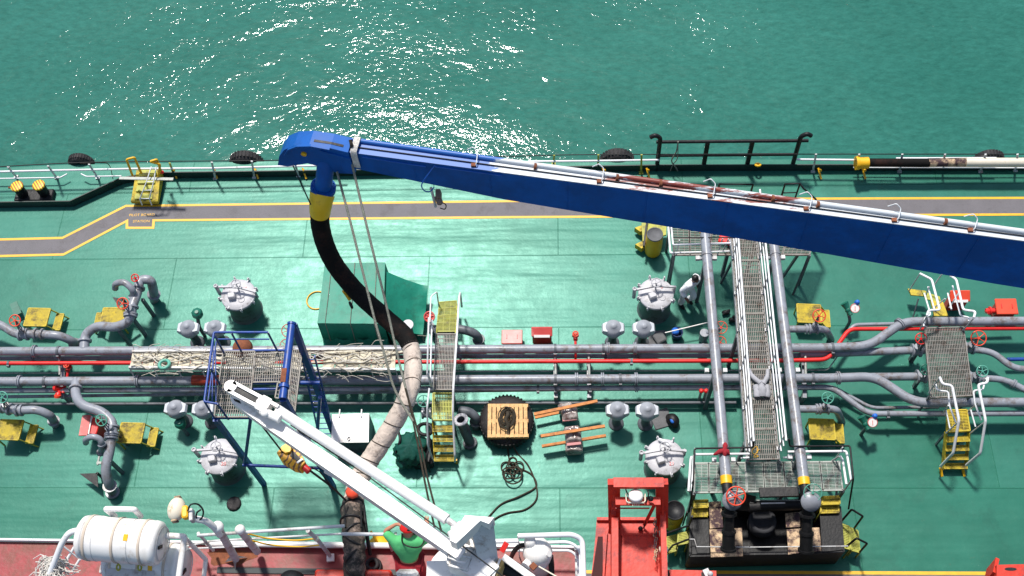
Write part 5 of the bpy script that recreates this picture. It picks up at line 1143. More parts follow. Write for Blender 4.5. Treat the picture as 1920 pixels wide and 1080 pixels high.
sk0, sk1 = V((D_.x, D_.y, 0)), V((C_.x, C_.y, 0)); mesh('cover_skirt', cloth(24, 8, lambda u, v: sk0.lerp(sk1, u)+V((0, -.06-.34*v-.03*math.sin(u*23), .50-.46*v+.05*nz(u*6, v*3)))), tarp, t)
for k in (.12, .5, .86): mb = MB(); a_, b_ = A.lerp(B, k), D_.lerp(C_, k); mb.tube([a_+V((0, 0, .012)), b_+V((0, 0, .012)), b_+V((0, -.13, -1.1))], .010, 6); mesh('lashing', mb, ropeg, t)
t = thing('pipe_stub', P(770, 625, 0), 'short dark pipe with pale flange rising beside the tarpaulin, behind the hose', 'pipe end')
q = P(765, 610, .9); mb = MB(); mb.cyl((q.x, q.y, 0), q, .10, 18); mb.cyl((q.x+.12, q.y-.35, 0), (q.x+.12, q.y-.35, .6), .08, 14); mesh('pipe', mb, dkgrey, t); mb = MB(); mb.cyl(q, q+V((0, 0, .05)), .15, 20); mesh('flange', mb, hatchg, t)
mb = MB(); mb.torus(P(594, 563, .02), .28, .02, (0, 0, 1), 30, 6); single('yellow_hoop', mb, yellow, 'thin yellow hoop lying on the deck at the left side of the tarpaulin box', 'hoop')

# white locker
t = thing('deck_locker', P(658, 812, 0), 'white painted deck locker with two small hinges between blue tower and hose', 'locker')
z = .75; A, B, C_, D_ = P(623, 777, z), P(692, 775, z), P(691, 829, z), P(621, 830, z)
mesh('body', quadbox([D_, C_, B, A], 0, z-.05), dkgrey, t)
o = MB(); o.hexa([p+V((0, 0, -.05)) for p in (D_, C_, B, A)], [D_, C_, B, A]); mesh('lid', o, white, t)
for px in (637, 678): mb = MB(); p = P(px, 777, z); mb.bar(p+V((0, -.08, .03)), p+V((0, .12, .03)), .03, .05); mesh('hinge', mb, offwhite, t)
mb = MB(); mb.torus(P(654, 823, z+.02), .05, .012, (0, 0, 1), 18, 6, .6); mesh('handle', mb, dkgrey, t)

# dark green wrapped machine
t = thing('covered_winch', P(778, 865, 0), 'dark green crumpled tarpaulin over a small machine left of the yellow stair', 'covered machine')
c = P(775, 855, 0)
def blob(u, v):
    a = 2*math.pi*u; h = v*1.0; rr = (.42 if v < .55 else .42*math.cos((v-.55)/.45*math.pi/2))
    k = 1+.45*nz(math.cos(a)*1.6, math.sin(a)*1.6, v*3)+.30*nz(math.cos(a)*4, math.sin(a)*4, v*6)
    return V((c.x+rr*k*math.cos(a)*.95, c.y+rr*k*math.sin(a)*.9, .18+.62*min(1, h)))
mesh('cover', cloth(40, 18, blob), tarpd, t)
mb = MB(); mb.box((c.x+.28, c.y-.02, .22), (.5, .7, .40), .1, 0, .04); mesh('machine', mb, black, t)
mb = MB(); mb.tube(smooth([P(*k) for k in ((800, 800, .8), (806, 830, .7), (800, 860, .6), (806, 885, .2))], 5), .03, 7); mb.tube(smooth([P(*k) for k in ((745, 800, .6), (750, 825, .7), (742, 850, .5))], 5), .035, 7); mesh('cable', mb, black, t)
mb = MB(); mb.torus(P(797, 805, .6), .18, .05, (.2, .3, 1), 22, 8); mesh('cable_coil', mb, black, t)

# tyre fender with pallet
c = P(951, 797, 0); tf = make_tyre('fender_tyre', .44, .27, False); tf.location = (c.x, c.y, .25); setp(tf, 'big black tyre lying flat under the wooden pallet', 'tyre')
t = thing('pallet', c+V((0, 0, .5)), 'pale wooden pallet resting on the big black tyre', 'pallet')
z = .60; A, B, C_, D_ = P(915, 757, z), P(990, 757, z), P(991, 819, z), P(914, 820, z)
nb = 9
for k in range(nb):
    f0, f1 = k/nb, (k+.80)/nb; q = [D_.lerp(C_, f0), D_.lerp(C_, f1), A.lerp(B, f1), A.lerp(B, f0)]; mb = MB(); mb.hexa([p-V((0, 0, .022)) for p in q], q); mesh('deck_board', mb, wood, t)
for f in (0.04, .5, .95):
    mb = MB(); a, b = A.lerp(D_, f), B.lerp(C_, f); mb.bar(a-V((0, 0, .06)), b-V((0, 0, .06)), .09, .07); mesh('bearer', mb, wood, t)
    mb = MB(); mb.bar(a-V((0, 0, .105)), b-V((0, 0, .105)), .11, .018); mesh('bottom_board', mb, beamw, t)
# rope on the pallet, running down to the coil and off to the near ship
mb = MB(); q = P(951, 785, .63)
for k in range(7):
    rr = rnd.uniform(.16, .26); o = q+V((rnd.uniform(-.06, .06), rnd.uniform(-.06, .06), .015*k)); mb.tube([o+V((math.cos(a_)*rr*.8, math.sin(a_)*rr*1.15, rnd.uniform(0, .02))) for a_ in [2*math.pi*j/22 for j in range(22)]], .014, 6, closed=True)
mb.tube(smooth([q+V(k) for k in ((0, .18, .02), (.02, .05, .12), (-.03, -.1, .16), (.02, -.22, .12), (.0, -.34, .08))], 6), .05, 8)
single('rope_bundle', mb, roped, 'dark rope bundle lying on top of the wooden pallet', 'rope')
mb = MB(); q = P(961, 880, 0.03)
for k, (dx, dy, rr) in enumerate([(0, .22, .10), (-.16, .06, .13), (.15, .06, .13), (-.10, -.12, .15), (.10, -.12, .15), (0, -.02, .16), (.02, -.2, .22), (0, .05, .09)]):
    o = q+V((dx, dy, .02*k)); mb.tube([o+V((math.cos(a_)*rr, math.sin(a_)*rr*1.05, .012*math.sin(3*a_))) for a_ in [2*math.pi*j/24 for j in range(24)]], .019, 7, closed=True)
single('rope_coil', mb, roped, 'dark rope coil in loops on the deck below the pallet', 'rope')
mb = MB()
mb.tube(smooth([P(*k) for k in ((951, 820, .55), (953, 850, .03), (958, 868, .03), (975, 878, .03), (997, 890, .03), (1005, 912, .03), (975, 930, .05), (940, 945, .03), (915, 970, .03), (885, 1000, .03), (850, 1030, .03))], 8), .021, 7)
mb.tube(smooth([P(*k) for k in ((955, 820, .55), (970, 850, .03), (990, 872, .03), (1004, 905, .03), (1006, 935, .03), (985, 955, .03), (950, 962, .03), (925, 975, .03), (895, 1004, .03), (870, 1034, .03))], 8), .021, 7)
single('mooring_rope', mb, roped, 'two dark ropes curving over the deck from the pallet towards the white crane', 'rope')

# wrapped bundles on timbers
t = thing('wrapped_goods', P(1068, 800, 0), 'grey bundles in clear wrapping resting on orange timbers right of the pallet', 'wrapped bundle')
for i, (px, py, z, sx, sy, sz, rz) in enumerate([(1061, 762, .48, .38, .22, .34, .15), (1068, 772, .58, .40, .40, .22, .12), (1074, 812, .58, .40, .42, .22, .12), (1076, 836, .40, .42, .28, .34, .05)]):
    q = P(px, py, z); mb = MB(); base = MB(); base.box(q-V((0, 0, sz/2)), (sx, sy, sz), rz, 0, .05)
    mb = cloth(14, 14, lambda u, v: q+Matrix.Rotation(rz, 3, 'Z')@V(((u-.5)*sx*1.04, (v-.5)*sy*1.04, .03+.05*nz(u*4, v*4, i)-.10*(abs(u-.5)*2)**8-.10*(abs(v-.5)*2)**8)))
    mesh('wrapped_bundle', base, clearw, t); mesh('plastic_sheet', mb, clearw, t)
for px, py in ((1068, 786), (1076, 832)): q = P(px, py, .52); mb = MB(); mb.bar(q-V((.18, .02, .02)), q+V((.18, .02, -.02)), .07, .05); mesh('carton_edge', mb, pinkw, t)
for i, (x0, y0, x1, y1, z, lab) in enumerate([(1001, 777, 1120, 752, .72, 'topmost orange timber over the upper wrapped bundle'), (1014, 818, 1134, 799, .72, 'orange timber across the middle of the lower wrapped bundle'),
                             (1016, 837, 1136, 817, .30, 'lowest orange timber under the near end of the wrapped bundles'), (1003, 783, 1050, 773, .30, 'short orange timber end beside the upper wrapped bundle')]):
    mb = MB(); mb.bar(P(x0, y0, z), P(x1, y1, z), .075, .06); single('timber', mb, beamw, lab, 'timber', 'timbers with the wrapped bundles')
# small deck items
mb = MB(); q = P(439, 945, 0)
vs = []; mb.lathe([(.19, 0), (.185, .05), (.15, .075), (.10, .06), (.05, .08), (0, .06)], q, (0, 0, 1), 12); single('rubber_disc', mb, rubber, 'round black rubber cap on the deck below the lower left hatch', 'cap')
t = thing('mop_bucket', P(1268, 632, 0), 'dark blue bucket with a long white pole across it, left of the athwart pipe', 'bucket')
q = P(1270, 622, .3); mb = MB(); mb.lathe([(0, 0), (.13, 0), (.16, .3), (.14, .3), (.12, .05), (0, .05)], (q.x, q.y, 0), (0, 0, 1), 20); mesh('bucket', mb, navy, t); mb = MB(); mb.ball(q+V((-.05, .03, -.02)), .11, 12, (1, 1, .5)); mesh('blue_cloth', mb, brblue, t)
mb = MB(); mb.cyl(P(1247, 624, .4), P(1330, 604, .5), .016, 8); mesh('pole', mb, white, t)
mb = MB(); mb.box(P(1232, 633, .02), (.48, .42, .03), .05, 0, .01); mb.box(P(1237, 634, .10), (.30, .30, .14), .5, 0, .03); single('floor_mat', mb, matgrey, 'dark grey mat with a folded piece left of the blue bucket', 'mat')
t = thing('tool_bag', P(1262, 793, 0), 'black and blue tool bag below the pipes right of the lower right vents', 'bag')
q = P(1262, 793, .1); mb = MB(); mb.tube(smooth([q+V((-.14, .18, 0)), q+V((0, .05, .08)), q+V((.05, -.14, 0))], 5), [.07, .10, .12, .14, .15, .15, .15, .14, .12, .10, .07], 12); mesh('bag', mb, black, t); mb = MB(); mb.ball(q+V((-.03, .02, .18)), .07, 10, (1, 1.6, .5)); mesh('blue_cloth', mb, brblue, t)
mb = MB(); mb.box(P(1240, 785, .02), (.5, .5, .03), .3, 0, .01); single('floor_mat', mb, matgrey, 'dark grey mat beside the black tool bag', 'mat')
mb = MB(); mb.tube(smooth([P(*k) for k in ((1356, 590, .08), (1362, 584, .12), (1368, 582, .10))], 4), [.04]*9, 8); mb.ball(P(1361, 586, .09), .09, 10, (1.3, .8, .7)); single('work_shoe', mb, black, 'dark work shoe lying on the deck between athwart pipe and catwalk', 'shoe')
mb = MB(); mb.ball(P(1373, 600, .10), .11, 10, (1, .7, .8)); mb.ball(P(1376, 594, .2), .05, 8); single('small_can', mb, black, 'small dark can by the catwalk foot below the shoe', 'can')
t = thing('triangle_shelf', P(170, 895, 0), 'small triangular plate stand at the left foot of the lower S-shaped pipe', 'bracket'); q = [P(149, 888, .35), P(182, 887, .35), P(184, 914, .35)]; mb = MB(); mb.add([*q, *[p-V((0, 0, .03)) for p in q]], [(2, 1, 0), (3, 4, 5), (0, 1, 4, 3), (1, 2, 5, 4), (2, 0, 3, 5)]); mesh('plate', mb, black, t)
mb = MB(); mb.bar(V((q[1].x, q[1].y, 0)), q[1], .05, .05, (0, 1, 0)); mesh('leg', mb, black, t)
t = thing('triangle_shelf', P(225, 565, 0), 'small triangular plate stand left of the upper red wheel', 'bracket'); q = [P(211, 557, .6), P(230, 560, .6), P(222, 575, .6)]; mb = MB(); mb.add([*q, *[p-V((0, 0, .03)) for p in q]], [(2, 1, 0), (3, 4, 5), (0, 1, 4, 3), (1, 2, 5, 4), (2, 0, 3, 5)]); mesh('plate', mb, black, t)
mb = MB(); mb.bar(V((q[1].x, q[1].y, 0)), q[1], .05, .05, (0, 1, 0)); mesh('leg', mb, black, t)
# ================================================================== BLUE BOOM
ZB = 12.0
N0, N1 = P(655, 286, ZB), P(1920, 452, ZB); F0, F1 = P(655, 261, ZB), P(1920, 434, ZB)
ext = 1.75
def onl(p, q, f): return p+(q-p)*f
t = thing('loading_boom', (N1.x+8, N1.y-1.5, 0), 'long blue hose-handling boom with flaking white top reaching in from the right', 'crane boom')
fs = [0, .24, .62, 1.0, ext]; hs = [.46, .80, 1.04, 1.36, 1.7]
mb = MB(); vs = []
for f, h in zip(fs, hs):
    n_, f_ = onl(N0, N1, f), onl(F0, F1, f); vs += [n_, f_, f_-V((0, 0, h)), n_-V((0, 0, h))]
for i in range(4): mb.add(vs[4*i:4*i+8], [(0, 3, 7, 4), (2, 1, 5, 6), (3, 2, 6, 7), (0, 4, 5, 1)])
mb.add(vs[:4], [(0, 1, 2, 3)]); mb.add(vs[-4:], [(3, 2, 1, 0)])
mesh('beam', mb, blue, t)
for f in (.10, .22, .34, .46, .58, .70, .82, .94, 1.1):
    i = max(j for j in range(4) if fs[j] <= f); h = hs[i]+(hs[i+1]-hs[i])*(f-fs[i])/(fs[i+1]-fs[i]); n_ = onl(N0, N1, f); mb = MB(); mb.bar(n_+V((0, -.003, -.05)), n_+V((.0, -.003, -h+.02)), .014, .010, (0, 1, 0)); mesh('weld_seam', mb, blue, t)
# top flange plate and pipe, flaking
def atop(name, mbb, m):
    base = wloc(t); me_o = mesh(name, mbb, m, t)
    # texture follows world x along the beam
    for v in me_o.data.vertices: v.co = v.co+base-V((0, N0.y, ZB))
    me_o.location = V((0, N0.y, ZB))-base; return me_o
mb = MB(); k = V((0, 0, .004)); e = .012
q = [onl(N0, N1, 0)-V((0, e, 0)), onl(N0, N1, ext)-V((0, e, 0)), onl(F0, F1, ext)+V((0, e, 0)), onl(F0, F1, 0)+V((0, e, 0))]
mb.hexa([p+k for p in q], [p+k+V((0, 0, .02)) for p in q]); atop('top_flange', mb, flake)
c0, c1 = onl(N0, F0, .74), onl(N1, F1, .74); c2 = onl(c0, c1, ext)
mb = MB(); mb.cyl(c0+V((.2, 0, .04)), c2+V((0, 0, .04)), .045, 14); atop('hose_line', mb, flake)
mb = MB(); g0, g1 = onl(N0, F0, .38)+V((0, 0, .04)), onl(onl(N0, N1, ext), onl(F0, F1, ext), .38)+V((0, 0, .04)); mb.tube([g0+V((-.55, .08, .08)), g0, g1], .011, 6); mesh('hoist_wire', mb, wire, t)
# lug line along the tip half (weld bead seen on the side)
mb = MB(); a = onl(N0, N1, .02)-V((0, .012, .06)); b = onl(N0, N1, .12)-V((0, .012, .10)); mb.bar(a, b, .02, .02); a = onl(N0, N1, .135)-V((0, .012, .06)); b = onl(N0, N1, .24)-V((0, .012, .07)); mb.bar(a, b, .02, .02); mesh('weld_strip', mb, brblue, t)
for px, rusty in ((905, 0), (1148, 1), (1357, 1), (1534, 1), (1693, 0), (1828, 0)):
    f = (px-655)/1265; c = onl(c0, c1, f); n_ = onl(N0, N1, f)
    mb = MB(); mb.tube(bend([n_+V((-.0, .03, .02)), n_+V((.03, .04, .10)), c+V((.06, .05, .15)), c+V((-.02, .10, .22)), c+V((-.12, .13, .10))], .03), .009, 6); mesh('wire_guide', mb, railw, t)
    mb = MB(); mb.box(n_+V((-.02, .05, .04)), (.08, .06, .05)); mesh('guide_foot', mb, rustm, t)
for px in (1023, 1180, 1262, 1470, 1552, 1780):
    f = (px-655)/1265; c = onl(c0, c1, f); mb = MB(); mb.cyl(c+V((-.02, 0, .05)), c+V((.02, 0, .04)), .056, 14); mesh('hose_clip', mb, rustm, t)
# head
e_ = (N1-N0).normalized(); nrm = V((-e_.y, e_.x, 0)); org = N0+V((0, 0, 0))
prof = [(0, .07), (-.30, .13), (-.66, .14), (-.94, .06), (-1.15, -.10), (-1.29, -.32), (-1.38, -.60), (-1.20, -.60), (-.80, -.42), (-.50, -.50), (-.30, -.60), (0.02, -.55)]
def profsolid(prof, w0, w1, o):
    mb = MB(); n = len(prof); vs = [o+e_*s_+nrm*w0+V((0, 0, z)) for s_, z in prof]+[o+e_*s_+nrm*w1+V((0, 0, z)) for s_, z in prof]
    mb.add(vs, [tuple(range(n)), tuple(range(2*n-1, n-1, -1))]+[(i, n+i, n+(i+1) % n, (i+1) % n) for i in range(n)]); return mb
hd = mesh('head', profsolid(prof, -.05, .25, org), blue, t)
mesh('head_rim', profsolid([(-.30, .135), (-.62, .165), (-.88, .10), (-1.07, -.04), (-1.17, -.22), (-1.14, -.22), (-1.04, -.06), (-.86, .07), (-.62, .13), (-.30, .11)], -.09, -.045, org), blue, hd)
mb = MB(); w_ = lambda s_, z: org+e_*s_+nrm*.05+V((0, 0, z)); mb.bar(w_(-.60, .142), w_(-.30, .132), .045, .008); mb.bar(w_(-.30, .132), w_(-.10, .096), .045, .008); mesh('sheave_slot', mb, black, hd)
mesh('sheave_slot', profsolid([(-1.08, -.20), (-1.20, -.38), (-1.16, -.40), (-1.06, -.22)], .06, .24, org), black, hd)
mb = MB(); c = org+e_*-.80-nrm*.055+V((0, 0, -.12)); mb.cyl(c, c-nrm*.03, .05, 14); mesh('pin', mb, yellow, hd)
mb = MB(); mb.bar(org+e_*-.48+nrm*-.06+V((0, 0, .02)), org+e_*.02-nrm*.06+V((0, 0, -.10)), .03, .05); mesh('stiffener', mb, blue, hd)
# outlet pipe, flanges, collar
p0, p1, p2, p3 = P(618, 272, 11.75), P(612, 292, 11.65), P(609, 325, 11.35), P(606, 352, 10.95)
mb = MB(); mb.tube(smooth([p0, p1, p2, p3], 6), .150, 22); mesh('outlet_pipe', mb, blue, t)
d = (p1-p0).normalized(); mb = MB(); mb.cyl(p1-d*.06, p1+d*.04, .205, 24); mesh('flange', mb, blue, t)
d = (p3-p2).normalized(); mb = MB(); mb.cyl(p3-d*.04, p3+d*.05, .225, 26)
x, y = frame(d)
for k in range(12): a = 2*math.pi*k/12; c = p3+(x*math.cos(a)+y*math.sin(a))*.19; mb.cyl(c-d*.07, c+d*.06, .014, 6)
mesh('flange', mb, blue, t)
# white lashing and tackle
mb = MB()
for k in range(5): c = org+e_*(.05+k*.022); hh = .55; mb.tube([c+nrm*-.04+V((0, 0, -.35)), c+nrm*-.045+V((0, 0, -.02)), c+nrm*-.03+V((0, 0, .09)), c+nrm*.26+V((0, 0, .10)), c+nrm*.29+V((0, 0, 0))], .014, 6)
single('white_lashing', mb, mopm, 'white rope lashing wound round the boom just behind its head', 'rope')
mb = MB(); mb.tube(smooth([P(*k) for k in ((657, 262, 12.2), (659, 275, 12.1), (655, 295, 11.7))], 5), .03, 7); single('rope_end', mb, roped, 'short dark rope hanging over the white lashing on the boom', 'rope')
t2 = thing('snatch_block', P(823, 375, 11), 'small rusty pulley block with a white strop hanging under the boom', 'pulley block')
q = P(823, 375, 10.9); mb = MB(); mb.lathe([(0, -.05), (.08, -.05), (.10, 0), (.08, .05), (0, .05)], q, (1, .3, .2), 16); mb.box(q+V((0, .05, .08)), (.09, .16, .26), 0, .3, .02); mesh('block', mb, paint('dull_brown_steel', (.22, .15, .12), .6, var=.4), t2)
mb = MB(); mb.tube(smooth([P(*k) for k in ((808, 352, 11.2), (812, 368, 11.0), (817, 388, 10.75))], 5), .025, 8); mesh('strop', mb, mopm, t2)
mb = MB(); mb.tube(smooth([P(*k) for k in ((826, 378, 10.9), (836, 384, 10.8), (834, 392, 10.7), (825, 390, 10.7))], 5), .010, 6); mesh('wire_loop', mb, wire, t2)
mb = MB(); a = onl(N0, N1, .13); mb.tube(smooth([P(*k) for k in ((820, 304, 12.0), (806, 322, 11.85), (791, 345, 11.6), (795, 357, 11.4), (806, 359, 11.3), (814, 351, 11.3))], 6), .011, 6); single('loose_wire', mb, brblue, 'thin blue wire looping down the side of the boom to the pulley block', 'wire')
# pedestal out of frame
mb = MB(); pp = onl(N0, N1, ext-.03); mb.cyl((pp.x, pp.y+.2, 0), (pp.x, pp.y+.2, ZB-.2), .6, 24); mesh('pedestal', mb, blue, t)

# ================================================================== THE CARGO HOSE
t = thing('cargo_hose', P(700, 700, 6), 'thick hose hanging from the boom, black above and wrapped in pale cloth below', 'hose')
hp = [(606, 356, 10.9), (602, 378, 10.75), (600, 402, 10.4), (601, 425, 10.1), (611, 462, 9.7), (632, 502, 9.25), (672, 550, 8.8), (718, 592, 8.7), (752, 622, 8.7), (766, 642, 8.7), (773, 665, 8.7), (774, 705, 8.8), (762, 748, 8.9), (740, 790, 8.7), (714, 832, 8.5), (690, 868, 8.35), (672, 902, 8.3), (664, 935, 8.4), (660, 965, 8.6), (663, 1005, 8.75), (665, 1040, 8.7), (664, 1085, 8.5), (664, 1150, 8.3)]
hq = smooth([P(*k) for k in hp], 8)
mb = MB(); mb.tube(hq[3:16], [.222-.003*i for i in range(13)], 24); mesh('yellow_collar', mb, collary, t)
seg = hq[14:76]; mb = MB(); mb.tube(seg, [.172-.004*i/62+.002*math.sin(i*2.1) for i in range(62)], 24); mesh('rubber_hose', mb, hosebk, t)
seg = hq[73:141]; rs = [.162+.018*i/len(seg)+.005*math.sin(i*1.1)+.004*math.sin(i*2.7) for i in range(len(seg))]; mb = MB(); mb.tube(seg, rs, 24); w1 = mesh('cloth_wrap', mb, hosewh, t)
mb = MB()
for i in range(4, len(seg)-2, 7):
    d = (seg[i+1]-seg[i-1]).normalized(); d = (d+V((.25, .1, .1))).normalized(); mb.torus(seg[i], rs[i]+.004, .010, d, 24, 5)
mesh('wrap_ties', mb, roped, w1)
seg = hq[138:]; rs = [.185+.012*math.sin(i*1.7) for i in range(len(seg))]; mb = MB(); mb.tube(seg, rs, 24); w2 = mesh('stained_wrap', mb, hosegr, t)
mb = MB()
for i, tw in ((3, .4), (9, -.2), (13, .6), (16, -.7), (22, .9), (27, -.8), (32, .3)):
    if i < len(seg)-1: d = (seg[i+1]-seg[i-1]).normalized(); mb.torus(seg[i], .20, .022, (d+V((tw, .1, tw*.3))).normalized(), 24, 6)
a, b = seg[2], seg[12]
for dx in (-.10, .03, .17): mb.tube([a+V((dx, 0, .18)), b+V((dx, 0, .19))], .016, 6)
mb.tube(smooth([P(*k) for k in ((672, 925, 8.4), (680, 945, 8.5), (686, 990, 8.6), (694, 1040, 8.3))], 5), .035, 7)
mesh('rope_lashing', mb, black, w2)
mb = MB(); q = P(662, 923, 8.75); mb.lathe([(0, .10), (.10, .09), (.13, .03), (.10, -.05), (0, -.06)], q, (0, 0, 1), 8); mb.cyl(q+V((-.04, .02, .05)), q+V((-.06, .25, .25)), .02, 6); single('orange_float', mb, orange, 'orange-red float tied on the hose under the white crane jib', 'float')
q = P(655, 566, 8.3); t3 = thing('lifting_shackle', q, 'orange sling hook with black shackle hanging beside the black hose', 'shackle')
mb = MB(); mb.tube(smooth([P(*k) for k in ((644, 545, 8.8), (650, 553, 8.7), (656, 562, 8.6))], 5), .035, 8); mesh('sling', mb, yellow, t3); mb = MB(); mb.torus(P(658, 572, 8.5), .06, .022, (1, .4, .2), 16, 7); mesh('shackle', mb, black, t3)

# thin tackle ropes
def ropeobj(name, pts, r, m, lab, k=6):
    mb = MB(); mb.tube(smooth([P(*q) for q in pts], k), r, 7); return single(name, mb, m, lab, 'rope')
ropeobj('tackle_rope', [(656, 290, 11.8), (680, 392, 11.3), (704, 490, 10.8), (725, 575, 10.2), (744, 660, 9.8), (765, 745, 9.5)], .022, ropeg, 'right grey tackle rope running down from the boom across the hose')
ropeobj('tackle_rope', [(632, 322, 11.5), (655, 408, 11.1), (676, 492, 10.7), (702, 597, 10.2), (722, 668, 9.9), (741, 732, 9.6), (775, 790, 9.4)], .022, ropeg, 'left grey tackle rope running down from the boom behind the hose')
ropeobj('guy_rope', [(765, 745, 9.5), (783, 830, 9.3), (797, 905, 9.2), (815, 990, 9.0)], .018, roped, 'left dark rope running down past the covered machine to the white crane')
ropeobj('guy_rope', [(760, 728, 9.6), (785, 815, 9.35), (802, 898, 9.2), (828, 997, 9.0)], .018, roped, 'right dark rope running down past the covered machine to the white crane')
ropeobj('pendant_wire', [(540, 288, 11.6), (558, 330, 11.3), (583, 384, 10.9)], .012, wire, 'thin black wire from the boom head down to the yellow hose collar')

# ================================================================== NEAR VESSEL
ZD = 8.0
e0, e1 = P(-60, 1015, ZD), P(1087, 1030, ZD); e00 = e0+(e0-e1)*.4
mb = MB(); mb.prism([(e00.x, 3.0), (e1.x, 3.0), (e1.x, e1.y), (e00.x, e00.y)], ZD-.12, ZD); setp(mesh('vessel_deck', mb, reddeck), kind='structure')
mb = MB(); mb.prism([(e00.x, -4), (e1.x-.15, -4), (e1.x-.15, e1.y-.25), (e00.x, e00.y-.25)], -9, ZD-.124); mb.prism([(e1.x-.15, -4), (24, -4), (24, 4.3), (e1.x-.15, 4.3)], -9, ZD-.3); setp(mesh('vessel_hull', mb, hullm), kind='structure')
t = thing('gunwale', P(720, 1030, ZD), 'white painted gunwale bar along the edge of the red deck', 'gunwale')
mb = MB(); mb.bar(e00+V((0, .02, .05)), onl(e0, e1, .47)+V((0, .02, .05)), .035, .10); mesh('edge_strip', mb, railw, t)
mb = MB(); mb.cyl(onl(e0, e1, .40)+V((0, -.02, .14)), onl(e0, e1, .80)+V((0, -.02, .14)), .055, 12); mesh('fender_bar', mb, white, t)
mb = MB(); mb.bar(onl(e0, e1, .47)+V((0, .02, .05)), e1+V((0, .02, .05)), .035, .10); mesh('edge_strip', mb, railw, t)
mb = MB(); mb.bar(onl(e0, e1, .42)+V((0, -.45, .012)), onl(e0, e1, .72)+V((0, -.45, .012)), .10, .02); mesh('deck_seam', mb, hullm, t)

def tubes(parent, name, m, lst, b=.08):
    for q, r in lst: mb = MB(); mb.tube(bend([P(*k) for k in q], b), r, 10); mesh(name, mb, m, parent)
t = thing('vessel_railing', P(540, 1030, ZD), 'slanting white railing at the edge of the red deck, left of the hose', 'railing')
tubes(t, 'rail', offwhite, [([(370, 1004, 9.5), (460, 998, 9.5), (646, 986, 9.5)], .028), ([(350, 1024, 8.9), (400, 1014, 8.9), (655, 1000, 8.9)], .018), ([(640, 1001, 9.4), (735, 1002, 9.4)], .03), ([(348, 1029, 8.5), (470, 1024, 8.5)], .015)])
tubes(t, 'stanchion', offwhite, [([(577, 995, 9.5), (594, 1010, 9.0), (620, 1044, ZD)], .035), ([(372, 1000, 9.5), (400, 1032, 8.2)], .028), ([(347, 1008, 9.4), (384, 1048, 8.1)], .03), ([(742, 1000, 9.4), (730, 1018, 8.9), (735, 1032, 8)], .025)])
mb = MB(); mb.box(P(620, 1046, ZD+.05), (.13, .13, .06), .1); mesh('foot_plate', mb, white, t)
mb = MB(); mb.ball(P(593, 1010, 9.05), .05, 10); mesh('joint', mb, cream, t)
for i, (a, b) in enumerate((((450, 993, 9.7), (482, 1034, 8.2)), ((408, 988, 9.9), (442, 1048, ZD+.1)))):
    t = thing('bitt_post', P(b[0], b[1], ZD), ['round white ball-topped post standing left of the slanting railing', 'white post with pointed foot carrying the floodlight arm'][i], 'post')
    mb = MB(); mb.cyl(P(*a), P(*b), .065, 14); mesh('shaft', mb, offwhite, t); mb = MB(); mb.ball(P(*a), .10 if i else .085, 14); mesh('ball', mb, white, t)
    if i:
        mb = MB(); q = P(440, 1046, ZD+.12)
        for ang in (.2, 1.8, 3.4, 4.8): mb.add([q+V((0, 0, .22)), q+V((math.cos(ang)*.20, math.sin(ang)*.20, -.1)), q+V((math.cos(ang+.25)*.03, math.sin(ang+.25)*.03, -.1))], [(0, 1, 2), (2, 1, 0)])
        mesh('foot_gusset', mb, offwhite, t)
mb = MB(); q = P(430, 1044, ZD+.004)
vs = [q+V((math.cos(a)*(.42+.1*math.sin(3*a+1)), math.sin(a)*(.15+.04*math.sin(5*a)), 0)) for a in [2*math.pi*k/24 for k in range(24)]]
mb.sheet(vs); setp(mesh('rust_stain', mb, rustm), kind='structure')
mb = MB()
mb.tube(smooth([P(*k) for k in ((466, 1001, 9.4), (500, 1009, 9.1), (550, 1013, 9.0), (592, 1010, 9.1))], 6), .014, 6)
mb.tube(smooth([P(*k) for k in ((474, 1014, 9.0), (510, 1022, 8.7), (560, 1025, 8.6), (600, 1022, 8.7))], 6), .014, 6)
single('yellow_lifeline', mb, yellow, 'pair of sagging yellow lines hung along the slanting white railing', 'rope')
mb = MB(); q = P(712, 1028, 7.7); mb.lathe([(0, .14), (.12, .12), (.22, .06), (.26, -.1), (0, -.1)], q, (0, 0, 1), 16); mb.bar(q+V((0, .02, .1)), q+V((-.12, .2, .35)), .04, .04); single('yellow_cover', mb, yellow, 'bright yellow mound-shaped cover on the gunwale right of the hose', 'cover')
t = thing('deck_grating_panel', P(960, 1060, ZD), 'white curved railing round the right corner of the red deck', 'railing'); t.name = 'corner_railing'
tubes(t, 'rail', railw, [([(971, 1005, 9.3), (1074, 1002, 9.3), (1092, 1012, 9.2), (1096, 1130, 9.2)], .045), ([(973, 1018, 8.95), (1068, 1016, 8.95), (1088, 1030, 8.9), (1090, 1130, 8.9)], .028), ([(948, 1032, 8.5), (1070, 1032, 8.5), (1084, 1045, 8.45), (1086, 1130, 8.45)], .024), ([(920, 1015, 9.25), (972, 1014, 9.25)], .04), ([(920, 1021, 9.1), (972, 1020, 9.1)], .012)], .2)
tubes(t, 'stanchion', offwhite, [([(971, 1004, 9.3), (974, 1044, ZD)], .012), ([(1080, 1028, 8.9), (1083, 1045, ZD)], .03)])
tubes(t, 'corner_post', white, [([(1082, 1028, ZD+.3), (1083, 1100, ZD+.3)], .04)])

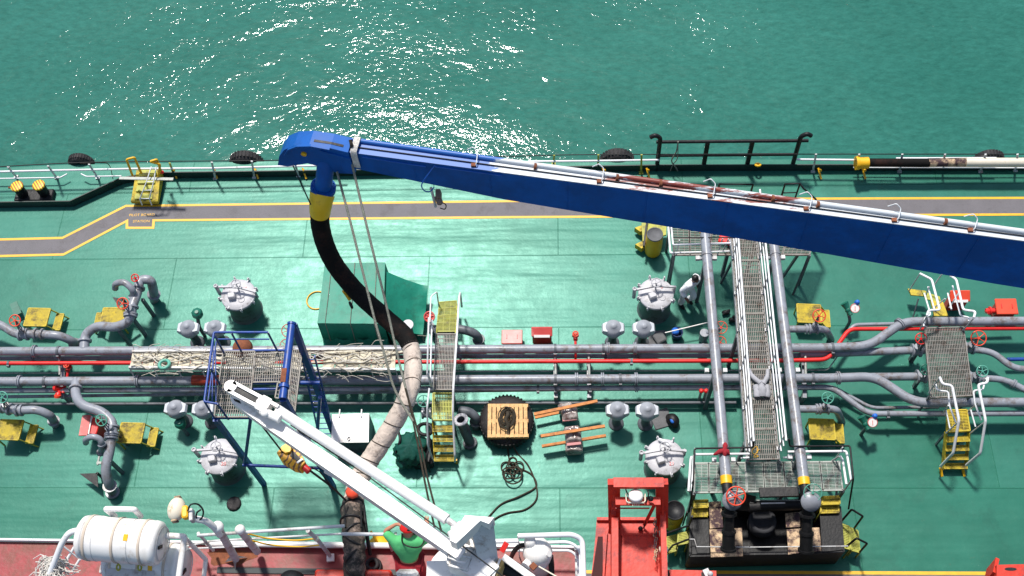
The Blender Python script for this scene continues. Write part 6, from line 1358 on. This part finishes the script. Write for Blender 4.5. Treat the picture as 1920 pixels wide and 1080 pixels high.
# life rafts
def canister():
    t = thing('life_raft_canister', (0, 0, 0), '', 'life raft', 'white life raft canisters')
    L_ = .665; r = .355
    mb = MB(); prof = [(0, -L_), (r*.80, -L_+.01), (r*.95, -L_+.05), (r, -L_+.13)]+[(r*(1.0 if k % 2 else .985), -L_+.13+(2*L_-.26)*k/8) for k in range(9)]+[(r, L_-.13), (r*.95, L_-.05), (r*.80, L_-.01), (0, L_)]
    mb.lathe(prof, (0, 0, 0), (1, 0, 0), 40); sh = mesh('shell', mb, white, t)
    for x in (-L_*.72, -.02, L_*.62): mb = MB(); mb.lathe([(r*1.005, x-.022), (r*1.025, x-.02), (r*1.025, x+.02), (r*1.005, x+.022)], (0, 0, 0), (1, 0, 0), 40); mesh('strap', mb, paint('strap_beige', (.60, .50, .40), .7), t)
    for x in (-.35, .22): mb = MB(); mb.lathe([(r*1.0, x-.006), (r*1.012, x), (r*1.0, x+.006)], (0, 0, 0), (1, 0, 0), 40); mesh('rib', mb, offwhite, sh)
    mb = MB(); mb.lathe([(r*.72, L_+.004), (r*.74, L_+.02), (r*.78, L_+.004)], (0, 0, 0), (1, 0, 0), 30); mb.box((L_+.01, -.08, .06), (.02, .03, .13)); mesh('end_seam', mb, offwhite, sh)
    mb = MB(); mb.box((L_+.015, -.06, .10), (.02, .05, .14), 0, .3); mesh('end_plug', mb, black, t)
    return t
rr = canister(); q = P(228, 1013, 10.0); rr.location = q; rr.rotation_euler = (.2, 0, R(-4.5)); rr['label'] = 'upper white life raft canister lying crosswise in front of the other one'
mb = MB(); a = .36; mb.box((.20, .03, .357), (.07, .10, .008)); 
o = MB(); 
lb = mesh('label_plate', mb, yellow, None); lb.parent = rr; lb.location = (0, -.0, 0)
r2 = copy_tree(rr); q = P(275, 1056, 9.1); r2.location = q; r2.rotation_euler = (.5, 0, R(-4)); r2['label'] = 'lower white life raft canister, partly hidden behind the upper one'
t = thing('raft_cradle', P(250, 1060, ZD), 'white tubular cradle frame holding the two life raft canisters', 'cradle')
tubes(t, 'frame_bar', white, [([(216, 968, 9.95), (198, 954, 10.3), (252, 955, 10.3), (264, 968, 9.95)], .045), ([(312, 1004, 9.9), (346, 1006, 9.9), (330, 1120, 9.6)], .05), ([(350, 1012, 9.2), (386, 1049, 8.4), (378, 1120, 8.3)], .04)], .03)
tubes(t, 'side_rail', railw, [([(148, 994, 9.9), (130, 998, 9.9), (116, 1018, 9.8), (80, 1110, 9.3)], .05), ([(146, 1015, 9.4), (118, 1062, 9.2)], .025), ([(150, 1048, 9.2), (136, 1070, 9.1)], .022), ([(116, 1022, 9.5), (146, 1046, 9.2)], .014)])
mb = MB(); q0 = P(210, 1062, 9.35); mb.hexa([P(198, 1056, 9.2), P(200, 1100, 9.2), P(290, 1100, 9.2), P(290, 1056, 9.2)], [P(198, 1054, 9.4), P(200, 1100, 9.4), P(290, 1100, 9.4), P(290, 1054, 9.4)]); mesh('saddle', mb, offwhite, t)
mb = MB(); mb.bar((q0.x-.2, q0.y, ZD), (q0.x-.2, q0.y, 9.2), .12, .12, (0, 1, 0)); q1 = P(320, 1062, 9.2); mb.bar((q1.x, q1.y, ZD), (q1.x, q1.y, 9.2), .1, .1, (0, 1, 0)); mesh('legs', mb, offwhite, t)
for px in (222, 262): mb = MB(); mb.torus(P(px, 1064, 9.5), .045, .015, (1, 0, .3), 14, 6); mesh('release_hook', mb, oliveg, t)
mb = MB()
for k in range(170):
    a = P(100, 1062, 9.4)+V((rnd.uniform(-.14, .22), rnd.uniform(-.16, .16), rnd.uniform(-.05, .12))); L_ = rnd.uniform(.12, .30); an = rnd.gauss(-2.0, .8)
    m_ = a+V((math.cos(an)*L_*.5, math.sin(an)*L_*.5, rnd.uniform(0, .08))); b = a+V((math.cos(an+.4)*L_, math.sin(an+.4)*L_, rnd.uniform(-.12, .02))); mb.tube([a, m_, b], .009, 4)
mb.ball(P(99, 1060, 9.35), .15, 12, (1, 1.1, .7))
single('rope_mop', mb, mopm, 'shaggy off-white mop of frayed rope at the left end of the raft cradle', 'mop')

# floodlight
t = thing('floodlight', P(345, 965, 10.2), 'cream floodlight head on a bent white arm with a looped black cable', 'floodlight')
q = P(331, 955, 10.4)
mb = MB(); mb.ball(q, .175, 22, (.80, 1.10, .80)); mb.box(q, (.20, .30, .22), .18, .1, .07); mesh('housing', mb, cream, t)
mb = MB(); mb.box(q+V((.16, -.06, .02)), (.10, .20, .14), .18, 0, .02); mesh('bracket', mb, yellow, t)
mb = MB(); mb.box(q+V((.26, -.10, .0)), (.06, .20, .16), .18, 0, .01); mesh('mounting_plate', mb, offwhite, t)
for dy in (-.19, .19): mb = MB(); mb.box(q+V((-.0-.03*dy, dy, .0)), (.10, .03, .12), .18, 0, .01); mesh('clip', mb, oldwood, t)
tubes(t, 'arm', white, [([(362, 972, 10.3), (385, 976, 10.2), (404, 990, 9.95), (412, 1003, 9.7)], .055)])
mb = MB(); mb.tube(smooth([P(*k) for k in ((352, 958, 10.5), (358, 946, 10.6), (372, 946, 10.5), (381, 958, 10.4), (378, 972, 10.3), (369, 974, 10.3), (369, 962, 10.4), (376, 956, 10.5))], 6), .014, 6); mesh('cable', mb, black, t)

# ================================================================== WHITE CRANE
t = thing('deck_crane', P(885, 1070, ZD), 'white knuckle-jib crane leaning out from the red deck over the tanker', 'crane')
ZC = 11.2
mb = MB()
a, b = P(500, 789, ZC), P(868, 1046, ZC); d = (b-a).normalized(); nn = V((-d.y, d.x, 0))
w0, w1 = .098, .078
vs = [a-nn*w0+V((0, 0, -.13)), a+nn*w0+V((0, 0, -.13)), b+nn*w1+V((0, 0, -.2)), b-nn*w1+V((0, 0, -.2))]
up_ = [a-nn*w0+V((0, 0, .12)), a+nn*w0+V((0, 0, .12)), b+nn*w1+V((0, 0, .16)), b-nn*w1+V((0, 0, .16))]
mb.hexa([vs[0], vs[3], vs[2], vs[1]], [up_[0], up_[3], up_[2], up_[1]]); jib = mesh('jib', mb, white, t)
for sgn in (-1, 1): mb = MB(); mb.bar(a+nn*w0*sgn+V((0, 0, .125)), b+nn*w1*sgn+V((0, 0, .165)), .025, .02); mesh('jib_flange', mb, white, jib)
# jib tip: narrowing cheek plates with slot
mb = MB(); c = P(437, 750, ZC); e1_ = P(452, 760, ZC)
q = [P(434, 748, ZC), P(438, 760, ZC), P(505, 808, ZC), P(520, 788, ZC), P(470, 758, ZC)]
mb.prism([(k.x, k.y) for k in q], ZC-.10, ZC+.10); mesh('jib_tip', mb, white, jib)
mb = MB(); q = [P(437, 747, ZC+.103), P(440, 752, ZC+.103), P(452, 757, ZC+.103), P(449, 751, ZC+.103)]; mb.prism([(k.x, k.y) for k in q], ZC+.09, ZC+.103); mesh('tip_slot', mb, black, jib)
# sheave fork above
mb = MB(); A_, B_ = P(434, 727, 11.5), P(518, 772, 11.5); dd = (B_-A_).normalized(); n2 = V((-dd.y, dd.x, 0))
for sgn in (-1, 1): mb.bar(A_+n2*.075*sgn, B_+n2*.075*sgn, .05, .14)
mb.cyl(A_+V((0, 0, -.07)), A_+V((0, 0, .07)), .10, 18); mb.cyl(A_+dd*.62+V((0, 0, -.08)), A_+dd*.62+V((0, 0, .09)), .11, 18); mb.bar(A_+dd*.55, A_+dd*.70, .24, .16); mesh('sheave_fork', mb, white, jib)
mb = MB(); mb.bar(A_+dd*.06, A_+dd*.52, .07, .10); mesh('sheave', mb, black, jib)
mb = MB(); mb.ball(P(497, 775, 11.55), .07, 12); mb.ball(P(512, 778, 11.5), .06, 12); mb.cyl(P(490, 770, 11.5), P(525, 786, 11.5), .07, 12); mesh('pivot_pin', mb, white, jib)
# luffing ram
r0_, r1_ = P(520, 768, 11.45), P(838, 974, 11.45)
mb = MB(); mb.cyl(r0_, r1_, .080, 20); ram = mesh('ram_cylinder', mb, white, t); mb = MB(); mb.cyl(r1_, P(858, 988, 11.45), .05, 14); mesh('ram_rod', mb, offwhite, ram)
mb = MB(); q = P(860, 993, 11.4); mb.box(q, (.20, .16, .2), .6, 0, .03); mb.cyl(q+V((-.06, -.14, .1)), q+V((-.1, -.05, .12)), .06, 12); mb.cyl(q+V((-.05, -.18, 0)), q+V((-.02, -.08, .02)), .075, 12); mesh('ram_clevis', mb, white, ram)
mb = MB(); mb.tube([P(545, 797, 11.4), P(690, 893, 11.42), P(905, 1052, 11.45), P(948, 1084, 11.4)], .010, 6); mesh('hoist_wire', mb, wire, t)
mb = MB(); mb.tube([P(556, 805, 11.42), P(559, 810, 11.3)], .01, 5); mb.bar(P(612, 880, 11.1), P(655, 903, 10.9), .12, .05); mb.bar(P(608, 882, 11.1), P(655, 892, 11.0), .05, .06); mesh('brackets', mb, white, jib)
for k, (px, py) in enumerate([(667, 919), (674, 924), (688, 934), (706, 946), (716, 953), (728, 962), (737, 967)]):
    mb = MB(); mb.box(P(px, py, 11.1), (.03+.012*(k % 3), .02, .02), -.5); mesh('paint_chip', mb, black, jib)
# head housing
def pr(pts, z0, z1): mb = MB(); q = [P(x, y, z1) for x, y in pts]; mb.prism([(k.x, k.y) for k in q], z0, z1); return mb
mesh('head_housing', pr([(936, 1062), (905, 1092), (838, 1056), (836, 1022), (858, 1004), (880, 1008)], 9.6, 11.15), white, t)
mb = MB(); q0, q1, q2, q3 = P(877, 966, 11.9), P(924, 970, 11.9), P(935, 1058, 11.0), P(902, 1072, 11.0)
mb.hexa([P(874, 985, 10.7), P(902, 1072, 10.2), P(935, 1058, 10.2), P(922, 985, 10.7)], [q0, q3, q2, q1]); mesh('side_cheek', mb, offwhite, t)
mb = MB(); q = [P(872, 966, 11.95), P(926, 970, 11.95), P(917, 984, 11.9), P(901, 978, 11.9), P(858, 1028, 11.7), P(846, 1022, 11.7)]; mb.prism([(k.x, k.y) for k in q][::-1], 11.6, 11.95); mesh('top_frame', mb, white, t)
for pts in ([(850, 1022), (889, 1030), (872, 1056), (839, 1046)], [(846, 1036), (884, 1046), (876, 1070), (842, 1060)]):
    mb = MB(); q = [P(x, y, 11.3) for x, y in pts]; mb.tube(q, .022, 8, closed=True); mesh('stiffening_frame', mb, white, t)
mesh('front_plate', pr([(856, 1012), (892, 1028), (880, 1045), (848, 1026)], 11.1, 11.24), white, t)
mesh('winch_panel', pr([(926, 1042), (944, 1052), (926, 1092), (905, 1084)], 10.4, 11.05), paint('yellowed_cream', (.72, .60, .40), .5, var=.15, dirt=(.6, .38, .12), dscale=3, damt=.5), t)
mb = MB(); mb.bar(P(938, 1048, 11.1), P(920, 1092, 11.1), .03, .03); mb.bar(P(930, 1040, 11.1), P(908, 1082, 11.1), .03, .03); mesh('panel_trim', mb, white, t)
mb = MB(); c = P(885, 1135, ZD); mb.cyl(c, c+V((0, 0, 1.9)), .48, 32); mb.cyl(c+V((0, 0, 1.5)), c+V((0, 0, 1.75)), .60, 32); mesh('pedestal', mb, white, t)
mesh('base_casing', pr([(800, 1052), (850, 1050), (905, 1100), (800, 1110)], 9.0, 10.6), white, t)
mb = MB(); pts = [P(*k) for k in ((945, 1048, 10.8), (965, 1058, 10.7), (990, 1075, 10.6), (1005, 1092, 10.5))]; mb.tube(smooth(pts, 5), .05, 10); mb.tube(smooth([P(*k) for k in ((942, 1060, 10.6), (962, 1072, 10.5), (975, 1092, 10.4))], 5), .12, 10); mesh('slew_hose', mb, black, t)
mb = MB(); mb.bar(P(943, 1044, 10.9), P(1000, 1085, 10.8), .10, .05); mesh('walk_plate', mb, white, t)
# winch motor beside it
t = thing('hose_pump', P(1010, 1040, ZD), 'white rounded pump with stub arms and black hose right of the crane', 'pump')
mb = MB(); q = P(1008, 1036, 8.9); mb.lathe([(0, .26), (.13, .25), (.22, .16), (.25, 0), (.22, -.3), (.15, -.6), (.2, -.9), (0, -.9)], q, (0, 0, 1), 24); mesh('casing', mb, white, t)
mb = MB(); q2 = P(994, 1018, 9.1); mb.lathe([(0, .14), (.08, .13), (.10, .05), (.11, -.12), (0, -.12)], q2, (0, .2, 1), 18); mb.cyl(q2, q, .09, 14); mesh('motor', mb, white, t)
mb = MB(); mb.cyl(q+V((.1, -.05, .1)), P(1030, 1038, 9.1), .055, 12); mb.cyl(P(1026, 1040, 9.0), P(1018, 1062, 8.8), .05, 12); mb.cyl(q, P(985, 1062, 9.0), .08, 12); mesh('arm', mb, white, t)
mb = MB(); mb.tube(smooth([P(*k) for k in ((988, 1021, 9.1), (974, 1024, 9.0), (964, 1034, 8.8), (958, 1046, 8.4))], 6), .04, 8); mb.tube(smooth([P(*k) for k in ((1032, 1042, 8.8), (1034, 1065, 8.6), (1033, 1100, 8.4))], 5), .05, 8); mesh('hose', mb, black, t)
mb = MB(); mb.bar(P(996, 1058, 9.2), P(1004, 1066, 9.2), .10, .06); mesh('label_plate', mb, rustm, t); mb = MB(); mb.bar(P(1010, 1062, 9.25), P(1045, 1082, 9.2), .02, .02); mesh('lever', mb, cream, t)
mb = MB(); mb.bar(P(941, 1034, 9.6), P(950, 1018, 9.7), .085, .03); single('red_plate', mb, red, 'small red plate handle between crane and corner railing', 'handle')

# yellow hook block on the jib
t = thing('hook_block', P(552, 858, 10), 'yellow and black hook block slung under the white jib', 'hook block')
a, b = P(528, 845, 10.2), P(578, 880, 10.2); d = (b-a).normalized(); n2 = V((-d.y, d.x, 0)); 
prof = [(0, .05), (.05, .12), (.16, .145), (.36, .11), (.48, .05), (.48, -.08), (.36, -.13), (.12, -.14), (0, -.09)]
mb = MB(); q = [a+d*s_+n2*w_ for s_, w_ in prof]; mb.prism([(k.x, k.y) for k in q][::-1], 10.05, 10.3); mesh('cheek', mb, blockm, t)
mb = MB(); q = [a+d*s_+n2*w_ for s_, w_ in [(.02, .03), (.05, .12), (.16, .145), (.19, .04), (.14, -.02), (.06, -.02)]]; mb.prism([(k.x, k.y) for k in q][::-1], 10.30, 10.36); mesh('cap', mb, yellow, t)
mb = MB(); q = [a+d*s_+n2*w_ for s_, w_ in [(.19, .09), (.40, .05), (.42, -.02), (.22, -.01)]]; mb.prism([(k.x, k.y) for k in q][::-1], 10.30, 10.318); mesh('sheave_window', mb, black, t)
mb = MB(); mb.bar(a+d*.43+n2*.06+V((0, 0, .13)), a+d*.40-n2*.04+V((0, 0, .13)), .03, .03); mesh('white_pin', mb, white, t)
mb = MB(); mb.cyl(a+d*.46, a+d*.60-n2*.02, .055, 10); mesh('swivel', mb, red, t)
mb = MB(); mb.tube([P(480, 784, 11), P(530, 848, 10.3)], .014, 6); mb.tube([P(527, 815, 11), P(545, 835, 10.4)], .014, 6); mesh('fall_wire', mb, wire, t)
mb = MB(); mb.tube([a+d*.58, P(612, 905, 9.7), P(628, 918, 9.4), P(648, 938, 8.9)], .020, 6); mb.tube([a+d*.58+V((.03, .05, 0)), P(600, 885, 9.9), P(622, 912, 9.6)], .012, 6); mesh('sling', mb, wire, t)

# ================================================================== RED STEEL CRADLE
t = thing('red_cradle', P(1190, 1030, ZD), 'bright red steel cradle with portal frame standing out from the near vessel', 'steel cradle')
z = 8.5
def rp(name, pts, z0, z1, m=steelred, par=None):
    mb = MB(); q = [P(x, y, z1) for x, y in pts]; mb.prism([(k.x, k.y) for k in q][::-1], z0, z1); return mesh(name, mb, m, par or t)
rp('floor_plate', [(1119, 972), (1244, 972), (1246, 1130), (1104, 1130), (1116, 1010)], z-.10, z)
rp('raised_floor', [(1167, 1004), (1235, 1004), (1238, 1130), (1163, 1130)], z+.005, z+.05)
mb = MB(); mb.bar(P(1137, 997, z+.05), P(1128, 1130, z+.05), .03, .12); mesh('rib', mb, steelred, t)
rp('pocket_shade', [(1121, 1006), (1130, 1006), (1130, 1130), (1102, 1130)], z+.004, z+.02, paint('painted_shade_red', (.05, .008, .008), .8))  # dark red plate: the shade of the open side put into its colour
for (a, b, w_, h_) in (((1152, 978, z+.25), (1152, 1130, z+.25), .11, .45), ((1241, 968, z+.25), (1246, 1130, z+.25), .09, .45), ((1119, 974, z+.03), (1244, 974, z+.03), .05, .10), ((1165, 1003, z+.03), (1236, 1003, z+.03), .04, .06)):
    mb = MB(); mb.bar(P(*a), P(*b), w_, h_); mesh('side_beam', mb, steelred, t)
zt = 9.7
mb = MB(); mb.bar(P(1150, 906, zt), P(1244, 906, zt), .16, .10); mesh('top_beam', mb, steelred, t)
mb = MB(); mb.bar(P(1154, 940, zt-.25), P(1238, 940, zt-.25), .13, .06); mesh('cross_beam', mb, steelred, t)
mb = MB(); mb.bar(P(1154, 953, zt-.4), P(1218, 953, zt-.4), .02, .02); mb.bar(P(1228, 945, zt-.3), P(1208, 985, z+.1), .05, .03); mesh('tie_rod', mb, steelred, t)
for (a, b) in (((1151, 903, zt), (1152, 985, z)), ((1241, 903, zt), (1241, 985, z))):
    p, q = P(*a), P(*b); mb = MB(); mb.bar(p, q, .12, .20, (1, 0, 0)); mesh('portal_leg', mb, steelred, t)
    mb = MB(); pts = [P(a[0], a[1]+12, zt-.1), P(b[0], b[1]+20, z), P(b[0]-(12 if a[0] < 1200 else -2), b[1]+15, z)]
    mb.add([*pts, *[k+V((.03, 0, 0)) for k in pts]], [(0, 1, 2), (5, 4, 3), (0, 3, 4, 1), (1, 4, 5, 2), (2, 5, 3, 0)]); mesh('gusset', mb, steelred, t)
rp('outrigger', [(1246, 1068), (1343, 1070), (1345, 1130), (1246, 1130)], z-.4, z-.15)
mb = MB(); mb.box(P(1325, 1074, z-.1), (.10, .12, .06), .4); mb.ball(P(1332, 1076, z-.05), .05, 8); mesh('clamp', mb, offwhite, t); rp('outrigger_slot', [(1315, 1073), (1330, 1073), (1330, 1080), (1315, 1080)], z-.149, z-.14, black)
mb = MB(); q = P(1250, 1076, z-.1); mb.ball(q, .06, 8); mesh('bolt', mb, black, t)
mb = MB()
for k in range(22): f = k/21; p = P(1229+2*math.sin(k*2.1), 975+f*75, z+.30); mb.torus(p, .026, .009, (math.sin(k*1.57), 0, math.cos(k*1.57)), 10, 5, .7)
mesh('chain', mb, oldwood, t)
mb = MB(); mb.tube(smooth([P(*k) for k in ((1212, 942, 9.6), (1216, 926, 9.75), (1213, 917, 9.72))], 4), .012, 6); mb.tube(smooth([P(*k) for k in ((1173, 917, 9.72), (1176, 924, 9.7), (1180, 930, 9.6))], 4), .012, 6); mb.tube([P(1214, 968, z+.4), P(1207, 990, z+.06)], .014, 6); mb.ball(P(1201, 991, z+.07), .045, 8); mb.ball(P(1220, 935, 9.62), .05, 8); mesh('cables', mb, wire, t)
t = thing('cradle_lamp', P(1192, 932, 9.5), 'white dome lamp in a wire guard on the crossbeam of the red cradle', 'lamp')
q = P(1192, 930, 9.62); mb = MB(); mb.lathe([(0, .07), (.07, .065), (.11, .04), (.125, 0), (0, 0)], q, (0, .25, 1), 22); mesh('dome', mb, white, t)
mb = MB(); 
for zz, r_ in ((-.02, .155), (-.06, .15)): mb.tube(bend([q+V((-r_, .05, zz)), q+V((-r_, -.10, zz)), q+V((r_, -.10, zz)), q+V((r_, .05, zz))], .05), .010, 6)
for k in range(4): x_ = -.05+k*.033; mb.tube([q+V((x_, -.10, -.03)), q+V((x_, -.15, -.05))], .006, 5)
mesh('wire_guard', mb, cream, t)
for px, py, lab in ((1231, 961, 'small white lamp knob at the right leg of the red cradle'), (1244, 1030, 'white oval fairlead on the right side of the red cradle')):
    t = thing('side_fitting', P(px, py, z+.2), lab, 'fitting'); q = P(px+(0 if py > 1000 else 15), py, z+.25); mb = MB()
    if py > 1000: mb.lathe([(0, .03), (.05, .05), (.075, .02), (.08, -.03), (0, -.04)], q, (0, 0, 1), 16); mb.cyl(q, q+V((-.05, .3, .05)), .02, 7); mesh('body', mb, cream, t); mb = MB(); mb.torus(q+V((0, 0, .03)), .03, .01, (0, 0, 1), 12, 5); mesh('eye', mb, black, t)
    else: mb.lathe([(0, .07), (.05, .05), (.06, 0), (0, -.03)], q, (-.5, 0, 1), 14); mb.cyl(q, q-V((.12, 0, .05)), .03, 8); mesh('body', mb, flap, t)
t = thing('red_bracket', P(1895, 1072, ZD), 'red steel bracket with an oval hole at the bottom right corner', 'steel bracket')
mb = MB(); z = 8.3; q = [P(x, y, z) for x, y in ((1869, 1059), (1990, 1056), (1990, 1130), (1868, 1130))]; mb.prism([(k.x, k.y) for k in q][::-1], z-.25, z); mesh('plate', mb, steelred, t)
mb = MB(); q = P(1895, 1067, z+.004); mb.add([q+V((math.cos(a)*.10, math.sin(a)*.028, 0)) for a in [2*math.pi*k/20 for k in range(20)]], [tuple(range(20))]); mesh('oval_hole', mb, black, t)
mb = MB(); mb.bar(P(1868, 1060, z-.1), P(1850, 1082, z-.5), .06, .3); mesh('side_web', mb, steelred, t)

# ================================================================== PEOPLE
def figure(lab, base, heading, J, clothes, skm, hair, headgear=None, boots=black, scale=1.0):
    t = thing('person', base, lab, 'person'); rot = Matrix.Rotation(heading, 3, 'Z')
    W = {k: base+rot@(V(v)*scale) for k, v in J.items()}
    names = ['pel', 'spi', 'che', 'nec', 'hea', 'top', 'shL', 'elL', 'wrL', 'haL', 'shR', 'elR', 'wrR', 'haR', 'hiL', 'knL', 'anL', 'toL', 'hiR', 'knR', 'anR', 'toR']
    rad = dict(pel=(.125, .10), spi=(.12, .09), che=(.14, .10), nec=.055, hea=.088, top=.072, shL=.06, elL=.042, wrL=.03, haL=.034, shR=.06, elR=.042, wrR=.03, haR=.034, hiL=.085, knL=.058, anL=.042, toL=.04, hiR=.085, knR=.058, anR=.042, toR=.04)
    E = [('pel', 'spi'), ('spi', 'che'), ('che', 'nec'), ('nec', 'hea'), ('hea', 'top'), ('che', 'shL'), ('shL', 'elL'), ('elL', 'wrL'), ('wrL', 'haL'), ('che', 'shR'), ('shR', 'elR'), ('elR', 'wrR'), ('wrR', 'haR'), ('pel', 'hiL'), ('hiL', 'knL'), ('knL', 'anL'), ('anL', 'toL'), ('pel', 'hiR'), ('hiR', 'knR'), ('knR', 'anR'), ('anR', 'toR')]
    js = [(W[k], rad[k]) for k in names]; ed = [(names.index(a), names.index(b)) for a, b in E]
    for s_ in 'LR':                                   # five fingers a hand
        w_, h_ = W['wr'+s_], W['ha'+s_]; d = (h_-w_).normalized(); x, y = frame(d); hi = names.index('ha'+s_)
        for k in range(4):
            off = x*(k-1.5)*.022; L_ = (.070, .082, .076, .058)[k]; a = len(js); js += [(h_+d*.035+off, .0095), (h_+d*(.035+L_*.6)+off*1.1+y*.012, .0088), (h_+d*(.035+L_)+off*1.1+y*.035, .007)]; ed += [(hi, a), (a, a+1), (a+1, a+2)]
        a = len(js); js += [(w_.lerp(h_, .6)+x*-.045+y*.01, .012), (h_+x*-.06+d*.03+y*.02, .009)]; ed += [(hi, a), (a, a+1)]
    # nose and ears
    fw = rot@V((0, 1, 0)); rt = rot@V((1, 0, 0)); hd_ = W['hea']; up_ = (W['top']-W['hea']).normalized(); fwd = (fw-up_*fw.dot(up_)).normalized()
    hi = names.index('hea'); a = len(js); js += [(hd_+fwd*.10, .014), (hd_+rt*.088, .016), (hd_-rt*.088, .016)]; ed += [(hi, a), (hi, a+1), (hi, a+2)]
    skinned('body', js, ed, skm, t, 2)
    for k in (-1, 1): mb = MB(); mb.ball(hd_+fwd*.082+rt*.034*k+up_*.022, .012, 8); mesh('eye', mb, black, t)
    mb = MB(); mb.tube([hd_+fwd*.088-up_*.045-rt*.022, hd_+fwd*.094-up_*.047, hd_+fwd*.088-up_*.045+rt*.022], .006, 6); mesh('mouth', mb, pantsr, t)
    mb = MB(); c = hd_+up_*.045-fwd*.018
    def hf(u, v): a_ = 2*math.pi*u; th = v*1.75; return c+(rt*math.cos(a_)*math.sin(th)*.095+fwd*math.sin(a_)*math.sin(th)*(.10 if math.sin(a_) < 0 else .082)+up_*math.cos(th)*.10)
    mesh('hair', cloth(20, 8, hf), hair, t)
    def wear(name, ks, m, add, over={}):
        js2 = []; 
        for k in ks:
            r = over.get(k, rad[k]); r = r if isinstance(r, tuple) else (r, r); js2.append((W[k], (r[0]+add, r[1]+add)))
        ed2 = [(ks.index(a), ks.index(b)) for a, b in E if a in ks and b in ks]; return skinned(name, js2, ed2, m, t, 2)
    for c in clothes: wear(*c)
    for s_ in 'LR':
        mb = MB(); a, b = W['an'+s_], W['to'+s_]; mb.tube([a+V((0, 0, .06)), a, a.lerp(b, .5)+V((0, 0, .0)), b], [.055, .058, .055, .042], 12); mb.ball(b, .045, 10, (1, 1, .8)); mesh('boot', mb, boots, t)
    return t, W, (rt, fwd, up_)
J = dict(pel=(0, 0, .93), spi=(0, .05, 1.14), che=(0, .11, 1.36), nec=(0, .16, 1.53), hea=(0, .20, 1.64), top=(0, .22, 1.74), shL=(-.19, .15, 1.41), elL=(-.28, -.05, 1.20), wrL=(-.25, .08, .99), haL=(-.25, .13, .92),
         shR=(.19, .16, 1.41), elR=(.29, .04, 1.17), wrR=(.30, .22, 1.02), haR=(.29, .29, .97), hiL=(-.10, 0, .88), knL=(-.11, .20, .54), anL=(-.11, .02, .20), toL=(-.11, .16, .12), hiR=(.10, 0, .88), knR=(.11, .02, .48), anR=(.11, -.05, .08), toR=(.12, .10, .035))
b = P(1296, 566, 0)
figure('person in white coveralls striding on the deck beside the upper right hatch', b+V((-.20, -.06, 0)), R(-140), J,
       [('coverall', ['pel', 'spi', 'che', 'nec', 'shL', 'elL', 'wrL', 'shR', 'elR', 'wrR', 'hiL', 'knL', 'anL', 'hiR', 'knR', 'anR'], coverw, .036, {'nec': .05, 'wrL': .034, 'wrR': .034, 'anL': .05, 'anR': .05})], skind, hairm)
J2 = dict(pel=(0, 0, .95), spi=(0, .09, 1.13), che=(0, .20, 1.32), nec=(.02, .29, 1.46), hea=(.03, .36, 1.56), top=(.04, .41, 1.64), shL=(-.22, .22, 1.38), elL=(-.36, .36, 1.46), wrL=(-.16, .44, 1.56), haL=(-.09, .42, 1.60),
          shR=(.23, .20, 1.36), elR=(.36, .34, 1.18), wrR=(.30, .56, 1.10), haR=(.28, .64, 1.08), hiL=(-.12, -.02, .90), knL=(-.13, .02, .48), anL=(-.13, -.05, .08), toL=(-.14, .1, .035), hiR=(.12, -.02, .90), knR=(.13, .04, .48), anR=(.13, -.05, .08), toR=(.14, .1, .035))
hp_ = P(768, 1052, ZD+.95); base = V((hp_.x, hp_.y, ZD))
t, W, (rt, fwd, up_) = figure('person in green shirt, red cap and dark red trousers leaning beside the white crane', base, 0.02, J2,
       [('shirt', ['pel', 'spi', 'che', 'nec', 'shL', 'elL', 'shR', 'elR'], shirtg, .032, {'pel': (.13, .10), 'nec': .05, 'spi': (.15, .115), 'che': (.16, .12)}), ('trousers', ['pel', 'hiL', 'knL', 'anL', 'hiR', 'knR', 'anR'], pantsr, .035, {'pel': (.15, .115), 'hiL': .11, 'hiR': .11})], skin, hairm)
c = W['hea']+up_*.05; mb = MB(); mb.lathe([(0, .115), (.06, .108), (.10, .07), (.118, .0), (.135, -.03), (.13, -.035), (0, -.02)], c, up_, 24); q = c+fwd*.12-up_*.02; mb.box(q, (.16, .10, .02), .02); mesh('cap', mb, caprd, t)
mb = MB(); mb.tube(smooth([W['nec']+V((-.08, 0, .10)), W['che']+V((-.05, -.05, .17)), W['che']+V((.10, -.12, .17)), W['che']+V((.24, -.08, .10)), W['shR']+V((.05, .06, .09)), W['nec']+V((.10, .04, .08))], 6), .012, 6); mesh('neck_cord', mb, black, t)
mb = MB(); mb.box(P(765, 1078, 9.0), (.36, .14, .3), .0, 0, .05); single('white_basket', mb, offwhite, 'white slotted box behind the person in green at the bottom edge', 'box')
mb = MB(); mb.torus(P(700, 1062, ZD+.05), .12, .035, (0, 0, 1), 20, 7); mb.torus(P(698, 1058, ZD+.11), .09, .035, (0, 0.1, 1), 20, 7); single('hose_coil', mb, rubber, 'black hose coil on the red deck right of the big hose', 'hose coil')
mb = MB(); mb.lathe([(0, .3), (.20, .28), (.24, .1), (.24, 0), (0, 0)], P(550, 1098, ZD), (0, 0, 1), 24); single('deck_pot', mb, black, 'round black cover at the bottom edge of the red deck', 'cover')
mb = MB(); mb.box(P(665, 1084, ZD+.3), (1.3, .2, .4), 0, 0, .03); single('hose_support', mb, steelred, 'dark red support block under the hose at the bottom edge', 'support')
